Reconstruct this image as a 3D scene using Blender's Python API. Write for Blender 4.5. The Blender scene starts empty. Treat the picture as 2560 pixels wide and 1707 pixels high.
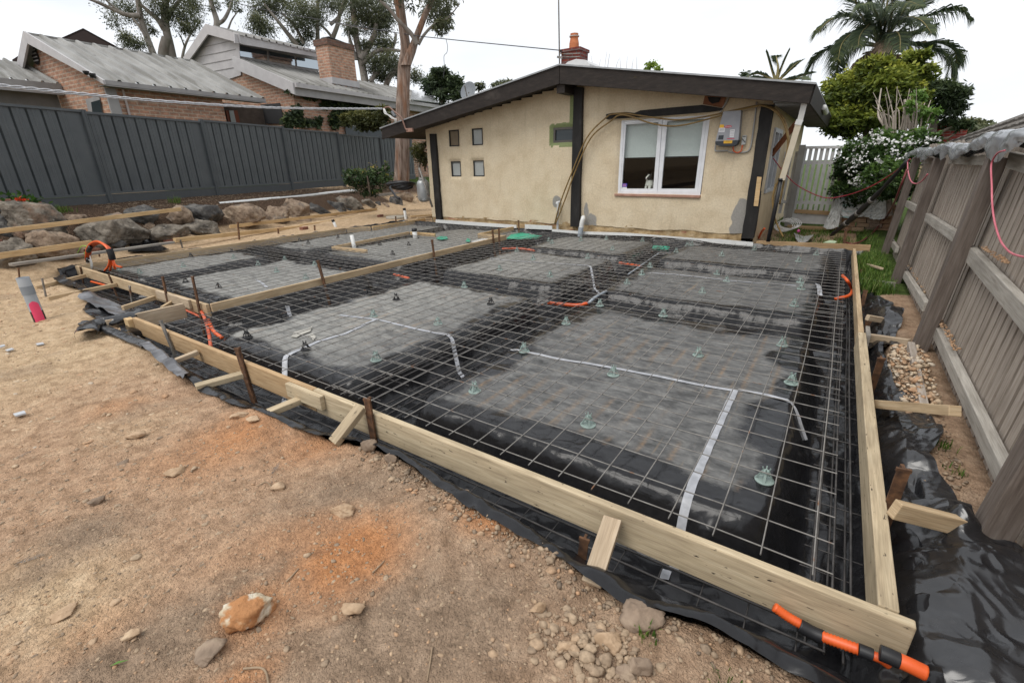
import bpy, math, random
import numpy as np
from mathutils import Vector
scene = bpy.context.scene
# ------------------------------------------------------------------ camera
FPX = 1166.0
RM = np.array([[0.8288685329442421, 0.5591525287201263, -0.018038977809638628],
               [-0.18459932568965678, 0.30379774272608623, 0.9346817749744877],
               [-0.5281098787652551, 0.7713983284532208, -0.3550275690846059]])
CAM = np.array([1.008, -1.963, 1.62])
cd = bpy.data.cameras.new("camera"); cam = bpy.data.objects.new("camera", cd)
scene.collection.objects.link(cam)
cd.sensor_width = 36.0; cd.lens = FPX / 2560 * 36.0; cd.clip_start = 0.05; cd.clip_end = 2000
from mathutils import Matrix
m4 = Matrix.Identity(4)
for i in range(3):
    m4[i][0] = RM[0][i]; m4[i][1] = RM[1][i]; m4[i][2] = -RM[2][i]; m4[i][3] = CAM[i]
cam.matrix_world = m4
scene.camera = cam
# ------------------------------------------------------------------ world, sun, exposure
SUN_EL, SUN_AZ = math.radians(58), math.radians(200)
w = bpy.data.worlds.new("World"); scene.world = w; w.use_nodes = True
nt = w.node_tree; nt.nodes.clear()
out = nt.nodes.new('ShaderNodeOutputWorld'); bg = nt.nodes.new('ShaderNodeBackground')
sky = nt.nodes.new('ShaderNodeTexSky'); sky.sky_type = 'NISHITA'; sky.sun_disc = False
sky.sun_elevation = SUN_EL; sky.sun_rotation = SUN_AZ; sky.air_density = 1.0; sky.dust_density = 2.0
tc = nt.nodes.new('ShaderNodeTexCoord'); mp = nt.nodes.new('ShaderNodeMapping')
mp.inputs['Scale'].default_value = (1.0, 1.6, 5.0)
nz = nt.nodes.new('ShaderNodeTexNoise'); nz.inputs['Scale'].default_value = 1.7; nz.inputs['Detail'].default_value = 5
rp = nt.nodes.new('ShaderNodeValToRGB')
rp.color_ramp.elements[0].position = 0.34; rp.color_ramp.elements[0].color = (7.1, 7.4, 7.8, 1)
rp.color_ramp.elements[1].position = 0.62; rp.color_ramp.elements[1].color = (8.5, 8.6, 8.8, 1)
mx = nt.nodes.new('ShaderNodeMixRGB'); mx.inputs[0].default_value = 0.93
nt.links.new(tc.outputs['Generated'], mp.inputs[0]); nt.links.new(mp.outputs[0], nz.inputs['Vector'])
nt.links.new(nz.outputs[0], rp.inputs[0]); nt.links.new(sky.outputs[0], mx.inputs[1]); nt.links.new(rp.outputs[0], mx.inputs[2])
nt.links.new(mx.outputs[0], bg.inputs[0]); bg.inputs[1].default_value = 0.1
nt.links.new(bg.outputs[0], out.inputs[0])
sl = bpy.data.lights.new("sun", 'SUN'); sl.energy = 1.5; sl.angle = math.radians(35); sl.color = (1, .965, .91)
so = bpy.data.objects.new("sun", sl); scene.collection.objects.link(so)
_d = Vector((math.sin(SUN_AZ) * math.cos(SUN_EL), math.cos(SUN_AZ) * math.cos(SUN_EL), math.sin(SUN_EL)))
so.rotation_euler = _d.to_track_quat('Z', 'Y').to_euler()
vs = scene.view_settings
vs.view_transform = 'Standard'; vs.look = 'None'; vs.exposure = 0.46; vs.gamma = 1.0
try: vs.use_curve_mapping = False
except Exception: pass
try:
    scene.cycles.max_bounces = 6; scene.cycles.transparent_max_bounces = 8; scene.cycles.use_denoising = True
except Exception: pass
# ------------------------------------------------------------------ where a measured sight line meets a plane
def ray(px, py): return RM.T @ np.array([(px - 1280) / FPX, -(py - 853.5) / FPX, 1.0])
def az(px, py, z):
    d = ray(px, py); return CAM + d * (z - CAM[2]) / d[2]
def ay(px, py, y):
    d = ray(px, py); return CAM + d * (y - CAM[1]) / d[1]
def ax(px, py, x):
    d = ray(px, py); return CAM + d * (x - CAM[0]) / d[0]
def ap(px, py, P, n):
    d = ray(px, py); n = np.asarray(n, float); return CAM + d * ((np.asarray(P, float) - CAM) @ n) / (d @ n)
def ad(px, py, t):           # at horizontal distance t from the camera
    d = ray(px, py); return CAM + d * t / math.hypot(d[0], d[1])
V = lambda *a: np.array(a, float)
def pxm(c): return float((np.asarray(c, float) - CAM) @ RM[2]) / FPX       # metres per pixel at a point
rng = np.random.default_rng(11); R = random.Random(5)
# ------------------------------------------------------------------ noise
def _hash(i, j, s):
    h = np.sin(i * 127.1 + j * 311.7 + s * 74.7) * 43758.5453
    return h - np.floor(h)
def vnoise(x, y, s=0):
    x = np.asarray(x, float); y = np.asarray(y, float)
    i = np.floor(x); j = np.floor(y); fx = x - i; fy = y - j
    fx = fx * fx * (3 - 2 * fx); fy = fy * fy * (3 - 2 * fy)
    a = _hash(i, j, s); b = _hash(i + 1, j, s); c = _hash(i, j + 1, s); d = _hash(i + 1, j + 1, s)
    return (a + (b - a) * fx) * (1 - fy) + (c + (d - c) * fx) * fy
def fbm(x, y, o=4, s=0, g=0.5):
    r = 0; a = 1; t = 0
    for k in range(o):
        r = r + a * vnoise(x * 2 ** k, y * 2 ** k, s + k * 3.3); t += a; a *= g
    return r / t * 2 - 1
def crumple(x, y, s=0, n=7, f=1.0):
    wx = x + .35 * fbm(x * .9 * f, y * .9 * f, 2, s + 50) / f; wy = y + .35 * fbm(x * .9 * f, y * .9 * f, 2, s + 77) / f
    r = np.zeros_like(np.asarray(x, float)); rr = random.Random(int(s * 13 + 7)); t = 0
    for k in range(n):
        an = rr.uniform(0, math.pi); fr = f * rr.uniform(.7, 2.6); ph = rr.random(); a = 1 / fr
        u = (wx * math.cos(an) + wy * math.sin(an)) * fr + ph
        r = r + a * (1 - 2 * np.abs(2 * (u - np.floor(u)) - 1)); t += a
    return r / t
def ridged(x, y, s=0, f=1.0, o=4, g=.5):
    r = 0; a = 1; t = 0; rr = random.Random(int(s * 7 + 3)); x = np.asarray(x, float); y = np.asarray(y, float)
    wx = x + .22 * fbm(x * f * .8 + 5, y * f * .8, 2, s + 40) / f; wy = y + .22 * fbm(x * f * .8, y * f * .8 + 9, 2, s + 41) / f
    for k in range(o):
        an = rr.uniform(0, 3.14); c, q = math.cos(an), math.sin(an); fr = f * (2.1 ** k)
        u = (wx * c + wy * q) * fr * 1.25 + rr.uniform(0, 50); w_ = (-wx * q + wy * c) * fr * .62 + rr.uniform(0, 50)
        n_ = vnoise(u, w_, s + k * 5.1); r = r + a * (1 - np.abs(2 * n_ - 1) * 2); t += a; a *= g
    return r / t
def sstep(a, b, x):
    t = np.clip((x - a) / (b - a), 0, 1); return t * t * (3 - 2 * t)
# ------------------------------------------------------------------ materials
def nodemat(name):
    m = bpy.data.materials.new(name); m.use_nodes = True
    n = m.node_tree; return m, n, n.nodes['Principled BSDF']
def N(n, t, **k):
    q = n.nodes.new(t)
    for a, b in k.items():
        if a.startswith('_'): setattr(q, a[1:], b)
        else: q.inputs[a.replace('_', ' ')].default_value = b
    return q
def coords(n, coord, sc):
    tc = n.nodes.new('ShaderNodeTexCoord'); mp = n.nodes.new('ShaderNodeMapping')
    mp.inputs['Scale'].default_value = sc if isinstance(sc, tuple) else (sc,) * 3
    n.links.new(tc.outputs[coord], mp.inputs[0]); return mp.outputs[0]
def ramp(n, fac, stops):
    r = n.nodes.new('ShaderNodeValToRGB'); e = r.color_ramp.elements
    while len(e) < len(stops): e.new(0.5)
    for k, (p, c) in enumerate(stops):
        e[k].position = p; e[k].color = (*c, 1) if len(c) == 3 else c
    n.links.new(fac, r.inputs[0]); return r.outputs[0]
def mixc(n, f, a, b, mode='MIX'):
    x = n.nodes.new('ShaderNodeMixRGB'); x.blend_type = mode
    for i, v in enumerate((f, a, b)):
        if isinstance(v, (int, float)): x.inputs[i].default_value = v
        elif isinstance(v, tuple): x.inputs[i].default_value = (*v, 1)
        else: n.links.new(v, x.inputs[i])
    return x.outputs[0]
def noise(n, vec, sc, det=5, ro=.55, dist=0):
    t = n.nodes.new('ShaderNodeTexNoise'); t.inputs['Scale'].default_value = sc; t.inputs['Detail'].default_value = det
    t.inputs['Roughness'].default_value = ro; t.inputs['Distortion'].default_value = dist
    n.links.new(vec, t.inputs['Vector']); return t.outputs[0]
def bump(n, b, h, st, di=.01):
    x = n.nodes.new('ShaderNodeBump'); x.inputs['Strength'].default_value = st; x.inputs['Distance'].default_value = di
    n.links.new(h, x.inputs['Height']); n.links.new(x.outputs[0], b.inputs['Normal'])
def mk(name, stops, sc=4, rough=.8, coord='Object', cs=1.0, layers=(), bp=None, metal=0, spec=.35, det=6, rr=None, trans=0, coat=0):
    """layers: (scale, lo, hi, colour, mapping scale)"""
    m, n, b = nodemat(name)
    v = coords(n, coord, cs)
    f = noise(n, v, sc, det); c = ramp(n, f, stops)
    for (ls, lo, hi, col, lm) in layers:
        lv = coords(n, coord, lm); lf = noise(n, lv, ls, 4)
        msk = ramp(n, lf, [(lo, (0, 0, 0)), (hi, (1, 1, 1))]); c = mixc(n, msk, c, col)
    n.links.new(c, b.inputs['Base Color'])
    b.inputs['Roughness'].default_value = rough; b.inputs['Metallic'].default_value = metal
    b.inputs['Specular IOR Level'].default_value = spec
    if rr:
        q = ramp(n, noise(n, v, rr[0], 4), [(.3, (rr[1],) * 3), (.7, (rr[2],) * 3)]); n.links.new(q, b.inputs['Roughness'])
    if bp: bump(n, b, noise(n, coords(n, coord, bp[3] if len(bp) > 3 else cs), bp[0], 6), bp[1], bp[2])
    return m
def flat(name, c, rough=.6, metal=0, spec=.4):
    k = .88
    return mk(name, [(.3, tuple(x * k for x in c)), (.7, c)], 9, rough, metal=metal, spec=spec)
def mkwood(name, a, b_, c, spots=(.06, .045, .03), rough=.75, sp=.72, sp2=.78):
    m, n, b = nodemat(name)
    v = coords(n, 'UV', (1.0, 14, 1)); g = noise(n, v, 3.0, 6, .6, .4)
    col = ramp(n, g, [(.25, a), (.5, b_), (.75, c)])
    v2 = coords(n, 'UV', (2.2, 60, 1)); g2 = noise(n, v2, 3, 4)
    col = mixc(n, ramp(n, g2, [(.3, (.75,) * 3), (.65, (1.06,) * 3)]), 0.0, col, 'MIX') if False else mixc(n, 1.0, col, ramp(n, g2, [(.3, (.78,) * 3), (.62, (1.05,) * 3)]), 'MULTIPLY')
    v3 = coords(n, 'UV', (9, 26, 1)); g3 = noise(n, v3, 1.6, 3)
    col = mixc(n, ramp(n, g3, [(sp, (0, 0, 0)), (sp2, (1, 1, 1))]), col, spots)
    v4 = coords(n, 'UV', (1.1, 2.5, 1)); g4 = noise(n, v4, 1.3, 3)
    col = mixc(n, ramp(n, g4, [(.46, (0, 0, 0)), (.72, (.6,) * 3)]), col, tuple(x * .66 for x in a))
    n.links.new(col, b.inputs['Base Color']); b.inputs['Roughness'].default_value = rough; b.inputs['Specular IOR Level'].default_value = .25
    bump(n, b, g2, .35, .004)
    return m
def mkbrick(name, c1, c2, mortar, bw=.24, bh=.086, ms=.011, extra=None):
    m, n, b = nodemat(name)
    v = coords(n, 'UV', 1.0)
    t = n.nodes.new('ShaderNodeTexBrick'); t.offset = .5
    t.inputs['Color1'].default_value = (*c1, 1); t.inputs['Color2'].default_value = (*c2, 1); t.inputs['Mortar'].default_value = (*mortar, 1)
    t.inputs['Scale'].default_value = 1; t.inputs['Mortar Size'].default_value = ms; t.inputs['Brick Width'].default_value = bw
    t.inputs['Row Height'].default_value = bh; t.inputs['Bias'].default_value = -.1; t.inputs['Mortar Smooth'].default_value = .2
    n.links.new(v, t.inputs['Vector'])
    g = noise(n, coords(n, 'UV', (4.2, 11.6, 1)), 1.0, 2); c = mixc(n, 1.0, t.outputs[0], ramp(n, g, [(.3, (.62, .66, .7)), (.65, (1.12,) * 3)]), 'MULTIPLY')
    g2 = noise(n, v, 18, 5); c = mixc(n, 1.0, c, ramp(n, g2, [(.3, (.82,) * 3), (.7, (1.08,) * 3)]), 'MULTIPLY')
    n.links.new(c, b.inputs['Base Color']); b.inputs['Roughness'].default_value = .9; b.inputs['Specular IOR Level'].default_value = .2
    bump(n, b, t.outputs['Fac'], -.5, .006)
    return m
# ------------------------------------------------------------------ mesh builder
class MB:
    def __init__(s): s.v = []; s.f = []; s.uv = []; s.mi = []
    def add(s, vs, fs, uvs=None, mi=0):
        o = len(s.v); s.v.extend([tuple(map(float, p)) for p in vs])
        for k, f in enumerate(fs):
            s.f.append(tuple(i + o for i in f)); s.uv.append(uvs[k] if uvs else None); s.mi.append(mi)
    def bar(s, p, q, w, h, up=(0, 0, 1), mi=0, q_w=None, q_h=None):
        """box from p to q, w across, h along up (centred)"""
        p = V(*p); q = V(*q); d = q - p; L = np.linalg.norm(d); d = d / L
        u = V(*up); u = u - d * (u @ d); u /= np.linalg.norm(u); r = np.cross(d, u)
        w2 = w if q_w is None else q_w; h2 = h if q_h is None else q_h
        vs = [p + r * a * w / 2 + u * b * h / 2 for a, b in ((-1, -1), (1, -1), (1, 1), (-1, 1))] + \
             [q + r * a * w2 / 2 + u * b * h2 / 2 for a, b in ((-1, -1), (1, -1), (1, 1), (-1, 1))]
        fs = [(0, 1, 2, 3), (7, 6, 5, 4), (0, 4, 5, 1), (1, 5, 6, 2), (2, 6, 7, 3), (3, 7, 4, 0)]
        o = R.uniform(0, 40); ov = R.uniform(0, 9)
        e = [(o, ov), (o + w, ov), (o + w, ov + h), (o, ov + h)]
        def sd(v0, wd): return [(o, v0), (o + L, v0), (o + L, v0 + wd), (o, v0 + wd)]
        s.add(vs, fs, [e, e, sd(ov, w), sd(ov + w, h), sd(ov + w + h, w), sd(ov + 2 * w + h, h)], mi)
    def box(s, c, sz, rz=0, mi=0):
        c = V(*c); ca, sa = math.cos(rz), math.sin(rz)
        vs = []
        for z in (-1, 1):
            for a, b in ((-1, -1), (1, -1), (1, 1), (-1, 1)):
                x, y = a * sz[0] / 2, b * sz[1] / 2
                vs.append(c + V(x * ca - y * sa, x * sa + y * ca, z * sz[2] / 2))
        s.add(vs, [(3, 2, 1, 0), (4, 5, 6, 7), (0, 1, 5, 4), (1, 2, 6, 5), (2, 3, 7, 6), (3, 0, 4, 7)], None, mi)
    def tube(s, pts, r, n=8, caps=True, mi=0):
        pts = [V(*p) for p in pts]; k = len(pts); rs = r if hasattr(r, '__len__') else [r] * k
        vs = []; fs = []; pu = None
        for i in range(k):
            d = pts[min(i + 1, k - 1)] - pts[max(i - 1, 0)]; d = d / (np.linalg.norm(d) + 1e-9)
            if pu is None:
                a = V(0, 0, 1) if abs(d[2]) < .9 else V(1, 0, 0); pu = np.cross(d, a)
            pu = pu - d * (pu @ d); pu /= np.linalg.norm(pu) + 1e-9; pv = np.cross(d, pu)
            for j in range(n):
                t = 2 * math.pi * j / n; vs.append(pts[i] + rs[i] * (math.cos(t) * pu + math.sin(t) * pv))
        for i in range(k - 1):
            for j in range(n):
                j2 = (j + 1) % n; fs.append((i * n + j, i * n + j2, (i + 1) * n + j2, (i + 1) * n + j))
        if caps: fs.append(tuple(range(n - 1, -1, -1))); fs.append(tuple((k - 1) * n + j for j in range(n)))
        s.add(vs, fs, None, mi)
    def poly(s, pts, mi=0): s.add(pts, [tuple(range(len(pts)))], None, mi)
    def prism(s, pts, off, mi=0):
        pts = [V(*p) for p in pts]; off = V(*off); n = len(pts)
        fs = [tuple(range(n - 1, -1, -1)), tuple(range(n, 2 * n))] + [(i, (i + 1) % n, n + (i + 1) % n, n + i) for i in range(n)]
        s.add(pts + [p + off for p in pts], fs, None, mi)
    def lathe(s, c, prof, n=16, mi=0, axis=None):
        c = V(*c); vs = []; fs = []; k = len(prof)
        for r_, z in prof:
            for j in range(n):
                t = 2 * math.pi * j / n; vs.append(c + V(r_ * math.cos(t), r_ * math.sin(t), z))
        for i in range(k - 1):
            for j in range(n):
                j2 = (j + 1) % n; fs.append((i * n + j, i * n + j2, (i + 1) * n + j2, (i + 1) * n + j))
        fs.append(tuple(range(n - 1, -1, -1))); fs.append(tuple((k - 1) * n + j for j in range(n)))
        s.add(vs, fs, None, mi)
    def build(s, name, mat, parent=None, smooth=False, bevel=0, auto=False):
        me = bpy.data.meshes.new(name); me.from_pydata(s.v, [], s.f)
        mats = mat if isinstance(mat, (list, tuple)) else [mat]
        for q in mats: me.materials.append(q)
        me.polygons.foreach_set('material_index', s.mi)
        uvl = me.uv_layers.new(name='UVMap'); A = np.array(s.v); arr = []
        for k, f in enumerate(s.f):
            if s.uv[k] is not None: arr.extend(s.uv[k]); continue
            P = A[list(f)]
            nn = np.zeros(3)
            for i in range(1, len(P) - 1): nn += np.cross(P[i] - P[0], P[i + 1] - P[0])
            nn /= np.linalg.norm(nn) + 1e-12
            if abs(nn[2]) > .9: arr.extend([(p[0], p[1]) for p in P])
            else:
                t = np.array([-nn[1], nn[0], 0]); t /= np.linalg.norm(t) + 1e-12; vv = np.cross(nn, t)
                arr.extend([(p @ t, p @ vv) for p in P])
        uvl.data.foreach_set('uv', np.array(arr, float).ravel())
        if smooth: me.polygons.foreach_set('use_smooth', [True] * len(me.polygons))
        me.update()
        o = bpy.data.objects.new(name, me); scene.collection.objects.link(o)
        if parent: o.parent = parent
        if bevel:
            bv = o.modifiers.new('soft_edges', 'BEVEL'); bv.width = bevel; bv.segments = 2; bv.limit_method = 'ANGLE'
        return o
def npmesh(name, vs, fs, mat, parent=None, smooth=True, uv=None, attr=None):
    me = bpy.data.meshes.new(name); vs = np.asarray(vs, np.float32); fs = np.asarray(fs, np.int32)
    k = fs.shape[1]
    me.vertices.add(len(vs)); me.vertices.foreach_set('co', vs.ravel())
    me.loops.add(fs.size); me.loops.foreach_set('vertex_index', fs.ravel())
    me.polygons.add(len(fs)); me.polygons.foreach_set('loop_start', np.arange(0, fs.size, k, dtype=np.int32))
    me.polygons.foreach_set('loop_total', np.full(len(fs), k, np.int32))
    for q in (mat if isinstance(mat, (list, tuple)) else [mat]): me.materials.append(q)
    if smooth: me.polygons.foreach_set('use_smooth', np.ones(len(fs), bool))
    if uv is not None:
        l = me.uv_layers.new(name='UVMap'); l.data.foreach_set('uv', np.asarray(uv, np.float32)[fs.ravel()].ravel())
    if attr:
        for an, av in attr.items():
            a = me.attributes.new(an, 'FLOAT', 'POINT'); a.data.foreach_set('value', np.asarray(av, np.float32))
    me.update(calc_edges=True); me.validate()
    o = bpy.data.objects.new(name, me); scene.collection.objects.link(o)
    if parent: o.parent = parent
    return o
def gridmesh(name, X, Y, Z, mat, parent=None, attr=None, keep=None, smooth=True):
    ny, nx = X.shape; idx = np.arange(nx * ny).reshape(ny, nx)
    fs = np.stack([idx[:-1, :-1], idx[:-1, 1:], idx[1:, 1:], idx[1:, :-1]], -1).reshape(-1, 4)
    if keep is not None: fs = fs[keep[:-1, :-1].ravel() & keep[1:, 1:].ravel() & keep[1:, :-1].ravel() & keep[:-1, 1:].ravel()]
    vs = np.stack([X, Y, Z], -1).reshape(-1, 3)
    used = np.unique(fs); re = np.full(len(vs), -1); re[used] = np.arange(len(used))
    if attr: attr = {k: np.asarray(a).ravel()[used] for k, a in attr.items()}
    return npmesh(name, vs[used], re[fs], mat, parent, smooth, attr=attr)
def tag(o, label=None, cat=None, group=None, kind=None):
    if label: o['label'] = label
    if cat: o['category'] = cat
    if group: o['group'] = group
    if kind: o['kind'] = kind
    return o
def thing(name, label, cat, loc=(0, 0, 0), group=None):
    o = bpy.data.objects.new(name, None); o.empty_display_size = .2; o.location = [float(t) for t in loc]
    scene.collection.objects.link(o)
    return tag(o, label, cat, group)
def hold(o, kids):
    """parent parts whose meshes are in world coordinates under an Empty standing at the thing's base"""
    for k in kids if isinstance(kids, (list, tuple)) else [kids]:
        k.parent = o; k.matrix_parent_inverse = Matrix.Translation(-Vector(o.location))
    return o
def clone(o, parent=None, loc=None):
    c = o.copy(); scene.collection.objects.link(c)
    if parent is not None: c.parent = parent
    if loc is not None: c.location = loc
    for ch in list(o.children): clone(ch, c)
    return c
_ico = {}
def ico(sub):
    if sub not in _ico:
        import bmesh
        b = bmesh.new(); bmesh.ops.create_icosphere(b, subdivisions=sub, radius=1)
        _ico[sub] = (np.array([v.co[:] for v in b.verts]), np.array([[v.index for v in f.verts] for f in b.faces])); b.free()
    return _ico[sub]
def n3(P, s, f):
    return fbm(P[:, 0] * f + P[:, 2] * f * .7, P[:, 1] * f - P[:, 2] * f * .6, 3, s)
def rockshape(sub, seed, facets=9, rough=.12, fl=.55):
    P, F = ico(sub); P = P.copy(); rr = np.random.default_rng(seed)
    r = np.ones(len(P))
    for k in range(facets):
        d = rr.normal(size=3); d /= np.linalg.norm(d); h = rr.uniform(fl, fl + .36)
        c = P @ d; r = np.minimum(r, np.where(c > 1e-3, h / np.maximum(c, 1e-3), 9))
    r = r * (1 + rough * n3(P + seed, seed, 1.6) + rough * .35 * n3(P + seed, seed + 9, 5))
    r = r * (1 + .05 * n3(P * 1.0 + seed, seed + 4, 11) * rough / .12)
    return P * r[:, None], F
def text(body, loc, size, mat, parent, rot, name='lettering', ext=.0008, align='CENTER', shear=0):
    c = bpy.data.curves.new(name, 'FONT'); c.body = body; c.size = size; c.extrude = ext; c.align_x = align; c.align_y = 'CENTER'; c.shear = shear
    fo = bpy.data.objects.new(name, c); me = bpy.data.meshes.new_from_object(fo); bpy.data.objects.remove(fo); bpy.data.curves.remove(c); me.materials.clear(); me.materials.append(mat)
    o = bpy.data.objects.new(name, me); scene.collection.objects.link(o)
    o.location = [float(t) for t in loc]; o.rotation_euler = rot
    if parent: hold(parent, o) if parent.type == 'EMPTY' else setattr(o, 'parent', parent)
    return o
# ================================================================== ground, pit and membrane
EX = [-14, -10.6, -9.5, -8.2, -7.5, -6.94, -6.2, -5.6, -4.94, -4.2, -3.4, -2.53, -1.86, -1.43, -.97, -.39, -.02, .2, .39, .65, .85, 1.12, 1.285, 1.8, 4]
EY = [.5, .45, .22, .16, -.02, -.22, -.27, -.24, -.33, -.42, -.49, -.49, -.41, -.37, -.31, -.37, -.40, -.41, -.49, -.5, -.47, -.46, -.45, -.5, -.5]
FA = V(-13.36, 2.26, .93); FD = V(-.273, .962, 0); FN = V(.962, .273, 0)     # line of the steel fence
def ye(x): return np.interp(x, EX, EY) + .035 * fbm(np.asarray(x) * 2.3, np.asarray(x) * 0 + 3, 3, 4)
def bank(x, y):
    t = (x - FA[0]) * FN[0] + (y - FA[1]) * FN[1]
    return np.interp(t, [-60, -6, -.3, 0, .75, 1.15, 1.7, 2.1, 3.0], [2.6, 1.5, .98, .93, .80, .58, .12, .03, -.02])
def ghs(x, y):
    x = np.asarray(x, float); y = np.asarray(y, float)
    z = -.10 + 0 * x
    z = np.where(x < -9.5, np.interp(x, [-10.6, -9.5], [-.03, -.10]), z)
    lb = bank(x, y); k = sstep(-10.2, -10.9, x); z = z * (1 - k) + np.maximum(lb, -.05) * k
    z = z + np.where(x > 1.5, sstep(1.5, 1.75, x) * .07, 0) + sstep(1.95, 2.6, x) * .12
    z = z + sstep(8.8, 10.5, y) * sstep(-9, -5, x) * .12
    return z
def gh(x, y, rough=True):
    x = np.asarray(x, float); y = np.asarray(y, float); z = ghs(x, y)
    if rough:
        fr = sstep(.6, -.2, y) * sstep(-12, -9, x)
        z = z + .028 * fbm(x * .9, y * .9, 3, 1) + (.032 * fbm(x * 3.6, y * 3.6, 5, 2, .55) + .016 * np.abs(fbm(x * 11, y * 11, 3, 6))) * (.35 + .65 * fr) + .007 * fr * fbm(x * 21, y * 21, 2, 16)
        z = z + .085 * sstep(.38, .0, np.abs(y - ye(x) + .17)) * (.6 * vnoise(x * 2.1, y * 2.1, 8) + .4 * vnoise(x * 6.3, y * 6.3, 18) - .38) * fr
    e = ye(x)
    pit = sstep(0, .09, y - e) * sstep(-10.62, -10.5, x) * sstep(1.66, 1.56, x) * sstep(8.84, 8.74, y)
    pit = np.where((x > 1.4) & (y > 5.75), pit * 0, pit)
    return z * (1 - pit) + (-.62) * pit
def spots(x, y, pts):
    r = np.zeros_like(x)
    for (px, py, rx, ry, a) in pts:
        c = az(px, py, -.08); ux = CAM[:2] - c[:2]; ux = ux / np.linalg.norm(ux)
        d1 = (x - c[0]) * ux[0] + (y - c[1]) * ux[1]; d2 = -(x - c[0]) * ux[1] + (y - c[1]) * ux[0]
        r = np.maximum(r, a * np.exp(-((d1 / ry) ** 2 + (d2 / rx) ** 2)))
    return r
xs = np.concatenate([np.linspace(-300, -40, 8), np.linspace(-36, -14.5, 14), np.arange(-14, -6, .11), np.arange(-6, -2.9, .05), np.arange(-2.9, 2.05, .022), np.arange(2.1, 4, .25), np.linspace(5, 40, 12), np.linspace(60, 300, 6)])
ys = np.concatenate([np.linspace(-200, -10, 6), np.linspace(-8, -2.4, 10), np.arange(-2.3, .15, .022), np.arange(.15, 9.2, .13), np.arange(9.3, 15, .3), np.linspace(16, 60, 16), np.linspace(80, 500, 8)])
GX, GY = np.meshgrid(xs, ys); GZ = gh(GX, GY)
org = spots(GX, GY, [(870, 1370, .34, .3, 1.1), (760, 1330, .4, .2, .7), (640, 1510, .22, .2, .8), (600, 1090, .5, .45, .8), (800, 1090, .5, .35, .7), (480, 1130, .5, .3, .6), (1240, 1290, .22, .16, 1.0), (1180, 1180, .18, .12, .9), (1130, 1120, .2, .1, .8), (290, 1010, .3, .3, .5), (600, 1690, .2, .1, .7), (620, 560, 1.2, .9, .8), (450, 590, .7, .7, .5), (1420, 1560, .15, .12, .35), (260, 1560, .3, .2, .35)])
sand = sstep(-2.2, -6.0, GX) * .95 + .35 * sstep(.2, .8, fbm(GX * 1.1, GY * 1.1, 3, 21)) * sstep(.5, -2, GX)
sand = np.maximum(sand, spots(GX, GY, [(130, 1480, .35, .5, .8), (330, 1060, .5, .5, .45)]))
grey = sstep(-1.4, .3, GX) * .5 + .45 * sstep(.15, .6, fbm(GX * 1.6, GY * 1.6, 3, 23)) + spots(GX, GY, [(900, 1200, .6, .3, .7), (400, 1600, .4, .2, .9), (230, 1330, .35, .3, .6), (1000, 1560, .5, .3, .6)])
bk = (GX - FA[0]) * FN[0] + (GY - FA[1]) * FN[1]
mulch = sstep(1.75, 1.35, bk) * sstep(-.5, .1, bk)
grass = np.clip(sstep(8.85, 9.4, GY) * sstep(-3, -.5, GX) * (.42 + .5 * sstep(11.5, 13, GY)) + sstep(5.2, 6.0, GY) * sstep(1.42, 1.5, GX) * 1.0 + sstep(2.3, 3.2, GX) + sstep(-.6, -1.5, bk) + sstep(14, 16, GY), 0, 1) * sstep(-4, -2.5, GY)
m, n, b = nodemat('soil')
def attr(n, a):
    q = n.nodes.new('ShaderNodeAttribute'); q.attribute_name = a; return q.outputs['Fac']
v = coords(n, 'Object', 1.0)
f1 = noise(n, v, 9, 8, .65); f2 = noise(n, v, 46, 6, .6); f3 = noise(n, v, 2.2, 5)
c = ramp(n, f1, [(.3, (.26, .165, .10)), (.5, (.43, .28, .18)), (.72, (.55, .385, .255))])
cs_ = ramp(n, f1, [(.3, (.36, .25, .15)), (.5, (.52, .375, .235)), (.72, (.64, .485, .32))])
cg = ramp(n, f1, [(.3, (.20, .14, .095)), (.55, (.315, .225, .155)), (.75, (.42, .305, .215))])
co = ramp(n, f1, [(.3, (.36, .165, .075)), (.55, (.48, .225, .10)), (.75, (.52, .30, .165))])
cm = ramp(n, f2, [(.35, (.035, .022, .015)), (.55, (.10, .065, .045)), (.7, (.26, .18, .11))])
cgr = ramp(n, f1, [(.3, (.03, .05, .012)), (.6, (.08, .12, .03)), (.8, (.14, .13, .06))])
def edge(n, a, nf, lo=.35, hi=.65, k=.7):
    ad_ = n.nodes.new('ShaderNodeMath'); ad_.operation = 'MULTIPLY_ADD'; ad_.inputs[1].default_value = k
    n.links.new(nf, ad_.inputs[0]); sb = n.nodes.new('ShaderNodeMath'); sb.operation = 'SUBTRACT'; sb.inputs[1].default_value = k / 2
    n.links.new(attr(n, a), ad_.inputs[2]); n.links.new(ad_.outputs[0], sb.inputs[0])
    return ramp(n, sb.outputs[0], [(lo, (0, 0, 0)), (hi, (1, 1, 1))])
mixn = mixc(n, .45, f3, f1)
c = mixc(n, edge(n, 'sand', mixn, .2, .8), c, cs_); c = mixc(n, edge(n, 'grey', mixn, .2, .8), c, cg)
c = mixc(n, edge(n, 'orange', mixn, .25, 1.0, 1.2), c, co); c = mixc(n, edge(n, 'mulch', f2, .4, .6), c, cm); c = mixc(n, edge(n, 'grass', mixn, .45, .6), c, cgr)
c = mixc(n, 1.0, c, ramp(n, f2, [(.3, (.72,) * 3), (.5, (.98,) * 3), (.68, (1.18,) * 3)]), 'MULTIPLY')
n.links.new(c, b.inputs['Base Color']); b.inputs['Roughness'].default_value = .95; b.inputs['Specular IOR Level'].default_value = .12
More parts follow.
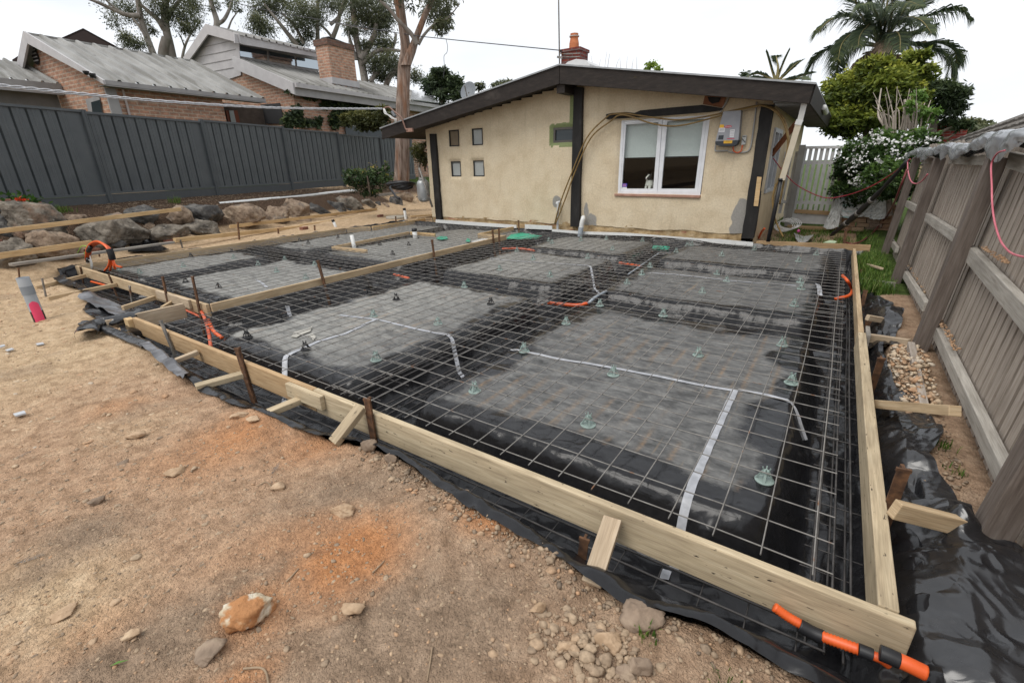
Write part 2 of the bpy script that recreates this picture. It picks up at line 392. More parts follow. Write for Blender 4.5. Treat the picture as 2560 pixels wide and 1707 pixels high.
vo = n.nodes.new('ShaderNodeTexVoronoi'); vo.inputs['Scale'].default_value = 70; vo.inputs['Randomness'].default_value = 1; n.links.new(v, vo.inputs['Vector']); vo2 = n.nodes.new('ShaderNodeTexVoronoi'); vo2.inputs['Scale'].default_value = 190; n.links.new(v, vo2.inputs['Vector'])
hm = mixc(n, .5, mixc(n, .5, noise(n, v, 22, 8, .7), noise(n, v, 75, 6, .7)), mixc(n, .4, ramp(n, vo.outputs['Distance'], [(0, (1,) * 3), (.6, (0,) * 3)]), ramp(n, vo2.outputs['Distance'], [(0, (1,) * 3), (.6, (0,) * 3)]))); bump(n, b, hm, 1.0, .022)
SOIL = m
tag(gridmesh('ground', GX, GY, GZ, SOIL, attr=dict(orange=org.ravel(), sand=sand.ravel(), grey=grey.ravel(), mulch=mulch.ravel(), grass=grass.ravel())), kind='structure')
# ---- heights of the plastic membrane over the raised pads and trenches
PADS = [(-1.40, .25, 1.0, 3.38), (-1.55, 4.05, 1.0, 6.0), (-1.6, 6.78, 1.03, 8.58), (-4.35, .2, -2.17, 3.25), (-4.5, 4.0, -2.3, 6.2), (-4.5, 6.75, -2.3, 8.58),
        (-7.95, .95, -5.52, 3.2), (-10.0, .9, -8.55, 3.2), (-7.95, 4.0, -5.52, 8.58), (-10.0, 4.0, -8.55, 8.58)]
TOPZ, FLZ = -.080, -.40
def mh_full(x, y):
    wx = x + .035 * fbm(x * 1.7, y * 1.7, 2, 31); wy = y + .035 * fbm(x * 1.7 + 9, y * 1.7, 2, 32)
    h = np.zeros_like(x); dd = np.full_like(x, -9.)
    for (x0, y0, x1, y1) in PADS:
        ax_ = np.minimum(wx - x0, x1 - wx); ay_ = np.minimum(wy - y0, y1 - wy)
        r = .14; qx = np.maximum(r - ax_, 0); qy = np.maximum(r - ay_, 0)
        d = r - np.hypot(qx, qy); d = np.where((ax_ > r) & (ay_ > r), np.minimum(ax_, ay_), d)
        dd = np.maximum(dd, d)
    h = sstep(-.19, .035, dd)
    z = FLZ + (TOPZ - FLZ) * h
    e = ye(x)
    up = np.clip((-.20 - y) / np.maximum(-.20 - e, .05), 0, 1); up = np.where(x > -5.3, up, np.clip((.35 - y) / np.maximum(.35 - e, .05), 0, 1))
    rz = sstep(1.38, 1.58, x); lz = sstep(-10.2, -10.48, x); bz = sstep(8.6, 8.72, y)
    rim = np.maximum.reduce([up ** .8, rz, lz, bz]); ztop = np.where(x < -10, -.0, np.where(y > 8, .0, -.075))
    z = z * (1 - rim) + ztop * rim
    s = 4 * h * (1 - h)
    ang = crumple(x * 2.6, y * 2.6, 3, 7, 1.0)
    z = z + s * (.04 * ang + .05 * ridged(x, y, 13, 3.4, 3)) + (1 - h) * (1 - s) * .05 * ridged(x, y, 5, 2.6, 4) + h * (.006 * fbm(x * 3, y * 3, 3, 9) + .004 * ridged(x, y, 6, 1.8, 3) + .016 * ridged(x, y, 17, 2.6, 3) * sstep(.38, .05, dd))
    out = sstep(-.16, -.3, y) * (x > -5.3) + (x <= -5.3) * sstep(.5, .3, y)
    z = z + out * (.05 * ridged(x, y, 8, 2.4, 4) + .03 * crumple(x * 2.0, y * 2.6, 8, 7)) * (.3 + .7 * np.clip(up, 0, 1) * 0 + .5 * (1 - rim))
    return z, h, dd
def mh(x, y): return float(mh_full(np.array([float(x)]), np.array([float(y)]))[0][0])
mxs = np.concatenate([np.arange(-10.5, -2.6, .042), np.arange(-2.6, 1.62, .022)]); tys = np.concatenate([np.linspace(0, .06, 26), np.linspace(.0625, .40, 140), np.linspace(.405, 1, 130)])
MX = np.repeat(mxs[None, :], len(tys), 0)
E0 = ye(MX) - .06 - .05 * fbm(MX * 1.9, MX * 0, 3, 44); MY = E0 + (8.73 - E0) * tys[:, None]
MZ, MH, MD = mh_full(MX, MY)
edge_up = sstep(.05, -.03, MY - ye(MX)); MZ = np.maximum(MZ, gh(MX, MY) + .012) * 1.0
dust = sstep(.86, 1.0, MH) * np.clip(.12 + sstep(-.02, .22, MD - np.where(MY > 3.6, .03, np.where(MX < -1.9, .06, .12)) + np.where(MY > 3.6, .10, np.where(MX < -1.9, .13, .22)) * fbm(MX * 2.6, MY * 2.6, 3, 61)) * (.78 + .22 * sstep(-1.6, -4, MX)), 0, 1)
dust = np.clip(dust, 0, 1)
stain = sum(np.exp(-((MX - .2 * k_ - .035) / .014) ** 2) for k_ in range(-25, 6)) * sstep(.1, .55, fbm(MX * 1.3, MY * 2.2, 3, 66) + .25 * sstep(-1.6, -1, MX)) * (MH > .9) * (MX > -4.6) * (MY < 3.5)
m, n, b = nodemat('black_plastic_dusty')
v = coords(n, 'Object', 1.0); pl1 = noise(n, coords(n, 'Object', (2.2, 4.6, 1)), 2.2, 8, .72, .5); pl2 = noise(n, v, 26, 6, .65)
blk = ramp(n, pl2, [(.3, (.009, .009, .010)), (.75, (.017, .017, .019))])
du = ramp(n, pl1, [(.28, (.035, .035, .035)), (.42, (.085, .085, .084)), (.56, (.15, .149, .144)), (.74, (.245, .24, .226))])
du = mixc(n, 1.0, du, ramp(n, pl2, [(.3, (.80,) * 3), (.6, (1.06,) * 3)]), 'MULTIPLY')
stn = noise(n, coords(n, 'Object', (16, .9, 1)), 1.0, 4, .6)
du = mixc(n, ramp(n, stn, [(.62, (0, 0, 0)), (.74, (.7,) * 3)]), du, (.26, .19, .12))
du = mixc(n, mixc(n, 1.0, attr(n, 'pale'), ramp(n, pl1, [(.3, (.15,) * 3), (.65, (.75,) * 3)]), 'MULTIPLY'), du, (.40, .39, .355))
du = mixc(n, mixc(n, 1.0, attr(n, 'stain'), ramp(n, pl2, [(.35, (.1,) * 3), (.65, (.75,) * 3)]), 'MULTIPLY'), du, (.30, .19, .10))
dm = edge(n, 'dust', mixc(n, .5, pl1, pl2), .22, .62, .75)
n.links.new(mixc(n, dm, blk, du), b.inputs['Base Color'])
n.links.new(mixc(n, dm, (.20, .20, .20), (.58, .58, .58)), b.inputs['Roughness'])
b.inputs['Specular IOR Level'].default_value = .34
def creases(n, v, sc, k):
    vo = n.nodes.new('ShaderNodeTexVoronoi'); vo.feature = 'DISTANCE_TO_EDGE'; vo.inputs['Scale'].default_value = sc
    ad2 = n.nodes.new('ShaderNodeMixRGB'); ad2.blend_type = 'ADD'; ad2.inputs[0].default_value = k; n.links.new(v, ad2.inputs[1]); nt_ = n.nodes.new('ShaderNodeTexNoise'); nt_.inputs['Scale'].default_value = sc * .7; n.links.new(v, nt_.inputs['Vector']); n.links.new(nt_.outputs['Color'], ad2.inputs[2]); n.links.new(ad2.outputs[0], vo.inputs['Vector']); return vo.outputs['Distance']
bump(n, b, mixc(n, .5, noise(n, v, 5, 3, .5, .8), creases(n, v, 5.5, .35)), .32, .03)
PLD = m
mem = gridmesh('plastic_membrane', MX, MY, MZ, PLD, attr=dict(dust=dust.ravel(), stain=stain.ravel(), pale=(sstep(-1.9, -3.6, MX) * .75).ravel()))
tag(mem, 'black plastic sheet lining the trenches and the raised dusty pads of the slab', 'plastic sheet')
PLB = mk('black_plastic', [(.3, (.008, .008, .009)), (.7, (.019, .019, .021))], 7, .24, bp=(4, .15, .03), spec=.8, rr=(6, .16, .34))
n = PLB.node_tree; b = n.nodes['Principled BSDF']; v = coords(n, 'Object', 1.0); bump(n, b, mixc(n, .3, creases(n, v, 3.4, .5), creases(n, v, 8, .3)), .40, .05)
PLG = mk('grey_plastic', [(.3, (.05, .05, .055)), (.7, (.20, .20, .21))], 5, .3, bp=(9, .4, .02), spec=.5)
# ---- loose crumpled plastic along the right hand board
def wob(Y, s, f=2.2): return .09 * fbm(Y * f, Y * 0 + 1.7, 3, s)
def loose(label, x0, xe, y0, y1, base, amp, seed, f=2.2, nu=70, nv=190, mat=PLB):
    U, W = np.meshgrid(np.linspace(0, 1, nu), np.linspace(0, 1, nv)); lo = y0(U) if callable(y0) else y0; Y = lo + (y1 - lo) * W + .03 * fbm(U * 4, W * 0 + seed, 2, seed) * (1 - np.abs(2 * W - 1)); X = x0 + (xe(Y) - x0) * U
    Z = base(X, Y) + amp * ridged(X, Y, seed, f, 4, .48) + amp * .5 * crumple(X * 1.3, Y * 1.3, seed, 6, 1.4)
    Z = np.maximum(Z, gh(X, Y) + .012 + .01 * ridged(X, Y, seed + 2, 6, 2))
    return tag(gridmesh('crumpled_plastic', X, Y, Z, mat), label, 'plastic sheet', 'loose plastic beside the right formwork board')
loose('black plastic crumpled in a tall fold between the two far braces by the timber fence', 1.405, lambda Y: 1.74 + wob(Y, 71) - .22 * sstep(5.0, 5.7, Y), 3.45, 5.75,
      lambda X, Y: np.interp(X, [1.4, 1.5, 1.62, 1.78], [-.30, -.14, -.03, -.04]) + .11 * np.exp(-((Y - 4.35) / .35) ** 2) * sstep(1.45, 1.7, X), .055, 12)
loose('black plastic with a curled free edge beside the pile of yellow clods', 1.405, lambda Y: np.interp(Y, [.8, 1.0, 1.25, 1.5, 1.8, 2.1, 2.5, 3.2], [1.80, 1.80, 1.70, 1.77, 1.80, 1.76, 1.64, 1.52]) + .5 * wob(Y, 73), .80, 3.2,
      lambda X, Y: np.interp(X, [1.4, 1.5, 1.6, 1.75], [-.30, -.15, -.05, -.03]) + .06 * np.exp(-((Y - 1.45) / .25) ** 2) - .07 * np.exp(-((Y - 1.02) / .1) ** 2), .05, 15)
def heap(X, Y):
    b_ = np.interp(X, [1.38, 1.46, 1.56, 1.72, 1.9, 2.1, 2.3], [-.33, -.19, -.09, -.02, -.03, -.09, -.16])
    return b_ + .10 * np.exp(-(((X - 1.735) / .07) ** 2 + ((Y - .62) / .09) ** 2)) - .17 * sstep(-.02, -.62, Y)
loose('large shiny black plastic heap spilling around the near right corner of the formwork', 1.39, lambda Y: 2.2 + wob(Y, 77) - .42 * sstep(.2, .8, Y), lambda U: -.74 + .2 * U + wob(U, 75), .80, heap, .085, 23, 2.0, 110, 200)
# ---- stones
PEB = None
m, n, b = nodemat('stone_tints'); t = attr(n, 'tint'); v = coords(n, 'Object', 1.0)
c = ramp(n, t, [(0, (.18, .14, .105)), (.3, (.31, .23, .16)), (.55, (.40, .30, .205)), (.70, (.42, .255, .15)), (.86, (.50, .39, .27)), (1, (.56, .49, .40))])
c = mixc(n, 1.0, c, ramp(n, noise(n, v, 60, 5), [(.3, (.7,) * 3), (.7, (1.2,) * 3)]), 'MULTIPLY')
n.links.new(c, b.inputs['Base Color']); b.inputs['Roughness'].default_value = .95; b.inputs['Specular IOR Level'].default_value = .15
bump(n, b, noise(n, v, 90, 5), .5, .004); PEB = m
def scatter(name, P, S, sub, seed, mat=None, label=None, tint=None, flat_=(.45, .8)):
    rr = np.random.default_rng(seed); shapes = [rockshape(sub, seed + k, 7, .16, .36) for k in range(9)]
    vs = []; fs = []; ti = []; o = 0
    for i in range(len(P)):
        Q, F = shapes[i % 9]; a = rr.uniform(0, 6.28); ca, sa = math.cos(a), math.sin(a)
        q = Q * V(1, rr.uniform(.6, 1), rr.uniform(*flat_)) * S[i]
        q = np.stack([q[:, 0] * ca - q[:, 1] * sa, q[:, 0] * sa + q[:, 1] * ca, q[:, 2] - .12 * S[i]], 1) + P[i]
        vs.append(q); fs.append(F + o); o += len(q); ti.append(np.full(len(q), rr.random() if tint is None else tint[0] + rr.random() * (tint[1] - tint[0])))
    return tag(npmesh(name, np.concatenate(vs), np.concatenate(fs), mat or PEB, smooth=False, attr=dict(tint=np.concatenate(ti))), label, kind='stuff')
def onground(x, y): return np.stack([x, y, gh(x, y)], 1)
k = 11000; u = rng.random(k) ** .75; x = -2.9 + 5.0 * rng.random(k); e = ye(x); y = e - .03 - u * (e + 2.15)
S = np.exp(rng.normal(-5.1, .55, k)).clip(.0022, .018); scatter('gravel', onground(x, y), S, 1, 100, label='fine gravel and crumbs of soil over the trodden earth', tint=(.12, .82))
k = 1500; x = -11 + 8.3 * rng.random(k); e = ye(x); y = e - .03 - rng.random(k) ** .6 * 2.0; S = np.exp(rng.normal(-4.4, .5, k)).clip(.006, .035)
scatter('gravel', onground(x, y), S, 1, 140, label='loose sandy gravel left of the slab', tint=(.5, .95))
# crumbly spoil along the trench edge and by the fence
k = 560; x = np.concatenate([rng.uniform(-1.3, 1.2, 380), rng.uniform(-.9, .3, 180)]); y = ye(x) - np.abs(rng.normal(0, .09, k)) - .02
S = np.exp(rng.normal(-4.35, .5, k)).clip(.005, .035); scatter('rubble', onground(x, y) + V(0, 0, .006), S, 1, 180, label='crumbly clods along the edge of the trench', tint=(.0, .72))
k = 230; a_ = rng.normal(0, 1, (k, 2)); cc = az(1470, 1600, -.07); x = cc[0] + a_[:, 0] * .13; y = np.minimum(cc[1] + a_[:, 1] * .085, ye(cc[0] + a_[:, 0] * .13) - .06)
S = np.exp(rng.normal(-4.25, .55, k)).clip(.006, .034); P = onground(x, y); P[:, 2] += .035 * np.exp(-(((x - cc[0]) / .15) ** 2 + ((y - cc[1]) / .1) ** 2)) * rng.random(k)
scatter('rubble', P, S, 2, 190, label='heap of broken clods in front of the near stake', tint=(.25, .6))
k = 900; y = rng.uniform(1.9, 3.35, k); x = 1.58 + .22 * rng.random(k) + .03; S = np.exp(rng.normal(-4.0, .55, k)).clip(.007, .055)
P = onground(x, y); P[:, 2] += .02 + .15 * np.exp(-((y - 2.6) / .6) ** 2) * sstep(1.58, 1.78, x) * rng.random(k)
scatter('rubble', P, S, 1, 210, label='yellow and orange clods heaped against the foot of the timber fence', tint=(.55, .98))
k = 160; y = rng.uniform(1.0, 1.9, k); x = rng.uniform(1.66, 1.86, k); S = np.exp(rng.normal(-4.6, .5, k)).clip(.005, .03)
scatter('rubble', onground(x, y) + V(0, 0, .01), S, 1, 230, label='dark crumbs of soil at the foot of the near fence bay', tint=(.05, .4))
# mulch chips on the bank under the steel fence
k = 2600; t = rng.uniform(-.5, 11, k); u = rng.uniform(.05, 1.0, k); x = FA[0] + FD[0] * t + FN[0] * u; y = FA[1] + FD[1] * t + FN[1] * u
scatter('mulch', onground(x, y) + V(0, 0, .01), np.exp(rng.normal(-3.7, .4, k)).clip(.01, .05), 1, 260, label='bark mulch on the bank under the dark steel fence', tint=(0, .35), flat_=(.15, .4))
k = 700; x = -9.5 + 6.8 * rng.random(k); e = ye(x); y = e - .06 - rng.random(k) ** .7 * 1.9; S = np.exp(rng.normal(-3.95, .4, k)).clip(.009, .045); scatter('clods', onground(x, y), S, 2, 285, label='sandy clods on the ground left of the slab', tint=(.45, .88), flat_=(.35, .7))
k = 800; u = rng.random(k) ** .8; x = -3.2 + 5.0 * rng.random(k); e = ye(x); y = e - .05 - u * (e + 2.1); S = np.exp(rng.normal(-4.45, .42, k)).clip(.006, .028)
scatter('clods', onground(x, y), S, 2, 280, label='small clods of earth scattered over the bare ground', tint=(.15, .62), flat_=(.4, .7))
# separate stones one can point at
WST = mk('pale_stone', [(.3, (.42, .33, .22)), (.5, (.55, .46, .33)), (.72, (.72, .67, .56))], 18, .95, bp=(45, 1.0, .012), layers=[(5.5, .43, .47, (.42, .20, .085), 1.0), (20, .6, .66, (.50, .30, .16), 1.0)])
ST1 = mk('buff_stone', [(.3, (.30, .20, .12)), (.55, (.44, .31, .20)), (.75, (.55, .42, .28))], 14, .92, bp=(40, .6, .01))
ST2 = mk('brown_stone', [(.3, (.17, .125, .09)), (.55, (.27, .20, .145)), (.75, (.36, .28, .20))], 14, .92, bp=(40, .6, .01))
def stone(px, py, wpx, hr, mat, label, seed, name='stone', grp='stones lying on the earth', fl=.55, z=-.08, sub=3):
    c = az(px, py, z); c[2] = float(gh(c[0], c[1])); r = wpx * pxm(c) / 2
    Q, F = rockshape(sub + 1, seed, 10, .24, .40); a = seed * 1.7; ca, sa = math.cos(a), math.sin(a)
    Q = Q * V(1.08, .85, fl); vd = c[:2] - CAM[:2]; vd /= np.linalg.norm(vd); rt = V(vd[1], -vd[0])
    P = np.stack([c[0] + (Q[:, 0] * rt[0] + Q[:, 1] * vd[0]) * r, c[1] + (Q[:, 0] * rt[1] + Q[:, 1] * vd[1]) * r, c[2] + Q[:, 2] * r + r * fl * .38], 1)
    me = npmesh(name, P, F, mat, smooth=False); return tag(me, label, 'stone', grp)
stone(628, 1520, 128, .8, WST, 'big pale rock stained orange, largest stone lying on the bare earth', 3, fl=.75)
for (px, py, wp, mt, lb, sd) in [
    (515, 1635, 82, ST2, 'grey brown clod below and left of the big pale rock', 4), (328, 1590, 50, ST1, 'buff stone with a small pebble against it near the bottom left', 5),
    (165, 1530, 58, ST1, 'flat buff stone far left, near the bottom of the photo', 6), (284, 1506, 28, ST1, 'small round stone between the flat left stone and the big pale rock', 7),
    (880, 1510, 62, ST1, 'wedge shaped buff stone right of the big pale rock', 8), (438, 1174, 50, ST1, 'long buff stone lying in the middle of the bare earth', 9),
    (338, 1088, 46, ST1, 'orange buff stone above the long buff stone', 10), (302, 1148, 36, ST2, 'smooth brown stone left of the long buff stone', 11),
    (245, 1250, 44, ST2, 'low brown stone half sunk in the earth left of centre', 12), (600, 1046, 48, ST1, 'flat pale stone just in front of the plastic edge', 13),
    (636, 1055, 34, ST1, 'rounded stone beside the flat pale stone at the plastic edge', 14), (860, 1268, 70, ST1, 'pale slab of stone sunk flush beside the trench edge', 15),
    (1155, 1232, 42, ST2, 'brown lump with red soil at the trench edge', 16), (695, 1205, 42, ST1, 'thin buff stone right of the long buff stone', 17),
    (1528, 1600, 78, ST1, 'largest clod of the heap in front of the near stake', 18), (1590, 1662, 72, ST2, 'tapered clod at the lower right of the heap', 19),
    (1420, 1610, 48, ST1, 'rounded clod at the middle of the heap', 20), (1345, 1518, 44, ST1, 'pinkish round stone above the heap of clods', 21),
    (1568, 1680, 56, ST2, 'grey clod at the bottom of the heap', 22), (1498, 1572, 40, ST2, 'dark small clod at the left of the heap', 23), (1600, 1540, 110, ST2, 'broad flat clod overhanging the plastic right of the heap', 24),
    (930, 1115, 46, ST2, 'dark clod on the trench edge right of the rusty stake', 25), (985, 1140, 40, ST2, 'second dark clod on the trench edge, nearer the camera', 26)]:
    stone(px, py, wp, .7, mt, lb, sd, fl=.5 if sd < 18 else .85)
# ================================================================== formwork timber, stakes, steel, fittings
PINE = mkwood('formwork_pine', (.36, .25, .145), (.52, .385, .235), (.62, .49, .325))
PINE_D = mkwood('tan_formwork_pine', (.33, .205, .105), (.46, .31, .17), (.55, .40, .235), sp=.8, sp2=.88)
PINE_O = mkwood('old_formwork_pine', (.32, .25, .165), (.51, .41, .27), (.63, .53, .37), (.055, .042, .03), sp=.655, sp2=.70)
PINE_Y = mkwood('fresh_pine', (.46, .30, .14), (.62, .43, .225), (.70, .52, .30), sp=.8, sp2=.9)
GREYW = mkwood('weathered_grey_timber', (.20, .18, .155), (.31, .285, .25), (.42, .39, .345), (.07, .06, .05))
BRW = mkwood('brace_timber', (.36, .27, .18), (.50, .39, .27), (.60, .49, .36))
def board(name, label, p, q, w, h, mat, up=(0, 0, 1), cat='timber', grp=None, bev=.004, nseg=1):
    b = MB(); p = V(*p); q = V(*q)
    b.bar(p, q, w, h, up); return tag(b.build(name, mat, bevel=bev), label, cat, grp)
FG = 'formwork boards round the slab'
TZ = .05
board('formwork_board', 'old knotty board with dark nail holes along the front of the slab, nearest the camera', (-2.045, -.168, TZ - .0975), (1.515, -.168, TZ - .0975), .044, .195, PINE_O, grp=FG, bev=.006)
board('formwork_board', 'clean tan board continuing the front formwork to the left of the old knotty board', (-5.50, -.166, TZ - .096), (-2.05, -.170, TZ - .096), .042, .19, PINE_D, grp=FG)
a = az(2202, 1512, TZ); board('formwork_board', 'pale thick board along the right side of the slab, near half', (1.437, -.144, TZ - .08), (1.414, 3.42, TZ - .09), .064, .17, PINE_O, grp=FG, bev=.005)
board('formwork_board', 'narrower yellowish board along the right side of the slab, far half', (1.407, 3.425, TZ - .075), (1.385, 8.70, TZ - .07), .045, .15, PINE, grp=FG)
a = ay(1888, 602, 8.76); c = ay(2178, 613, 8.76)
board('formwork_board', 'smooth brown board closing the far right end of the slab beside the house', (a[0] + .02, 8.78, a[2] - .09), (c[0], 8.78, c[2] - .09), .04, .18, PINE_D, grp=FG)
board('formwork_board', 'long thin board dividing the left bay from the main slab', (-5.30, .575, TZ - .05), (-5.42, 7.25, TZ - .05), .042, .105, PINE, grp=FG)
a = az(1195, 584, TZ); c = az(1264, 589, TZ); d_ = az(1311, 561, TZ)
board('formwork_board', 'short board turning the corner at the far end of the dividing board', a - V(0, 0, .055), c - V(0, 0, .055) + V(-.03, 0, 0), .042, .11, PINE, grp=FG)
board('formwork_board', 'short board running on to the house wall from the turned corner', a - V(0, -.03, .055), (d_[0], 8.66, TZ - .055), .042, .11, PINE_Y, grp=FG)
board('formwork_board', 'board along the front of the left bay, meeting the dividing board', (-10.22, .55, TZ - .08), (-5.326, .55, TZ - .08), .042, .16, PINE, grp=FG)
board('formwork_board', 'long board along the far left edge of the slab', (-10.245, .574, TZ - .075), (-10.25, 6.40, TZ - .075), .042, .15, PINE, grp=FG)
a = az(926, 566, TZ); c = az(1062, 546, TZ)
board('formwork_board', 'short cross piece where the far left board steps sideways', (-10.226, 6.42, TZ - .07), a - V(0, 0, .07), .04, .14, PINE, grp=FG)
board('formwork_board', 'darker board after the sideways step at the far left, running toward the house', a + V(.02, .04, -.07), c - V(0, 0, .07), .042, .14, PINE_Y, grp=FG)
a = az(262, 800, TZ - .01); c = az(458, 757, TZ - .01)
board('formwork_board', 'wide stop end board at the left end of the front formwork', a - V(0, 0, .10), c - V(0, 0, .10), .042, .19, BRW, grp=FG)
bb = ay(308, 806, -.2); board('timber_block', 'short square block wedged behind the left end of the front board', (-5.62, -.20, -.03), (-5.50, -.20, -.03), .07, .13, PINE_Y, cat='timber')
board('splice_plate', 'short pale plate nailed over the joint of the left bay front board', (-6.72, .512, .0), (-5.72, .512, .0), .034, .12, BRW)
a = ay(724, 968, -.2); c = ay(812, 1012, -.2)
board('splice_plate', 'short weathered plate over the joint between the two front boards', (a[0], -.212, TZ - .065), (c[0], -.212, TZ - .065), .04, .115, PINE_O)
board('splice_plate', 'small grey plate over the joint of the right hand boards', (1.462, 3.30, 0), (1.462, 3.62, 0), .035, .12, GREYW)
# inner set-down frame in the left bay
fr = 'set-down frame inside the left bay'
a, c = az(830, 616, TZ), az(917, 624, TZ); board('formwork_batten', 'short batten at the near end of the set-down frame', a - V(0, 0, .04), c - V(0, 0, .04), .04, .08, PINE, grp=fr)
c = az(1022, 579, TZ); board('formwork_batten', 'long batten along the left of the set-down frame', a + V(0, .05, -.04), c - V(0, 0, .04), .04, .08, PINE, grp=fr)
a, c2 = az(1022, 579, TZ), az(1088, 584, TZ); board('formwork_batten', 'short batten at the far end of the set-down frame by the capped pipe', a + V(.06, 0, -.04), c2 - V(0, 0, .04), .04, .08, PINE_Y, grp=fr)
# ---- braces
BG = 'timber braces holding the formwork'
def fbrace(p0, p1, w, h, mat, label, z1=-.06, up=(0, 0, 1), y0=-.205):
    a = ay(*p0, y0); c = az(*p1, z1); board('timber_brace', label, a - V(0, .0, h * .5), c - V(0, 0, h * .35), w, h, mat, up, grp=BG)
fbrace((494, 875), (420, 906), .06, .04, BRW, 'short brown brace left of the tall rusty stake on the front board')
fbrace((606, 930), (488, 964), .09, .045, PINE_O, 'broad pale brace lying against the leaning rusty stake')
fbrace((752, 992), (662, 1031), .075, .045, PINE_O, 'brace running from the splice plate down to the soil')
def tilt(p0, p1, w, h, mat, label, y0, y1z):
    a = ay(*p0, y0); c = az(*p1, y1z); d = c - a; s = np.cross(d, V(1, 0, 0)); board('timber_brace', label, a, c + d * .05, w, h, mat, s, grp=BG)
tilt((905, 1016), (838, 1102), .085, .045, PINE_O, 'steep split brace leaning on the front board beside the rusty stake', -.222, -.075)
tilt((1532, 1296), (1481, 1452), .088, .028, BRW, 'flat sloping brace leaning on the front board nearest the camera', -.215, -.10)
def lbrace(p0, p1, label, w=.04, h=.06, z0=-.03, z1=-.04):
    board('timber_brace', label, az(*p0, z0) - V(0, 0, h / 2), az(*p1, z1) - V(0, 0, h / 2), w, h, PINE, grp=BG)
lbrace((212, 685), (88, 715), 'leftmost brace of the left bay front board')
lbrace((290, 707), (119, 742), 'second brace of the left bay, ending at a stake on the sand')
lbrace((386, 739), (305, 765), 'brace hidden behind the rolled black plastic')
lbrace((428, 752), (404, 766), 'stub of brace beside the stop end board')
def rbrace(p0, p1, h, label, x1=1.79, mat=BRW, w=.045):
    a = ax(*p0, 1.468); c = ax(*p1, x1); board('timber_brace', label, a - V(0, 0, h / 2), c - V(0, 0, h / 2), w, h, mat, grp=BG)
rbrace((2150, 695), (2237, 706), .11, 'grey board brace in front of the grass by the fence', mat=GREYW)
rbrace((2170, 787), (2232, 798), .06, 'thin brace below the small grey splice plate on the right', x1=1.70)
rbrace((2164, 833), (2277, 849), .11, 'wide brace butting the fence post above the yellow clods')
rbrace((2183, 1000), (2393, 1015), .06, 'pale square brace ending at the fallen fence rail', x1=1.74, mat=PINE, w=.06)
rbrace((2241, 1253), (2441, 1304), .085, 'pale brace butting the nearest fence post', mat=PINE)
rbrace((2145, 652), (2205, 669), .03, 'thin stick lying across the grass', x1=1.68)
# ---- steel stakes
RUST = mk('rusty_steel', [(.3, (.06, .035, .025)), (.5, (.13, .07, .04)), (.72, (.24, .12, .06))], 22, .85, bp=(60, .5, .004), metal=.2)
GALV = mk('dull_steel', [(.3, (.14, .13, .12)), (.55, (.24, .225, .205)), (.75, (.33, .30, .27))], 14, .6, metal=.4, layers=[(8, .6, .7, (.20, .10, .05), 1.0)])
SG = 'steel stakes round the formwork'
def stake(pt, pb, plane, val, label, mat=RUST, w=.045, ext=.22):
    f = ay if plane == 'y' else ax if plane == 'x' else None
    if f: a, c = f(*pt, val), f(*pb, val)
    else: c = az(*pb, val); n_ = CAM - c; n_[2] = 0; a = ap(*pt, c, n_)
    d = (c - a) / np.linalg.norm(c - a); c = c + d * ext
    b = MB(); L = np.linalg.norm(c - a); n_ = 6
    r = V(1, .15, 0); r = r - d * (r @ d); r /= np.linalg.norm(r); u = np.cross(d, r)
    prof = [(-.5, .12), (.5, .12), (.5, -.12), (.12, -.12), (.12, -.62), (-.12, -.62), (-.12, -.12), (-.5, -.12)]     # T section
    pr = [a + (r * x + u * y) * w for x, y in prof]; b.prism(pr, d * L)
    tp = a - d * .004; b.prism([tp + (r * x + u * y) * w * 1.18 for x, y in prof], d * .018)                             # hammered head
    return tag(b.build('steel_stake', mat), label, 'stake', SG)
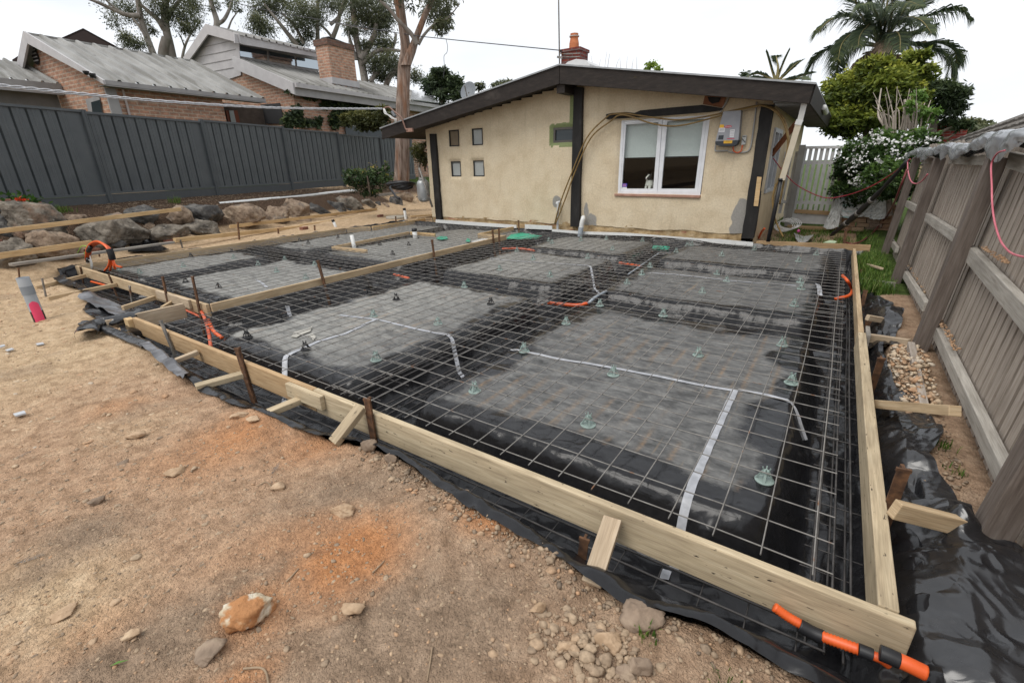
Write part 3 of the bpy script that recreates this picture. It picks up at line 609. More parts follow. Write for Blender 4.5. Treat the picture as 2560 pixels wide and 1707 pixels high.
for t, bt, pl_, v_, lb, mt in [
    ((400, 802), (437, 890), 'y', -.215, 'grey pitted stake near the left end of the front board', GALV), ((591, 871), (629, 990), 'y', -.215, 'rusty stake with a broad pale brace lying against it', RUST),
    ((917, 998), (935, 1105), 'y', -.215, 'orange brown stake beside the steep split brace', RUST), ((1461, 1347), (1448, 1452), 'y', -.275, 'short rusty stake beside the flat sloping brace nearest the camera', RUST),
    ((405, 692), (418, 752), 'y', .49, 'brown stake in front of the pale splice plate', RUST), ((480, 692), (507, 820), 'y', .50, 'tallest rusty stake where the left bay meets the main slab', RUST),
    ((270, 685), (286, 726), 'y', .51, 'dark stake behind the second brace of the left bay', RUST), ((200, 668), (212, 730), 'y', .51, 'dark stake at the far left corner of the left bay', RUST),
    ((323, 716), (329, 752), 'y', .30, 'light grey stake standing in the plastic in front of the left bay', GALV), ((261, 784), (266, 805), 'y', -.1, 'grey stake inside the roll of black plastic', GALV),
    ((104, 697), (114, 742), 'z', -.09, 'grey stake at the outer end of the second left brace', GALV), ((45, 670), (48, 700), 'z', -.08, 'thin brown stake behind the painted pipe', RUST),
    ((188, 596), (201, 627), 'z', .05, 'stake holding the lower plank by the orange conduits', RUST), ((245, 626), (251, 655), 'z', -.04, 'stake behind the arch of orange conduits', RUST),
    ((450, 600), (457, 624), 'z', -.02, 'stake where the grey rail meets the long beam', GALV), ((594, 556), (598, 601), 'z', -.02, 'tall stake clamping the left end of the upper plank', RUST),
    ((695, 572), (696, 586), 'z', -.02, 'short stake midway along the long beam', RUST), ((786, 564), (787, 577), 'z', -.02, 'short stake left of the white vent pipe', RUST),
    ((989, 541), (990, 556), 'z', -.02, 'short stake in front of the round concrete cover', RUST),
    ((794, 652), (819, 742), 'x', -5.26, 'dark stake halfway along the dividing board', RUST), ((1080, 600), (1091, 682), 'x', -5.30, 'dark stake at the second joint of the dividing board', RUST),
    ((1231, 574), (1236, 624), 'x', -5.36, 'stake close to the far end of the dividing board', RUST), ((1247, 571), (1249, 616), 'x', -5.25, 'stake at the turned corner, right hand one of the pair', RUST),
    ((1296, 551), (1297, 573), 'y', 8.3, 'thin stake where the short board meets the house wall', RUST),
    ((2260, 1173), (2222, 1278), 'x', 1.485, 'mossy brown stake by the brace to the nearest fence post', RUST), ((2204, 896), (2186, 950), 'x', 1.49, 'brown stake between the wide brace and the pale square brace', RUST),
    ((2164, 726), (2157, 756), 'x', 1.485, 'stake just below the grey board brace', RUST), ((2171, 804), (2165, 826), 'x', 1.485, 'stake under the small grey splice plate', RUST),
    ((2149, 610), (2144, 638), 'y', 8.83, 'dark stake at the far right corner of the slab', RUST), ((2116, 571), (2110, 609), 'y', 9.0, 'dark stake beyond the smooth brown end board', RUST),
    ((2155, 675), (2151, 691), 'x', 1.485, 'stub of stake in the grass strip', RUST)]:
    stake(t, bt, pl_, v_, lb, mt, .028 if t[0] < 330 else .034 if t[0] < 500 else .05 if lb.startswith(('rusty', 'tallest', 'orange', 'mossy', 'grey pitted')) else .045)
# ---- steel mesh
STEEL = mk('mesh_steel', [(.3, (.15, .14, .13)), (.55, (.235, .222, .205)), (.75, (.31, .295, .275))], 12, .55, metal=.1, layers=[(7, .64, .72, (.22, .10, .045), 1.0)])
STEEL_D = mk('dark_bar_steel', [(.3, (.05, .048, .047)), (.7, (.12, .11, .105))], 12, .5, metal=.4)
def meshsheet(label, x0, x1, y0, y1, sx, sy, z=0, dz=.006, ox=.0, oy=.0, r=.0037, seed=0, tailx=.07, taily=.06, mat=STEEL, name='reinforcing_mesh'):
    b = MB()
    def zz(x, y): return z + dz * float(fbm(np.array(x * 1.3), np.array(y * 1.3), 2, seed)) * 1.6
    nx = int(round((x1 - x0) / sx)); ny = int(round((y1 - y0) / sy))
    for i in range(nx + 1):
        x = x0 + i * sx; ys_ = np.linspace(y0 - taily, y1 + taily, max(3, int((y1 - y0) / .5)))
        b.tube([(x + .004 * math.sin(y * 2.1 + i), y, zz(x, y) + .004) for y in ys_], r, 5, False)
    for j in range(ny + 1):
        y = y0 + j * sy; xs_ = np.linspace(x0 - tailx, x1 + tailx, max(3, int((x1 - x0) / .4)))
        b.tube([(x, y + .004 * math.sin(x * 2.3 + j), zz(x, y) - .004) for x in xs_], r, 5, False)
    return tag(b.build(name, mat, smooth=True), label, 'steel mesh', 'steel mesh sheets laid over the slab')
meshsheet('square steel mesh over the near right pad, nearest sheet to the camera', -2.0, 1.2, 0.0, 4.2, .2, .2, seed=1)
meshsheet('square steel mesh over the far right pads, lapping the nearer sheet', -2.0, 1.2, 4.09, 8.49, .2, .2, z=.012, seed=2)
meshsheet('square steel mesh over the near left pad of the main slab', -5.1, -1.9, .0, 4.2, .2, .2, z=-.012, seed=3)
meshsheet('square steel mesh over the far left pads of the main slab up to the house', -5.1, -1.9, 4.09, 8.49, .2, .2, z=.004, seed=4)
meshsheet('square steel mesh over the near pads of the left bay', -10.1, -5.5, .75, 4.15, .2, .2, seed=5, tailx=.03)
meshsheet('square steel mesh over the far pads of the left bay up to the house', -10.1, -5.5, 4.05, 8.45, .2, .2, z=.012, seed=6, tailx=.03)
def trench(label, p, q, wid, zl, zt, n=4, st=.3, mat=STEEL_D, seed=0):
    p = V(*p); q = V(*q); d = (q - p); L = np.linalg.norm(d); d /= L; s = V(-d[1], d[0], 0); b = MB()
    for z in (zl, zt):
        if z is None: continue
        for k in range(n):
            o = (k / (n - 1) - .5) * wid
            b.tube([p + s * o + d * t + V(0, 0, z + .012 * math.sin(t * 1.7 + k + seed)) for t in np.linspace(0, L, max(4, int(L / .6)))], .0062, 5, False)
        for t in np.arange(.1, L, st):
            b.tube([p + d * t + s * (wid / 2 + .05) + V(0, 0, z - .008), p + d * t - s * (wid / 2 + .05) + V(0, 0, z - .008)], .0035, 4, False)
    return tag(b.build('trench_mesh', mat, smooth=True), label, 'trench steel', 'ladder steel in the beam trenches')
trench('ladder steel in the trench between the left and right pads of the main slab', (-1.82, .0, 0), (-1.82, 8.4, 0), .26, -.31, -.05, 4)
trench('ladder steel in the trench under the right side board', (1.30, -.12, 0), (1.28, 8.3, 0), .14, -.33, -.20, 3, .4)
trench('ladder steel in the trench under the front board', (-5.3, -.17, 0), (1.30, -.17, 0), .26, -.31, None, 4, .2)
trench('ladder steel in the trench beside the dividing board', (-4.92, .1, 0), (-5.0, 8.4, 0), .34, -.30, -.055, 5)
trench('ladder steel in the cross trench of the right hand pads', (-1.4, 3.72, 0), (1.0, 3.72, 0), .2, -.32, None, 3, .3)
trench('ladder steel in the trench in front of the left bay', (-10.1, .42, 0), (-5.4, .42, 0), .3, -.24, None, 4, .2)
trench('ladder steel in the cross trench of the left bay', (-10.0, 3.6, 0), (-5.6, 3.6, 0), .24, -.30, -.03, 4, .3)
# ---- bar chairs
CH_G = flat('pale_green_plastic', (.27, .345, .315), .5); CH_K = flat('black_chair_plastic', (.02, .02, .021), .5)
def chair_proto(mat):
    t = thing('bar_chair', 'bar chair', 'bar chair')
    b = MB(); b.lathe((0, 0, 0), [(.040, .0), (.052, .0), (.052, .005), (.044, .009), (.040, .009)], 20); b.build('base_ring', mat, t)
    b = MB(); b.lathe((0, 0, 0), [(.019, .045), (.022, .045), (.017, .068), (.014, .068)], 12)
    for k in range(4):
        a = k * math.pi / 2 + .4; b.bar((.045 * math.cos(a), .045 * math.sin(a), .004), (.017 * math.cos(a), .017 * math.sin(a), .062), .013, .007, (math.cos(a), math.sin(a), .5))
    b.build('cone_legs', mat, t)
    b = MB()
    for k in range(4):
        a = k * math.pi / 2 + .4; b.bar((.013 * math.cos(a), .013 * math.sin(a), .064), (.020 * math.cos(a), .020 * math.sin(a), .088), .007, .005, (math.cos(a), math.sin(a), .2))
    b.build('bar_clip', mat, t); return t
protos = {'g': chair_proto(CH_G), 'k': chair_proto(CH_K)}; fresh = {'g': True, 'k': True}
CHP = [(1470, 1063, 'g'), (1910, 1203, 'g'), (1187, 978, 'g'), (1533, 938, 'g'), (1980, 960, 'g'), (1310, 880, 'g'), (1745, 890, 'g'), (1955, 865, 'g'), (1415, 812, 'g'), (1660, 790, 'g'), (1499, 768, 'g'),
       (1755, 732, 'g'), (1567, 710, 'g'), (1604, 689, 'g'), (1816, 704, 'g'), (1622, 665, 'g'), (1799, 679, 'g'), (1985, 766, 'g'), (2005, 694, 'g'), (2002, 725, 'g'),
       (1452, 602, 'g'), (1520, 597, 'g'), (1606, 605, 'g'), (1685, 607, 'g'), (1729, 614, 'g'), (1690, 632, 'g'), (1804, 640, 'g'), (1886, 625, 'g'), (2041, 634, 'g'), (1996, 654, 'g'), (1531, 625, 'g'), (1481, 642, 'g'),
       (941, 902, 'g'), (1095, 810, 'g'), (934, 792, 'g'), (991, 750, 'k'), (1227, 761, 'k'), (1161, 721, 'g'), (896, 732, 'k'), (619, 845, 'k'), (765, 875, 'k'), (692, 799, 'k'),
       (1217, 642, 'k'), (1249, 675, 'g'), (1375, 691, 'g'), (1333, 649, 'g'), (1300, 627, 'g'), (1380, 609, 'g'), (1322, 600, 'g'),
       (465, 707, 'k'), (547, 720, 'k'), (459, 667, 'g'), (350, 684, 'g'), (635, 661, 'g'), (692, 680, 'g'), (585, 646, 'g'), (765, 697, 'g'), (656, 634, 'k'), (595, 625, 'k'), (474, 644, 'k'), (700, 640, 'k'), (300, 675, 'g'),
       (727, 601, 'k'), (771, 609, 'k'), (846, 596, 'k'), (950, 612, 'k'), (1022, 614, 'k'), (1042, 595, 'k'), (982, 637, 'k'), (722, 642, 'g'), (832, 654, 'g')]
PADN = ['near right pad', 'middle right pad', 'far right pad', 'near left pad of the main slab', 'middle left pad of the main slab', 'far left pad of the main slab', 'near pad of the left bay', 'outer near pad of the left bay', 'far pad of the left bay', 'outer far pad of the left bay']
ORD = ['first', 'second', 'third', 'fourth', 'fifth', 'sixth', 'seventh', 'eighth', 'ninth', 'tenth', 'eleventh', 'twelfth']
bypad = {}
for px, py, k in CHP:
    c = az(px, py, TOPZ); best = min(range(len(PADS)), key=lambda i: max(PADS[i][0] - c[0], c[0] - PADS[i][2], 0) + max(PADS[i][1] - c[1], c[1] - PADS[i][3], 0))
    bypad.setdefault((best, k), []).append((py, px, c))
for (pi_, k), L in sorted(bypad.items()):
    L.sort(key=lambda t: -t[0])
    x0, y0, x1, y1 = PADS[pi_]
    for i, (py, px, c) in enumerate(L):
        c[0] = min(max(c[0], x0 + .05), x1 - .05); c[1] = min(max(c[1], y0 + .06), y1 - .06)
        loc = (float(c[0]), float(c[1]), mh(c[0], c[1]) + .002)
        if fresh[k]: o = protos[k]; o.location = loc; fresh[k] = False
        else: o = clone(protos[k], None, loc)
        o.rotation_euler = (0, 0, R.uniform(0, 3)); s = R.uniform(.95, 1.05); o.scale = (s, s, s)
        col = 'pale green' if k == 'g' else 'black'
        tag(o, f"{ORD[i]} nearest {col} bar chair on the {PADN[pi_]}", 'bar chair', 'plastic bar chairs under the steel mesh')
# ---- tape strips that follow the plastic
TAPE = mk('silver_tape', [(.3, (.30, .31, .33)), (.6, (.43, .44, .47)), (.8, (.54, .55, .58))], 18, .38, bp=(30, .5, .006), spec=.6)
def follow(pts, z=TOPZ, dens=.03):
    P = [az(*p, z)[:2] for p in pts]; out = []
    for a, c in zip(P[:-1], P[1:]):
        n_ = max(2, int(np.linalg.norm(c - a) / dens))
        out += [a + (c - a) * t for t in np.linspace(0, 1, n_, endpoint=False)]
    return np.array(out + [P[-1]])
def tape(label, pts, w=.048, z=TOPZ, lift=.006):
    Q = follow(pts, z); d = np.gradient(Q, axis=0); d /= np.linalg.norm(d, axis=1)[:, None] + 1e-9; s = np.stack([-d[:, 1], d[:, 0]], 1)
    vs = []
    for k in range(4):
        o = Q + s * w * (k / 3 - .5) * (1 + .06 * np.sin(np.arange(len(Q)) * .9 + k))[:, None]
        zz = mh_full(o[:, 0], o[:, 1])[0]; vs.append(np.c_[o, zz])
    zc = np.maximum.reduce([v_[:, 2] for v_ in vs]) + lift
    for v_ in vs: v_[:, 2] = np.maximum(v_[:, 2] + lift, zc - .012)
    A = np.stack(vs, 1); n_ = len(Q); idx = np.arange(n_ * 4).reshape(n_, 4)
    fs = np.stack([idx[:-1, :-1], idx[:-1, 1:], idx[1:, 1:], idx[1:, :-1]], -1).reshape(-1, 4)
    return tag(npmesh('silver_tape', A.reshape(-1, 3), fs, TAPE), label, 'tape', 'silver tape sealing the plastic')
tape('long silver strip running down the near right pad to the front board', [(1838, 975), (1785, 1088), (1730, 1215), (1712, 1262), (1700, 1305)])
tape('silver strip crossing the near right pad from left to right', [(1252, 876), (1310, 880), (1400, 899), (1535, 921), (1700, 953), (1835, 977)], .04)
tape('short silver strip at the right end of the near right pad', [(1845, 976), (1920, 990), (1990, 1012), (2030, 1035)], .035)
tape('silver strip over the near left pad, dropping into the middle trench', [(850, 788), (947, 800), (1040, 823), (1130, 843), (1165, 885), (1195, 897)], .045)
tape('faint silver strip running toward the front on the near left pad', [(944, 797), (862, 836), (800, 853), (752, 875)], .045)
tape('silver strip hanging over the front edge of the near left pad', [(750, 876), (716, 893), (703, 915), (695, 932)], .05)
tape('long silver strip across the middle right pad', [(1575, 680), (1687, 687), (1825, 702), (1990, 716)], .045)
tape('curled silver strip at the right end of the middle right pad', [(2030, 695), (2046, 715), (2050, 735)], .06)
tape('short silver strip on the slope below the dividing board', [(712, 735), (735, 752), (757, 774)], .055)
tape('thin silver strip on the middle left pad of the main slab', [(1225, 648), (1350, 657), (1470, 665), (1500, 690), (1515, 705)], .04)
tape('end of the long silver strip showing below the front board', [(1672, 1392), (1668, 1408), (1663, 1424)], .045, -.30)
tape('thin silver strip in the left bay', [(640, 700), (655, 708), (668, 720)], .04)
# ---- conduits and pipes
ORC = mk('orange_conduit', [(.3, (.62, .085, .015)), (.7, (.78, .13, .025))], 10, .42, spec=.5)
REDC = mk('faded_red_conduit', [(.3, (.50, .09, .04)), (.7, (.66, .16, .08))], 10, .45)
BLT = flat('black_tape', (.018, .018, .02), .45); WHT = flat('white_plastic', (.72, .72, .70), .4); GPV = flat('grey_pipe', (.36, .40, .44), .45)
def spl(pts, n=10):
    P = [V(*p) for p in pts]; P = [2 * P[0] - P[1]] + P + [2 * P[-1] - P[-2]]; out = []
    for i in range(1, len(P) - 2):
        for t in np.linspace(0, 1, n, endpoint=False):
            a, b_, c, d = P[i - 1], P[i], P[i + 1], P[i + 2]
            out.append(.5 * ((2 * b_) + (-a + c) * t + (2 * a - 5 * b_ + 4 * c - d) * t * t + (-a + 3 * b_ - 3 * c + d) * t ** 3))
    return out + [P[-2]]
def pipe(name, label, pts, r, mat, cat='conduit', grp=None, n=10, rib=False, parent=None):
    b = MB(); S_ = spl(pts, n)
    if rib:
        S2 = []
        for a, c in zip(S_[:-1], S_[1:]):
            k = max(1, int(np.linalg.norm(c - a) / .006)); S2 += [a + (c - a) * t / k for t in range(k)]
        S_ = S2; r = [r * (1.0 if i % 2 else .84) for i in range(len(S_))]
    b.tube(S_, r, 12); return tag(b.build(name, mat, parent, smooth=True), label, cat, grp)
base = az(265, 677, 0.0); yb = base[1]
t = thing('conduit_bundle', 'arch of orange conduits taped together at the far left corner of the slab', 'conduits', base)
kids = []
arch = [(279, 650), (275, 627), (263, 613), (247, 606), (232, 611), (222, 625), (220, 645), (220, 653)]
for k, (bx, by) in enumerate([(262, 677), (275, 676), (289, 672), (304, 668)]):
    off = V(0, .0, 0); pts = [ay(bx, by, yb + .03 * k) - V(0, 0, .0), ay(bx + (279 - bx) * .55, 664, yb + .02 * k)] + [ay(px + (k - 1.5) * 3.2, py + (k - 1.5) * 1.6, yb + .03 * k) for px, py in arch]
    kids.append(pipe('conduit', None, pts, .0175, ORC, None))
kids.append(pipe('tape_wrap', None, [ay(273, 622, yb), ay(278, 636, yb), ay(281, 648, yb)], .05, BLT, None)); kids.append(pipe('tape_band', None, [ay(226, 618, yb), ay(221, 628, yb)], .036, BLT, None)); kids.append(pipe('tape_band', None, [ay(220, 647, yb), ay(220, 653, yb)], .034, BLT, None))
GRC = flat('green_yellow_wire', (.30, .62, .08), .5)
for k in range(4): kids.append(pipe('white_cable', None, [ay(218 + k * 2, 650, yb), ay(217 + k * 3, 664, yb + .02), ay(220 + k * 3, 675, yb), ay(227 + k * 1.5, 668 - k * 2, yb), ay(225, 640, yb)], 0.0055, WHT, None))
for e in [[(222, 618), (205, 615), (194, 632)], [(220, 626), (212, 632), (206, 643)], [(224, 620), (214, 628), (213, 640)]]: kids.append(pipe('earth_wire', None, [ay(*p, yb) for p in e], .006, GRC, None))
hold(t, kids)
def zp(L): return [az(px, py, z) for px, py, z in L]
CG = 'orange conduits lying in the trenches'
pipe('conduit', 'red conduit dropping from the dividing board corner into the front trench', zp([(488, 760, -.03), (503, 778, -.06), (514, 802, -.09), (522, 832, -.13), (527, 868, -.22)]), .019, REDC, grp=CG)
pipe('conduit', 'bright orange conduit bending right behind the red one', zp([(521, 800, -.10), (527, 814, -.10), (536, 830, -.11), (556, 845, -.16)]), .020, ORC, grp=CG)
pipe('conduit', 'thin red conduit beside the stop end board', zp([(452, 770, -.09), (480, 782, -.12), (506, 795, -.15)]), .014, REDC, grp=CG)
pipe('conduit', 'orange conduit curving out from under the right side board', [az(2106, 689, -.03), az(2119, 703, -.05), ax(2130, 724, 1.395), az(2122, 739, -.09), az(2088, 747, -.11)], .021, ORC, grp=CG)
pipe('conduit', 'orange conduit crossing the middle trench, bent up at its right end', zp([(1369, 756, -.11), (1410, 761, -.13), (1445, 763, -.13), (1473, 757, -.10)]), .024, ORC, grp=CG)
pipe('conduit', 'grey blue conduit rising out of the middle trench', zp([(1472, 757, -.09), (1490, 742, -.075), (1515, 728, -.07)]), .02, GPV, grp=CG)
pipe('conduit', 'orange conduit crossing the far end of the middle trench', zp([(1548, 657, -.13), (1575, 661, -.13), (1602, 666, -.11)]), .022, ORC, grp=CG)
pipe('conduit', 'faded orange conduit at the edge of the middle left pad', zp([(1255, 623, -.06), (1280, 621, -.055), (1310, 623, -.06), (1337, 627, -.075)]), .022, REDC, grp=CG)
pipe('conduit', 'short red conduit end on the slope below the dividing board', zp([(985, 687, -.10), (1003, 691, -.10), (1022, 696, -.10)]), .022, REDC, grp=CG)
pipe('conduit', 'grey conduit lying along the edge of the middle right pad', zp([(1570, 686, -.07), (1605, 662, -.07), (1650, 631, -.07)]), .012, GPV, grp=CG)
pipe('conduit', 'orange conduit under the brace of the left bay', zp([(228, 704, -.13), (262, 713, -.14), (282, 719, -.14)]), .017, ORC, grp=CG)
t = thing('corrugated_conduit', 'corrugated orange conduit with black tape joints under the near end of the front board', 'conduit', ay(2060, 1580, -.255), CG)
def yy(L, y): return [ay(px, py, y) for px, py in L]
hold(t, [pipe('conduit', None, yy([(1935, 1516), (1970, 1541), (2003, 1560)], -.250), .020, ORC, None, rib=True), pipe('tape_wrap', None, yy([(1998, 1562), (2030, 1580), (2058, 1592)], -.252), .0265, BLT, None),
         pipe('conduit', None, yy([(2055, 1590), (2100, 1606), (2150, 1624)], -.258), .022, ORC, None, rib=True), pipe('tape_wrap', None, yy([(2147, 1623), (2170, 1632), (2182, 1637)], -.258), .0235, BLT, None),
         pipe('conduit', None, yy([(2180, 1637), (2205, 1647), (2225, 1662)], -.262), .018, ORC, None, rib=True)])
t = thing('capped_conduit', 'smooth orange conduit with a taped black cap poking out of the plastic at the corner', 'conduit', ay(2290, 1665, -.30), CG)
hold(t, [pipe('conduit', None, yy([(2235, 1645), (2270, 1660), (2315, 1682)], -.30), .026, ORC, None), pipe('taped_cap', None, yy([(2200, 1630), (2222, 1639), (2248, 1651)], -.30), .0275, BLT, None)])
# big grey drain riser with pink paint
PINK = flat('pink_marking_paint', (.78, .07, .16), .6)
c = az(103, 806, -.12); n_ = CAM - c; n_[2] = 0; tp = ap(56, 694, c, n_); ax3 = (tp - c); L = np.linalg.norm(ax3)
t = thing('drain_riser', 'leaning grey drain pipe sprayed pink with a black band at its foot', 'pipe', c)
rr_ = .060; vd = (CAM - c); vd[2] = 0; vd /= np.linalg.norm(vd); sd = np.cross(vd, ax3 / L)
def ring(r0, f0, f1, name, mat, r1=None):
    b = MB(); b.tube([c + ax3 * f0, c + ax3 * (f0 + f1) / 2, c + ax3 * f1], [r0, r0, r1 or r0], 28, False); b.tube([c + ax3 * f1, c + ax3 * f0], [(r1 or r0) - .005, r0 - .005], 28, False); return b.build(name, mat, smooth=True)
def patch(r0, pts, name, mat):
    vs = [c + ax3 * f + r0 * (math.cos(a) * vd + math.sin(a) * sd) for a, f in pts]; b = MB(); b.poly(vs); return b
def paint(f0, f1, wa, name):
    b = MB(); n1 = 14
    rows = []
    for i in range(n1 + 1):
        f = f0 + (f1 - f0) * i / n1; ww = wa * math.sqrt(max(0, 1 - max(0, (i / n1 - .72) / .28) ** 2)) * (1 + .05 * math.sin(i * 2.3))
        rows.append([c + ax3 * f + (rr_ + .0018) * (math.cos(a) * vd + math.sin(a) * sd) for a in np.linspace(-ww, ww, 12)])
    vs = [p for r_ in rows for p in r_]; fs = [(i * 12 + j, i * 12 + j + 1, (i + 1) * 12 + j + 1, (i + 1) * 12 + j) for i in range(n1) for j in range(11)]
    b.add(vs, fs); return b.build(name, PINK, smooth=True)
hold(t, [ring(rr_ + .001, -.15, .27, 'bitumen_band', BLT), ring(rr_, .265, .66, 'pipe_wall', GPV), ring(rr_ + .004, .64, .82, 'rubber_collar', flat('grey_collar', (.24, .27, .30), .5)), ring(rr_ + .002, .80, 1.0, 'pipe_socket', flat('pale_grey_pipe', (.43, .47, .51), .45)), paint(.04, .50, .82, 'paint_patch')])
# vent pipes
def riser(px0, py0, px1, py1, r, z, label, mat=WHT, cap=False):
    c = az(px1, py1, z); n_ = CAM - c; n_[2] = 0; tp = ap(px0, py0, c, n_); t = thing('vent_pipe', label, 'pipe', c, 'capped drain pipes')
    b = MB(); b.tube([c - V(0, 0, .25), c, tp], r, 16); k = [b.build('pipe_wall', mat, smooth=True)]
    if cap:
        d = (tp - c) / np.linalg.norm(tp - c); b = MB(); b.tube([tp - d * .02, tp + d * .045], r * 1.12, 16); k.append(b.build('pipe_cap', BLT, smooth=True))
    hold(t, k)
riser(255, 592, 270, 632, .055, -.03, 'grey pipe with black cap behind the arch of orange conduits', GPV, True)
riser(833, 553, 841, 571, .04, -.05, 'grey white pipe with black cap outside the far left board', WHT, True); riser(1011, 524, 1015, 550, .045, -.03, 'white pipe with black cap beside the round concrete cover', WHT, True)
riser(879, 588, 886, 620, .042, -.05, 'milky white pipe inside the set-down frame', WHT); riser(1036, 576, 1038, 592, .06, -.04, 'short fat white pipe with black cap at the far end of the frame', WHT, True)
def whitepipe(pts, r, name, label, mat=WHT): return pipe(name, label, pts, r, mat, 'pipe')
whitepipe([ay(1394, 577, 8.70), ay(1394, 540, 8.70), ay(1395, 514, 8.70), ay(1392, 508, 8.70), ay(1400, 505, 8.74)], .03, 'water_pipe', 'thin white pipe standing against the house wall left of the dark post', flat('pale_grey_plastic', (.55, .56, .56), .45))
t = thing('drain_elbow', 'white drain elbow on a grey pipe beside the middle house post', 'pipe', ay(1451, 588, 8.55))
hold(t, [pipe('lower_pipe', None, [ay(1450, 592, 8.55), ay(1452, 575, 8.55), ay(1453, 568, 8.55)], .062, GPV, None), pipe('elbow', None, [ay(1453, 570, 8.55), ay(1455, 556, 8.55), ay(1458, 546, 8.58), ay(1458, 544, 8.72)], .056, WHT, None)])
# green sheets and sundries
GRN = flat('green_plastic', (.03, .42, .27), .4)
def patchz(name, label, pts, z, mat, cat, th=.006):
    b = MB(); P = [az(px, py, z) for px, py in pts]; b.prism(P, (0, 0, th)); return tag(b.build(name, mat), label, cat)
patchz('green_sheet', 'bright green plastic sheet under the mesh by the house wall', [(1266, 597), (1278, 586), (1300, 582), (1356, 590), (1343, 597), (1300, 598)], -.06, GRN, 'plastic sheet')
pipe('green_duct', 'short green duct end poking out of the far end of the middle trench', zp([(1634, 620, -.10), (1652, 621, -.09), (1672, 623, -.09)]), .055, GRN, 'duct')
patchz('green_scrap', 'small crumpled green scrap in the left bay', [(1090, 598), (1098, 593), (1117, 593), (1120, 598), (1104, 600)], -.05, GRN, 'plastic scrap', .015)
patchz('green_scrap', 'small green scrap beside the turned corner of the dividing board', [(1164, 604), (1168, 598), (1176, 600), (1175, 606)], -.05, GRN, 'plastic scrap', .015)
patchz('foam_offcut', 'cream offcut lying under the turned corner of the dividing board', [(1178, 605), (1205, 598), (1225, 600), (1200, 608)], -.03, WHT, 'offcut', .02)
SCR = flat('dirty_white_film', (.45, .43, .38), .5)
patchz('plastic_scrap', 'torn white film lying on the near left pad', [(728, 842), (736, 831), (770, 822), (781, 816), (776, 829), (752, 838), (742, 844)], -.07, SCR, 'plastic scrap', .006)
patchz('plastic_scrap', 'small torn white scrap beside the larger film on the near left pad', [(770, 840), (782, 834), (790, 843), (783, 852), (778, 843)], -.07, SCR, 'plastic scrap', .006)
for pts, lb in [([(34, 1037), (62, 1029), (66, 1035), (40, 1042)], 'curved grey pipe offcut lying on the bare earth at the left'), ([(0, 866), (12, 863), (14, 866), (1, 870)], 'white scrap at the left edge of the photo'), ([(14, 877), (30, 872), (36, 874), (20, 879)], 'second white scrap, right of the edge one'), ([(90, 861), (108, 858), (111, 861), (95, 864)], 'pale scrap below the painted pipe')]:
    patchz('litter_scrap', lb, pts, -.085, flat('pale_scrap', (.5, .52, .54), .5), 'litter', .012)
# rolled plastic at the stop end board
b = MB(); cc = [az(px, py, -.06) for px, py in [(226, 846), (236, 828), (262, 818), (300, 812), (330, 804)]]
def roll(name, label, pts, r, mat, open_=True):
    b = MB(); S_ = spl(pts, 8); b.tube(S_, [r * (1 + .22 * math.sin(i * .8)) for i in range(len(S_))], 12, not open_); return tag(b.build(name, mat, smooth=True), label, 'plastic sheet', 'rolled plastic edges')
def curl(label, pts, r, a0, a1, seed, mat=PLB):
    S_ = np.array(spl(pts, 12)); N_ = len(S_); k = 26; vs = []
    for i in range(N_):
        d = S_[min(i + 1, N_ - 1)] - S_[max(i - 1, 0)]; d /= np.linalg.norm(d); sd = np.cross(d, V(0, 0, 1)); sd /= np.linalg.norm(sd)
        for j in range(k):
            t = a0 + (a1 - a0) * j / (k - 1) + .25 * math.sin(i * .31 + seed); rj = r * (1 + .25 * float(fbm(np.array(i * .16), np.array(j * .25), 3, seed)) + .9 * (j / (k - 1)) ** 2 * .5)
            vs.append(S_[i] + sd * rj * math.cos(t) * 1.5 + V(0, 0, r + rj * math.sin(t)))
    idx = np.arange(N_ * k).reshape(N_, k); fs = np.stack([idx[:-1, :-1], idx[:-1, 1:], idx[1:, 1:], idx[1:, :-1]], -1).reshape(-1, 4)
    return tag(npmesh('plastic_curl', vs, fs, mat), label, 'plastic sheet', 'curled plastic edges')
curl('sheet of black plastic curled up behind the stop end board', [c + V(0, 0, .0) for c in cc] + [az(352, 793, -.06)], .055, -.6, 3.4, 3)
curl('tongue of black plastic curling over the soil at the left of the front board', [az(px, py, -.075) for px, py in [(210, 816), (240, 820), (275, 836), (330, 856), (370, 872)]], .032, -.3, 3.0, 5)
GX_, GY_ = np.meshgrid(np.linspace(0, 1, 60), np.linspace(0, 1, 24))
def flap(label, P0, P1, P2, P3, z, amp, seed, mat):
    A, B, C_, D = [az(*p, z) for p in (P0, P1, P2, P3)]
    Q = (A[:, None, None] * (1 - GX_) * (1 - GY_) + B[:, None, None] * GX_ * (1 - GY_) + C_[:, None, None] * GX_ * GY_ + D[:, None, None] * (1 - GX_) * GY_)
    w_ = .05 * fbm(GX_ * 3, GY_ * 3, 2, seed); X, Y = Q[0] + w_, Q[1] + .6 * w_
    Z = np.maximum(gh(X, Y), mh_full(X, Y)[0]) + .02 + amp * (.5 + .5 * crumple(X * 1.6, Y * 1.6, seed, 7))
    return tag(gridmesh('plastic_flap', X, Y, Z, mat), label, 'plastic sheet', 'loose plastic flaps along the front edge')
flap('pale grey plastic flap spread on the sand in front of the left bay', (200, 755), (300, 790), (352, 752), (240, 728), -.09, .035, 5, PLG)
flap('dark plastic flap under the two left braces', (130, 705), (225, 742), (262, 712), (190, 692), -.09, .03, 8, PLB)
flap('grey plastic flap beside the stop end board', (300, 800), (360, 812), (420, 775), (360, 758), -.10, .03, 9, PLG)
flap('long grey plastic lip along the soil edge before the broad pale brace', (330, 868), (470, 972), (482, 945), (360, 850), -.11, .025, 10, PLG)
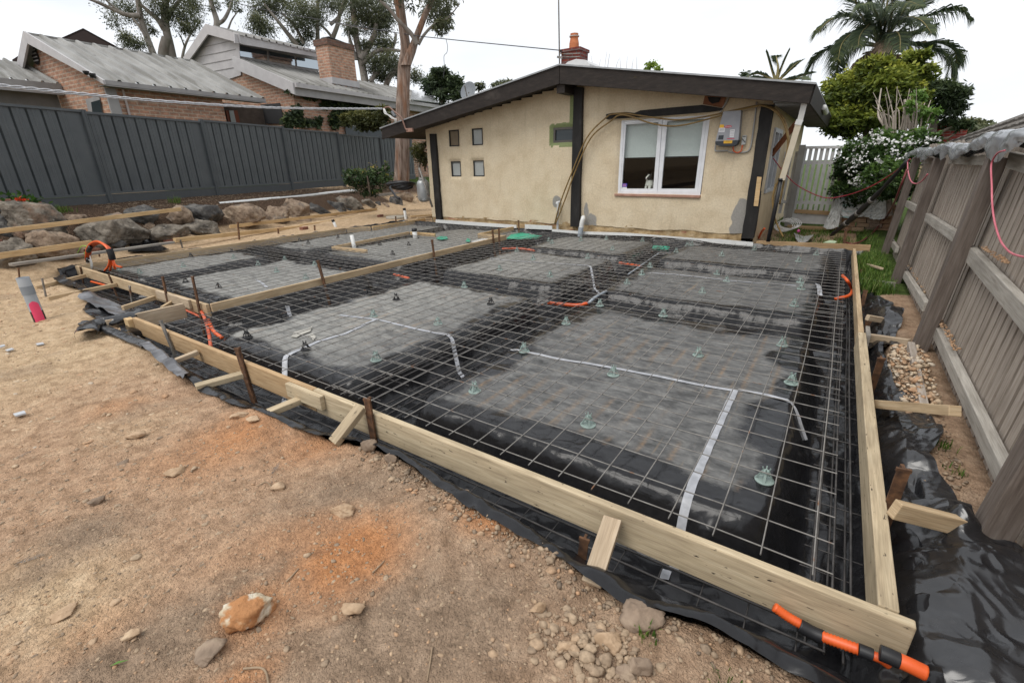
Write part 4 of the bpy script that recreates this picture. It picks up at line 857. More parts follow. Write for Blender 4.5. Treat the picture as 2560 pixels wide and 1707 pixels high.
flap('black plastic flap behind the left boundary board near the grey pipe', (325, 640), (420, 632), (400, 618), (345, 620), 0.0, .05, 12, PLB)
# ================================================================== the rendered house
YW = 8.80
def wp(px, py, y=YW): return ay(px, py, y)
zr = lambda x: np.interp(x, [-10.4, -4.56, .27], [2.37, 3.25, 2.50])
OPEN = []          # x0, x1, z0, z1 of the wall openings
for (a, b_) in [((1119, 327), (1145, 365)), ((1177, 323), (1204, 362)), ((1125, 405), (1150, 441)), ((1180, 402), (1208, 441))]:
    p, q = wp(*a), wp(*b_); OPEN.append((p[0], q[0], q[2], p[2]))
p, q = wp(1382, 321), wp(1434, 354); OPEN.append((p[0], q[0] + .05, q[2], p[2]))
WIN = (-3.32, -1.47, .945, 2.46); OPEN.append(WIN)
def snap(lo, hi, st, marks):
    v_ = list(np.arange(lo, hi + 1e-6, st)) + [m_ for m_ in marks if lo < m_ < hi]
    v_ = sorted(v_); o = [v_[0]]
    for t in v_[1:]:
        if t - o[-1] > .012 or t in marks:
            if t in marks and t - o[-1] <= .012 and o[-1] not in marks: o[-1] = t
            else: o.append(t)
    return np.array(o)
gx = snap(-9.22, -.33, .045, [o[0] for o in OPEN] + [o[1] for o in OPEN]); gz = snap(.20, 3.3, .045, [o[2] for o in OPEN] + [o[3] for o in OPEN])
WX, WZ = np.meshgrid(gx, gz); cx_, cz_ = np.meshgrid((gx[:-1] + gx[1:]) / 2, (gz[:-1] + gz[1:]) / 2)
kill = cz_ > zr(cx_) + .06
dop = np.full(WX.shape, 9.)
for (x0, x1, z0, z1) in OPEN:
    kill |= (cx_ > x0) & (cx_ < x1) & (cz_ > z0) & (cz_ < z1)
    dx = np.maximum(np.maximum(x0 - WX, WX - x1), 0); dz = np.maximum(np.maximum(z0 - WZ, WZ - z1), 0); dop = np.minimum(dop, np.hypot(dx, dz))
low = WZ + .05 * fbm(WX * 2.2, WX * 0, 3, 91)
WYY = YW + .013 * fbm(WX * 1.2, WZ * 1.2, 3, 90) + .004 * fbm(WX * 6, WZ * 6, 2, 94) + .055 * np.exp(-(dop / .045) ** 2)
WZ2 = np.where(WZ < .21, WZ + .035 * fbm(WX * 2.5, WX * 0, 3, 91) - .02, WZ)
def wspot(L):
    r = np.zeros(WX.shape)
    for (px, py, rx, rz_, a) in L:
        c = wp(px, py); r = np.maximum(r, a * (1.3 - np.hypot((WX - c[0]) / rx, (WZ - c[2]) / rz_) + .55 * fbm(WX * 5, WZ * 5, 3, 97)))
    return r
cem = wspot([(1476, 550, .20, .26, 1), (1466, 528, .09, .26, .9), (1848, 552, .17, .42, 1.1), (1393, 504, .12, .15, 1.2)])
o = OPEN[4]; dxg = np.maximum(np.maximum(o[0] - WX, WX - o[1]), 0); dzg = np.maximum(np.maximum(o[2] - WZ, WZ - o[3]), 0)
grn = np.where(np.hypot(dxg, dzg) < .10 + .02 * fbm(WX * 6, WZ * 6, 2, 98), 1.0, 0) ; pst = wp(1432, 260)[0]; grn = np.maximum(grn, np.where((WX > pst - .075) & (WX < pst + .1) & (WZ > o[3]), 1.0, 0.0))
fsz = kill.shape; idx = np.arange(WX.size).reshape(WX.shape); fs = np.stack([idx[:-1, :-1], idx[:-1, 1:], idx[1:, 1:], idx[1:, :-1]], -1)[~kill]
m, n, b = nodemat('cream_render'); v = coords(n, 'Object', (1, 1, 1.0)); f1 = noise(n, v, 2.4, 6, .6); f2 = noise(n, v, 30, 5)
c = ramp(n, f1, [(.3, (.56, .455, .31)), (.5, (.63, .525, .37)), (.7, (.67, .57, .415))])
c = mixc(n, ramp(n, noise(n, coords(n, 'Object', (9, 1, .9)), 1.5, 4), [(.58, (0, 0, 0)), (.78, (.45,) * 3)]), c, (.46, .37, .25))
c = mixc(n, edge(n, 'cement', mixc(n, .5, f1, f2), .45, .55, .5), c, (.30, .285, .26)); c = mixc(n, edge(n, 'green', f2, .45, .55, .6), c, (.235, .27, .13))
c = mixc(n, 1.0, c, ramp(n, f2, [(.3, (.86,) * 3), (.7, (1.05,) * 3)]), 'MULTIPLY')
n.links.new(c, b.inputs['Base Color']); b.inputs['Roughness'].default_value = .9; b.inputs['Specular IOR Level'].default_value = .15
bump(n, b, mixc(n, .5, noise(n, v, 7, 5), f2), .55, .02); RENDER = m
DKW = mk('dark_brown_timber', [(.3, (.012, .0085, .0068)), (.55, (.021, .015, .012)), (.8, (.038, .029, .023))], 5, .7, cs=(1, 1, 3), layers=[(1.3, .64, .78, (.085, .072, .062), (.6, 1, 1)), (2.1, .74, .80, (.13, .10, .02), 1.0)], bp=(12, .3, .01))
BKW = mk('blackened_timber', [(.3, (.010, .009, .0085)), (.6, (.02, .018, .017)), (.8, (.045, .042, .04))], 6, .75, cs=(1, 1, .4), bp=(9, .5, .02))
house = thing('rendered_house', 'low cream rendered house with dark brown fascia and roof behind the slab', 'house', (-4.7, YW, 0)); K = []
K.append(npmesh('wall', np.stack([WX, WYY, WZ2], -1).reshape(-1, 3), fs, RENDER, attr=dict(cement=cem.ravel(), green=grn.ravel())))
BACK = 16.5
# exposed footing
X, Z = np.meshgrid(np.arange(-9.2, -.55, .04), np.linspace(-.5, .235, 16)); Yb = YW + .015 + .03 * fbm(X * 3, Z * 9, 4, 96) + .02 * crumple(X * 3, Z * 6, 4, 5)
FOOT = mk('crumbling_footing', [(.3, (.27, .18, .09)), (.5, (.42, .30, .16)), (.72, (.52, .40, .25))], 7, .95, bp=(20, .8, .02), layers=[(3, .60, .66, (.33, .16, .10), (1, 1, 5)), (5, .66, .72, (.14, .10, .07), (1, 1, 6))])
K.append(gridmesh('footing', X, Yb, Z, FOOT))
b = MB(); SIDE = -.33
b.poly([(SIDE, YW, -.2), (SIDE, 9.25, -.2), (SIDE, 9.25, 2.6), (SIDE, YW, 2.6)]); b.poly([(SIDE, 9.25, -.2), (SIDE, 10.6, -.2), (SIDE, 10.6, .95), (SIDE, 9.25, .95)])
b.poly([(SIDE, 9.25, 2.2), (SIDE, 10.6, 2.2), (SIDE, 10.6, 2.6), (SIDE, 9.25, 2.6)]); b.poly([(SIDE, 10.6, -.2), (SIDE, BACK - .5, -.2), (SIDE, BACK - .5, 2.6), (SIDE, 10.6, 2.6)])
b.poly([(-9.22, BACK - .5, -.2), (-9.22, YW, -.2), (-9.22, YW, 2.6), (-9.22, BACK - .5, 2.6)]); b.poly([(SIDE, BACK - .5, -.2), (-9.22, BACK - .5, -.2), (-9.22, BACK - .5, 2.6), (SIDE, BACK - .5, 2.6)])
SW = mk('cream_side_render', [(.3, (.48, .38, .24)), (.7, (.60, .49, .33))], 3, .9, bp=(20, .4, .01)); K.append(b.build('side_wall', SW))
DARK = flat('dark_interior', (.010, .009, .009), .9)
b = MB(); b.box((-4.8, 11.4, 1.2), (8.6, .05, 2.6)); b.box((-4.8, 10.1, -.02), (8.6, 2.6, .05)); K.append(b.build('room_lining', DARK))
# roof, fascia
ze = lambda x: np.interp(x, [-10.40, -4.56, .28], [2.655, 3.605, 2.785])
def roofpl(xa, xb, zo, y0, y1, th, mat, name):
    b = MB(); b.prism([(xa, y0, ze(xa) + zo), (xb, y0, ze(xb) + zo), (xb, y1, ze(xb) + zo), (xa, y1, ze(xa) + zo)], (0, 0, th)); return b.build(name, mat)
RG = mk('grey_roof_metal', [(.3, (.26, .27, .28)), (.7, (.36, .37, .38))], 6, .5, metal=.3)
rf1 = roofpl(-10.43, -4.56, -.012, 8.17, BACK, .03, RG, 'roof'); rf2 = roofpl(-4.56, .31, -.012, 8.17, BACK, .03, RG, 'roof'); K += [rf1, rf2]
SOF = mk('dark_soffit', [(.3, (.020, .015, .012)), (.7, (.045, .035, .028))], 4, .8); SOG = mk('grey_soffit', [(.3, (.16, .165, .165)), (.7, (.23, .235, .235))], 4, .7)
K.append(roofpl(-10.36, -4.56, -.26, 8.23, BACK - .1, .02, SOF, 'soffit')); K.append(roofpl(-4.56, -.30, -.26, 8.23, BACK - .1, .02, SOF, 'soffit'))
b = MB()
for i in range(30): b.bar((-.28, 8.4 + i * .27, 2.53), (.24, 8.4 + i * .27, 2.50), .02, .03)
b.prism([(-.30, 8.25, 2.555), (.25, 8.25, 2.52), (.25, BACK - .1, 2.52), (-.30, BACK - .1, 2.555)], (0, 0, .02)); K.append(b.build('side_soffit', SOG))
def fpanel(pts, y, th, name, mat): b = MB(); b.prism([ay(px, py, y) for px, py in pts], (0, th, 0)); return b.build(name, mat, bevel=.004)
K.append(fpanel([(954, 322), (1398, 163.5), (1398, 210), (955, 349)], 8.2, .045, 'fascia', DKW)); K.append(fpanel([(1399, 163.5), (2035.7, 211), (2021.8, 259.6), (1399, 210)], 8.2, .045, 'fascia', DKW))
b = MB(); b.prism([(.285, 8.247, 2.785), (.285, BACK, 2.785), (.245, BACK, 2.49), (.245, 8.247, 2.49)], (.03, 0, 0)); K.append(b.build('side_fascia', DKW, bevel=.004))
b = MB(); b.bar((-4.56, 8.26, 3.17), (-4.56, 9.2, 3.17), .2, .2); K.append(b.build('ridge_beam', DKW))
def hewn(L, Rr, y, name, mat, th=.12, n=10, jit=.5):
    """post from left and right edge points top to bottom (pixels on plane y)"""
    b = MB(); l = [ay(L[0][0] + (L[1][0] - L[0][0]) * t + R.uniform(-jit, jit), L[0][1] + (L[1][1] - L[0][1]) * t, y) for t in np.linspace(0, 1, n)]
    r = [ay(Rr[0][0] + (Rr[1][0] - Rr[0][0]) * t + R.uniform(-jit, jit), Rr[0][1] + (Rr[1][1] - Rr[0][1]) * t, y) for t in np.linspace(0, 1, n)]
    for i in range(n - 1): b.prism([l[i], l[i + 1], r[i + 1], r[i]], (0, th, 0))
    return b.build(name, mat)
K.append(hewn([(1073, 335), (1089.5, 549)], [(1087, 335), (1103, 549)], 8.72, 'post', BKW)); K.append(hewn([(1434, 218), (1425.5, 567)], [(1456, 218), (1447, 567)], 8.70, 'post', BKW)); K.append(hewn([(1903, 262), (1853.5, 596)], [(1934, 262), (1883, 597)], 8.68, 'post', BKW, .2, 12, 1.2))
lin = [(1515, 286), (1530, 283), (1566, 280.5), (1586, 283), (1601, 276.5), (1680, 269), (1755, 262.5), (1807, 271), (1803, 276), (1775, 280), (1660, 289), (1552, 296), (1515.5, 298)]
b = MB(); b.prism([ay(px, py, 8.735) for px, py in lin], (0, .11, 0)); K.append(b.build('lintel', BKW))
PLY = mk('red_ply', [(.3, (.16, .065, .03)), (.7, (.28, .12, .06))], 6, .8); b = MB(); b.prism([ay(px, py, 8.77) for px, py in [(1757, 261), (1762, 240), (1815, 243), (1807, 270)]], (0, .02, 0)); K.append(b.build('ply_patch', PLY))
b = MB(); b.prism([ay(px, py, 8.762) for px, py in [(1769, 242), (1803, 244), (1797, 256), (1780, 260), (1772, 253)]], (0, .006, 0)); K.append(b.build('black_patch', BKW))
b = MB(); b.prism([ay(px, py, 8.665) for px, py in [(1893, 442), (1904, 443), (1895, 516), (1884, 515)]], (0, .012, 0)); K.append(b.build('timber_strip', PINE_Y))
# windows
m, n, b = nodemat('window_glass'); n.nodes.remove(b); o = n.nodes['Material Output']; tr = n.nodes.new('ShaderNodeBsdfTransparent'); gl = n.nodes.new('ShaderNodeBsdfGlossy'); gl.inputs['Roughness'].default_value = .02
mxs_ = n.nodes.new('ShaderNodeMixShader'); mxs_.inputs[0].default_value = .032; tr.inputs[0].default_value = (.86, .9, .88, 1); n.links.new(tr.outputs[0], mxs_.inputs[1]); n.links.new(gl.outputs[0], mxs_.inputs[2]); n.links.new(mxs_.outputs[0], o.inputs['Surface']); GLASS = m
WF = mk('white_frame_paint', [(.3, (.66, .67, .69)), (.7, (.76, .77, .79))], 6, .45); BLIND = mk('blind_fabric', [(.3, (.56, .58, .57)), (.7, (.64, .66, .65))], 60, .9)
yw = YW + .045
def pt(px, py, y=yw): return ay(px, py, y)
def frame_of(outer, inner, y, th, name, mat):
    b = MB(); O = [ay(px, py, y) for px, py in outer]; I = [ay(px, py, y) for px, py in inner]
    for i in range(4):
        j = (i + 1) % 4; b.prism([O[i], O[j], I[j], I[i]], (0, th, 0))
    return b.build(name, mat)
wf = frame_of([(1551, 300), (1777, 281), (1750, 489), (1541, 487)], [(1560, 306), (1768, 290), (1744, 478), (1550, 478)], yw, .06, 'window_frame', WF); K.append(wf)
sashes = []
for (o_, i_) in [(((1560.4, 307), (1656, 299), (1642.5, 478), (1550.5, 478)), ((1565, 312), (1646, 306), (1633, 472), (1554, 472))), (((1657, 299), (1767.6, 290.5), (1743.6, 478), (1643.5, 478)), ((1668, 304), (1759, 297), (1737, 472), (1653, 472)))]:
    s_ = frame_of(o_, i_, yw + .012, .045, 'sash', WF); s_.parent = wf
    b = MB(); b.poly([ay(px, py, yw + .035) for px, py in i_]); g = b.build('pane', GLASS); g.parent = wf
for L in [[(1562, 308), (1649, 301), (1640, 393), (1558, 395)], [(1665, 300), (1763, 292), (1749, 390), (1659, 392)]]:
    b = MB(); b.prism([ay(px, py, yw + .13) for px, py in L], (0, .008, 0)); g = b.build('roller_blind', BLIND); g.parent = wf
SILL = mk('terracotta_sill', [(.3, (.30, .16, .11)), (.7, (.42, .25, .19))], 9, .85); b = MB(); a, c = wp(1537, 491), wp(1748, 496); b.bar((a[0], YW + .03, WIN[2] - .035), (c[0] + .02, YW + .03, WIN[2] - .04), .14, .05); K.append(b.build('window_sill', SILL, bevel=.006))
b = MB(); P = [pt(px, py, yw + .031) for px, py in [(1554.7, 459), (1568, 459), (1567, 468), (1554.2, 468)]]; b.poly(P); BLU = flat('blue_sticker', (.06, .045, .36), .4); k_ = b.build('sticker', BLU); k_.parent = wf
b = MB(); b.poly([pt(px, py, yw + .031) for px, py in [(1554.2, 468), (1567, 468), (1567, 472), (1554, 472)]]); k_ = b.build('sticker', WHT); k_.parent = wf
b = MB()
for yy_ in (460.5, 463, 465): b.poly([pt(px, py, yw + .029) for px, py in [(1556.5, yy_), (1565.5, yy_), (1565.3, yy_ + .9), (1556.3, yy_ + .9)]])
k_ = b.build('sticker_print', flat('pink_print', (.7, .35, .5), .5)); k_.parent = wf
FROST = mk('frosted_pane', [(.3, (.33, .345, .33)), (.7, (.40, .415, .40))], 5, .35); BRP = mk('brown_blind_pane', [(.3, (.16, .12, .075)), (.7, (.22, .17, .11))], 5, .4); DG = flat('dark_glass', (.03, .04, .045), .08, spec=.5); BLF = flat('black_window_frame', (.022, .02, .019), .55); GRF = flat('grey_window_frame', (.10, .09, .08), .5)
for i, (x0, x1, z0, z1) in enumerate(OPEN[:5]):
    y = YW + .075; f = .03 if i < 4 else .05; b = MB()
    for p_, q_ in [((x0 - .01, y, z0 + f / 2 - .01), (x1 + .01, y, z0 + f / 2 - .01)), ((x0 - .01, y, z1 - f / 2 + .01), (x1 + .01, y, z1 - f / 2 + .01))]: b.bar(p_, q_, .05, f)
    for xx in (x0 + f / 2 - .01, x1 - f / 2 + .01): b.bar((xx, y, z0 + f - .01), (xx, y, z1 - f + .01), .05, f, (1, 0, 0))
    w_ = b.build('small_window', BLF if i < 4 else GRF); K.append(w_)
    b = MB(); b.poly([(x0, y + .01, z0), (x1, y + .01, z0), (x1, y + .01, z1), (x0, y + .01, z1)]); g = b.build('pane', [BRP, FROST, FROST, FROST, DG][i]); g.parent = w_
# side window with frame in the right hand wall
b = MB()
for (p_, q_) in [((SIDE - .02, 9.3, 1.0), (SIDE - .02, 10.55, 1.0)), ((SIDE - .02, 9.3, 2.16), (SIDE - .02, 10.55, 2.16))]: b.bar(p_, q_, .1, .08)
for y_ in (9.3, 9.95, 10.52): b.bar((SIDE - .02, y_, 1.04), (SIDE - .02, y_, 2.12), .07, .1, (1, 0, 0))
sw_ = b.build('side_window', mk('grey_white_paint', [(.3, (.42, .43, .44)), (.7, (.55, .56, .57))], 5, .5)); K.append(sw_)
b = MB(); b.poly([(SIDE - .05, 9.25, .95), (SIDE - .05, 10.6, .95), (SIDE - .05, 10.6, 2.2), (SIDE - .05, 9.25, 2.2)]); g = b.build('pane', DG); g.parent = sw_
# chimney, flashing, pot
RBR = mkbrick('red_chimney_brick', (.22, .055, .04), (.15, .04, .035), (.17, .13, .12), .23, .08, .012)
def yb_(px, py, y): return ay(px, py, y)
cy = 10.4; a = ay(1403, 150, cy); c = ay(1448, 150, cy); zt = ay(1420, 128, cy)[2]
b = MB(); b.box(((a[0] + c[0]) / 2, cy + .25, (zt + 3.2) / 2), (c[0] - a[0], .5, zt - 3.2)); b.box(((a[0] + c[0]) / 2, cy + .25, zt + .02), (c[0] - a[0] + .06, .56, .07)); ch = b.build('chimney', RBR); K.append(ch)
TER = mk('terracotta', [(.3, (.40, .13, .055)), (.7, (.55, .20, .09))], 8, .8); zp0 = zt + .05; pc = ay(1435, 122, cy + .25); hp = ay(1435, 85, cy + .25)[2] - zp0
b = MB(); b.lathe((pc[0], cy + .25, zp0), [(.13, 0), (.125, hp * .4), (.10, hp * .72), (.105, hp * .78), (.125, hp * .80), (.125, hp * .86), (.10, hp * .88), (.105, hp)], 20); k_ = b.build('chimney_pot', TER, smooth=False); k_.parent = ch
b = MB(); b.lathe((pc[0], cy + .25, zp0), [(.128, hp * .80), (.13, hp * .86)], 20); k_ = b.build('pot_ring', flat('mortar_ring', (.5, .47, .42), .9)); k_.parent = ch
fl = [ay(px, py, cy - .12) for px, py in [(1404, 168), (1420, 155), (1440, 148), (1462, 150), (1474, 160), (1474, 172), (1404, 174)]]; b = MB(); b.prism(fl, (0, .75, 0)); k_ = b.build('chimney_flashing', flat('white_flashing', (.62, .62, .62), .5)); k_.parent = ch
b = MB()
for zz in (135, 143): b.bar(ay(1400, zz, cy - .03), ay(1450, zz - 1, cy - .03), .01, .02)
k_ = b.build('strap', GALV); k_.parent = ch
hold(house, K)
t = thing('antenna_mast', 'tall thin steel mast standing at the roof ridge beside the red chimney', 'mast', ay(1398, 165, cy - .1)); b = MB(); b.tube([ay(1399, 172, cy - .1), ay(1396.5, 0, cy - .1), ay(1395, -150, cy - .1)], .018, 8); k1 = b.build('pole', GALV, smooth=True)
b = MB(); b.bar(ay(1393, 143, cy - .12), ay(1406, 145, cy - .12), .03, .05); hold(t, [k1, b.build('clamp', GALV)])
# foam strip along the wall base
def strip(label, L, Lb, y): b = MB(); b.prism([ay(px, py, y) for px, py in L + Lb[::-1]], (0, .02, 0)); tag(b.build('foam_strip', WHT), label, 'foam strip', 'white foam strips along the house wall')
strip('long white foam strip along the foot of the wall, left part', [(1089, 549), (1180, 555), (1291, 563)], [(1089, 557), (1180, 564), (1291, 571)], 8.67)
strip('short white foam strip standing by the thin water pipe', [(1312, 561), (1380, 565)], [(1312, 572), (1380, 575)], 8.67)
strip('wavy white foam strip along the foot of the wall, right part', [(1380, 573), (1460, 579), (1560, 582), (1640, 588), (1740, 596), (1800, 598), (1883, 606)], [(1380, 579), (1460, 586), (1560, 589), (1640, 592), (1740, 600), (1800, 610), (1882, 617)], 8.64)
# ---- inverter and isolator on the wall
INV = mk('inverter_grey', [(.3, (.24, .245, .265)), (.7, (.31, .315, .335))], 5, .5); yi = YW - .20
inv = thing('solar_inverter', 'grey solar inverter box with labels hanging on the wall right of the window', 'inverter', ay(1815, 360, YW)); K = []
cs4 = [(1808, 279), (1853, 276), (1846, 351), (1788, 354)]
b = MB(); b.prism([ay(px, py, yi) for px, py in cs4], (0, .2, 0)); K.append(b.build('casing', INV, bevel=.008))
b = MB(); b.prism([ay(px, py, yi - .002) for px, py in [(1787.5, 354), (1846.5, 351), (1842, 362), (1834, 366), (1800, 366), (1788, 362)]], (0, .2, 0)); K.append(b.build('base_cover', flat('inverter_black', (.03, .035, .042), .5), bevel=.006))
def lab(pts, mat, name, y): b = MB(); b.prism([ay(px, py, y) for px, py in pts], (0, .002, 0)); o = b.build(name, mat); K.append(o); return o
f_ = lambda x, y: (1760 + x / 15.68, 260 + y / 15.68)
YEL = flat('amber_label', (.72, .40, .03), .5); WL = flat('white_label', (.66, .66, .68), .5); REDL = flat('red_badge', (.55, .02, .06), .4)
lab([f_(620, 815), f_(790, 812), f_(775, 940), f_(605, 945)], YEL, 'amber_label', yi - .003); lab([f_(590, 945), f_(832, 940), f_(805, 1110), f_(565, 1112)], WL, 'white_label', yi - .003)
lab([f_(1030, 1015), f_(1212, 1000), f_(1165, 1310), f_(1000, 1305)], WL, 'white_label', yi - .003); lab([f_(575, 1240), f_(775, 1228), f_(750, 1400), f_(550, 1405)], flat('inverter_screen', (.03, .04, .05), .25), 'display', yi - .003)
lab([f_(900, 1355), f_(1195, 1342), f_(1190, 1370), f_(895, 1380)], REDL, 'red_line_print', yi - .003); lab([f_(775, 1440), f_(1115, 1435), f_(1095, 1545), f_(765, 1552)], YEL, 'warning_label', yi - .005)
ec = f_(945, 895); el = [f_(945 + 150 * math.cos(a), 895 + 46 * math.sin(a) - 12 * math.cos(a)) for a in np.linspace(0, 6.283, 24, endpoint=False)]; bd = lab(el, REDL, 'badge', yi - .0035)
for (e0, e1, e2) in [((622, 975), (790, 970), 7), ((610, 1010), (800, 1004), 9), ((600, 1060), (780, 1056), 7), ((1050, 1060), (1180, 1050), 10), ((1040, 1120), (1170, 1110), 8), ((1035, 1180), (1165, 1172), 8), ((1025, 1240), (1150, 1233), 8), ((860, 1460), (1050, 1453), 9), ((800, 1500), (1080, 1493), 9)]:
    lab([f_(e0[0], e0[1]), f_(e1[0], e1[1]), f_(e1[0] - 2, e1[1] + e2), f_(e0[0] - 2, e0[1] + e2)], BLF, 'label_print', yi - .006)
c = ay(*ec, yi - .006); text('Fronius', c, .036, WHT, inv, (math.radians(90), 0, 0), 'badge_lettering', .001, shear=.25)
hold(inv, K)
iso = thing('isolator_switch', 'small grey isolator switch on the wall beside the inverter', 'switch', ay(1860, 352, YW)); K = []
b = MB(); b.prism([ay(px, py, YW - .07) for px, py in [(1856, 339.5), (1866.5, 338.5), (1863, 362), (1852.5, 363)]], (0, .07, 0)); K.append(b.build('casing', flat('isolator_grey', (.47, .48, .46), .5), bevel=.006))
b = MB(); b.bar(ay(1855, 347, YW - .075), ay(1863, 356, YW - .075), .012, .014, (0, -1, 0)); b.bar(ay(1857, 342, YW - .072), ay(1864.5, 342, YW - .072), .012, .003, (0, -1, 0)); K.append(b.build('lever', BLF)); hold(iso, K)
def cable(name, label, L, y, r, mat, cat='cable', grp=None): return pipe(name, label, [ay(px, py, y if not isinstance(y, (list, tuple)) else y[i]) for i, (px, py) in enumerate(L)], r, mat, cat, grp, 6)
GC = flat('grey_conduit', (.34, .34, .33), .5); BRH = mk('brown_hose', [(.3, (.15, .09, .03)), (.7, (.26, .17, .06))], 9, .45)
cable('wall_conduit', 'grey conduit looping below the inverter and up the wall to the eave', [(1821, 380), (1840, 382), (1862, 380.5), (1872, 376), (1878, 362), (1884, 320), (1889, 280), (1892, 255)], YW - .03, .014, GC, 'conduit'); cable('wall_conduit', 'short grey conduit at the left under the inverter', [(1789, 362), (1788, 375), (1792, 378), (1820, 377)], YW - .04, .014, GC, 'conduit')
cable('red_cable', 'red cable looping from the inverter to the isolator switch', [(1833, 366), (1834, 377), (1843, 382), (1853, 377), (1856, 363)], YW - .06, .011, ORC); cable('grey_cable', 'grey cable dropping from the eave behind the inverter', [(1822, 243), (1816, 256), (1806, 272), (1800, 283)], YW - .03, .016, GC)
k1 = lambda x, y: (850 + x * .36565, y * .36565); k7 = lambda x, y: (1530 + x * .18707, 240 + y * .18707); k5 = lambda x, y: (1760 + x * .18707, 200 + y * .18707); k6 = lambda x, y: (1760 + x * .18707, 440 + y * .18707)
L1 = [k1(1468, 1530), k1(1490, 1440), k1(1530, 1320), k1(1590, 1170), k1(1690, 940), k1(1820, 805), k7(20, 245), k7(180, 235), k7(330, 258), k7(700, 310), k7(900, 321), k7(1200, 287), k7(1430, 240), k7(1700, 180), k7(1950, 128), k5(850, 350), k5(960, 405), k5(1060, 510), k5(1120, 700), k5(1140, 950), k5(1110, 1230), k6(1080, 20), k6(1045, 200), k6(1010, 380)]
L2 = [k1(1474, 1530), k1(1510, 1440), k1(1555, 1320), k1(1605, 1180), k1(1715, 945), k1(1850, 830), k7(100, 258), k7(250, 275), k7(450, 345), k7(650, 393), k7(850, 403), k7(1050, 372), k7(1300, 306), k7(1430, 272), k7(1650, 200), k7(1900, 145), k5(780, 345), k5(920, 400), k5(1030, 510), k5(1105, 700), k5(1120, 900), k5(1060, 1150), k5(990, 1360), k6(960, 130), k6(922, 280), k6(925, 430), k6(950, 580), k6(1010, 720), k6(1060, 815)]
ys1 = [8.66] * 16 + [8.6] * 8; ys2 = [8.63] * 17 + [8.57] * 12
cable('brown_hose', 'brown hose draped across the wall, upper of two, ending behind the downpipe', L1, ys1, .016, BRH, 'hose', 'hoses draped over the house wall'); cable('brown_hose', 'brown hose sagging across the window, lower of two, reaching the ground at the corner', L2, ys2, .016, BRH, 'hose', 'hoses draped over the house wall')
t = thing('downpipe', 'cream downpipe joined to a black pipe at the right corner of the house', 'downpipe', ay(1920, 600, 8.55)); CRM = flat('cream_pipe', (.62, .55, .42), .5)
b = MB(); b.bar(ay(2011, 258, 8.32), ay(1999, 306, 8.36), .085, .06, (0, -1, 0)); k1_ = b.build('upper_pipe', flat('white_pipe', (.62, .61, .58), .5)); b = MB(); b.bar(ay(2000, 300, 8.36), ay(1995, 312, 8.37), .105, .08, (0, -1, 0)); k2_ = b.build('pipe_collar', WHT)
b = MB(); b.bar(ay(1997, 308, 8.37), ay(1955, 450, 8.5), .095, .07, (0, -1, 0)); k3_ = b.build('lower_pipe', CRM); b = MB(); b.tube([ay(1953, 446, 8.5), ay(1952, 452, 8.5)], .05, 12); b.tube([ay(1952, 450, 8.5), ay(1938, 520, 8.5), ay(1920, 604, 8.5)], .036, 12); k4_ = b.build('black_pipe', BLT, smooth=True); hold(t, [k1_, k2_, k3_, k4_])
pipe('pipe_offcut', 'white pipe offcut fixed on the side fascia of the house', [(.33, 11.3, 2.66), (.34, 12.3, 2.62)], .055, WHT, 'pipe')
b = MB(); b.bar(ay(1929, 387, 9.4), ay(1991, 308, 8.9), .05, .09); tag(b.build('propping_timber', flat('red_brown_timber', (.20, .075, .035), .8)), 'red brown timber propped across the side window', 'timber')
# white cable coil, orange conduit, black scraps behind the end board
t = thing('cable_coil', 'coil of white cable with a pink end behind the end board', 'cable coil', az(1966, 585, .1)); K = []; cc = az(1963, 578, .12)
for k in range(7):
    b = MB(); aa = np.linspace(.3 * k, 6.2 + .3 * k, 26); b.tube([cc + V(.20 * (1 + .06 * k % .2) * math.cos(a) * .9 + .02 * k - .05, .10 * math.sin(a), .10 + .10 * math.sin(a) + .012 * k) for a in aa], .007, 6); K.append(b.build('cable', WHT, smooth=True))
b = MB(); b.tube([cc + V(.24, 0, .03), cc + V(.27, -.02, .01)], .03, 8); K.append(b.build('pink_tag', flat('pink_tape', (.75, .12, .38), .5))); hold(t, K)
pipe('conduit', 'orange conduit rising beside the house corner behind the end board', [az(1897, 596, .0), az(1900, 588, .1), az(1905, 578, .2), az(1911, 572, .28)], .022, ORC)
# dog at the window
import bmesh
def skin(name, verts, edges, radii, mat, sub=2, parent=None, root=0):
    me = bpy.data.meshes.new(name); me.from_pydata([tuple(map(float, p)) for p in verts], edges, []); o = bpy.data.objects.new(name, me); scene.collection.objects.link(o)
    me.materials.append(mat); sm = o.modifiers.new('skin', 'SKIN'); sl_ = me.skin_vertices[0].data if me.skin_vertices else None
    if sl_ is None: bm_ = bmesh.new(); bm_.from_mesh(me); bm_.verts.layers.skin.verify(); bm_.to_mesh(me); bm_.free(); sl_ = me.skin_vertices[0].data
    for i, r in enumerate(radii): sl_[i].radius = r if hasattr(r, '__len__') else (r, r)
    sl_[root].use_root = True; sm.use_smooth_shade = True
    if sub: s2 = o.modifiers.new('sub', 'SUBSURF'); s2.levels = sub; s2.render_levels = sub
    if parent: o.parent = parent
    return o
m, n, b = nodemat('dog_coat'); tc = n.nodes.new('ShaderNodeTexCoord'); sx = n.nodes.new('ShaderNodeSeparateXYZ'); n.links.new(tc.outputs['Object'], sx.inputs[0])
ab = n.nodes.new('ShaderNodeMath'); ab.operation = 'ABSOLUTE'; n.links.new(sx.outputs['X'], ab.inputs[0]); wh = n.nodes.new('ShaderNodeMath'); wh.operation = 'LESS_THAN'; wh.inputs[1].default_value = .022; n.links.new(ab.outputs[0], wh.inputs[0])
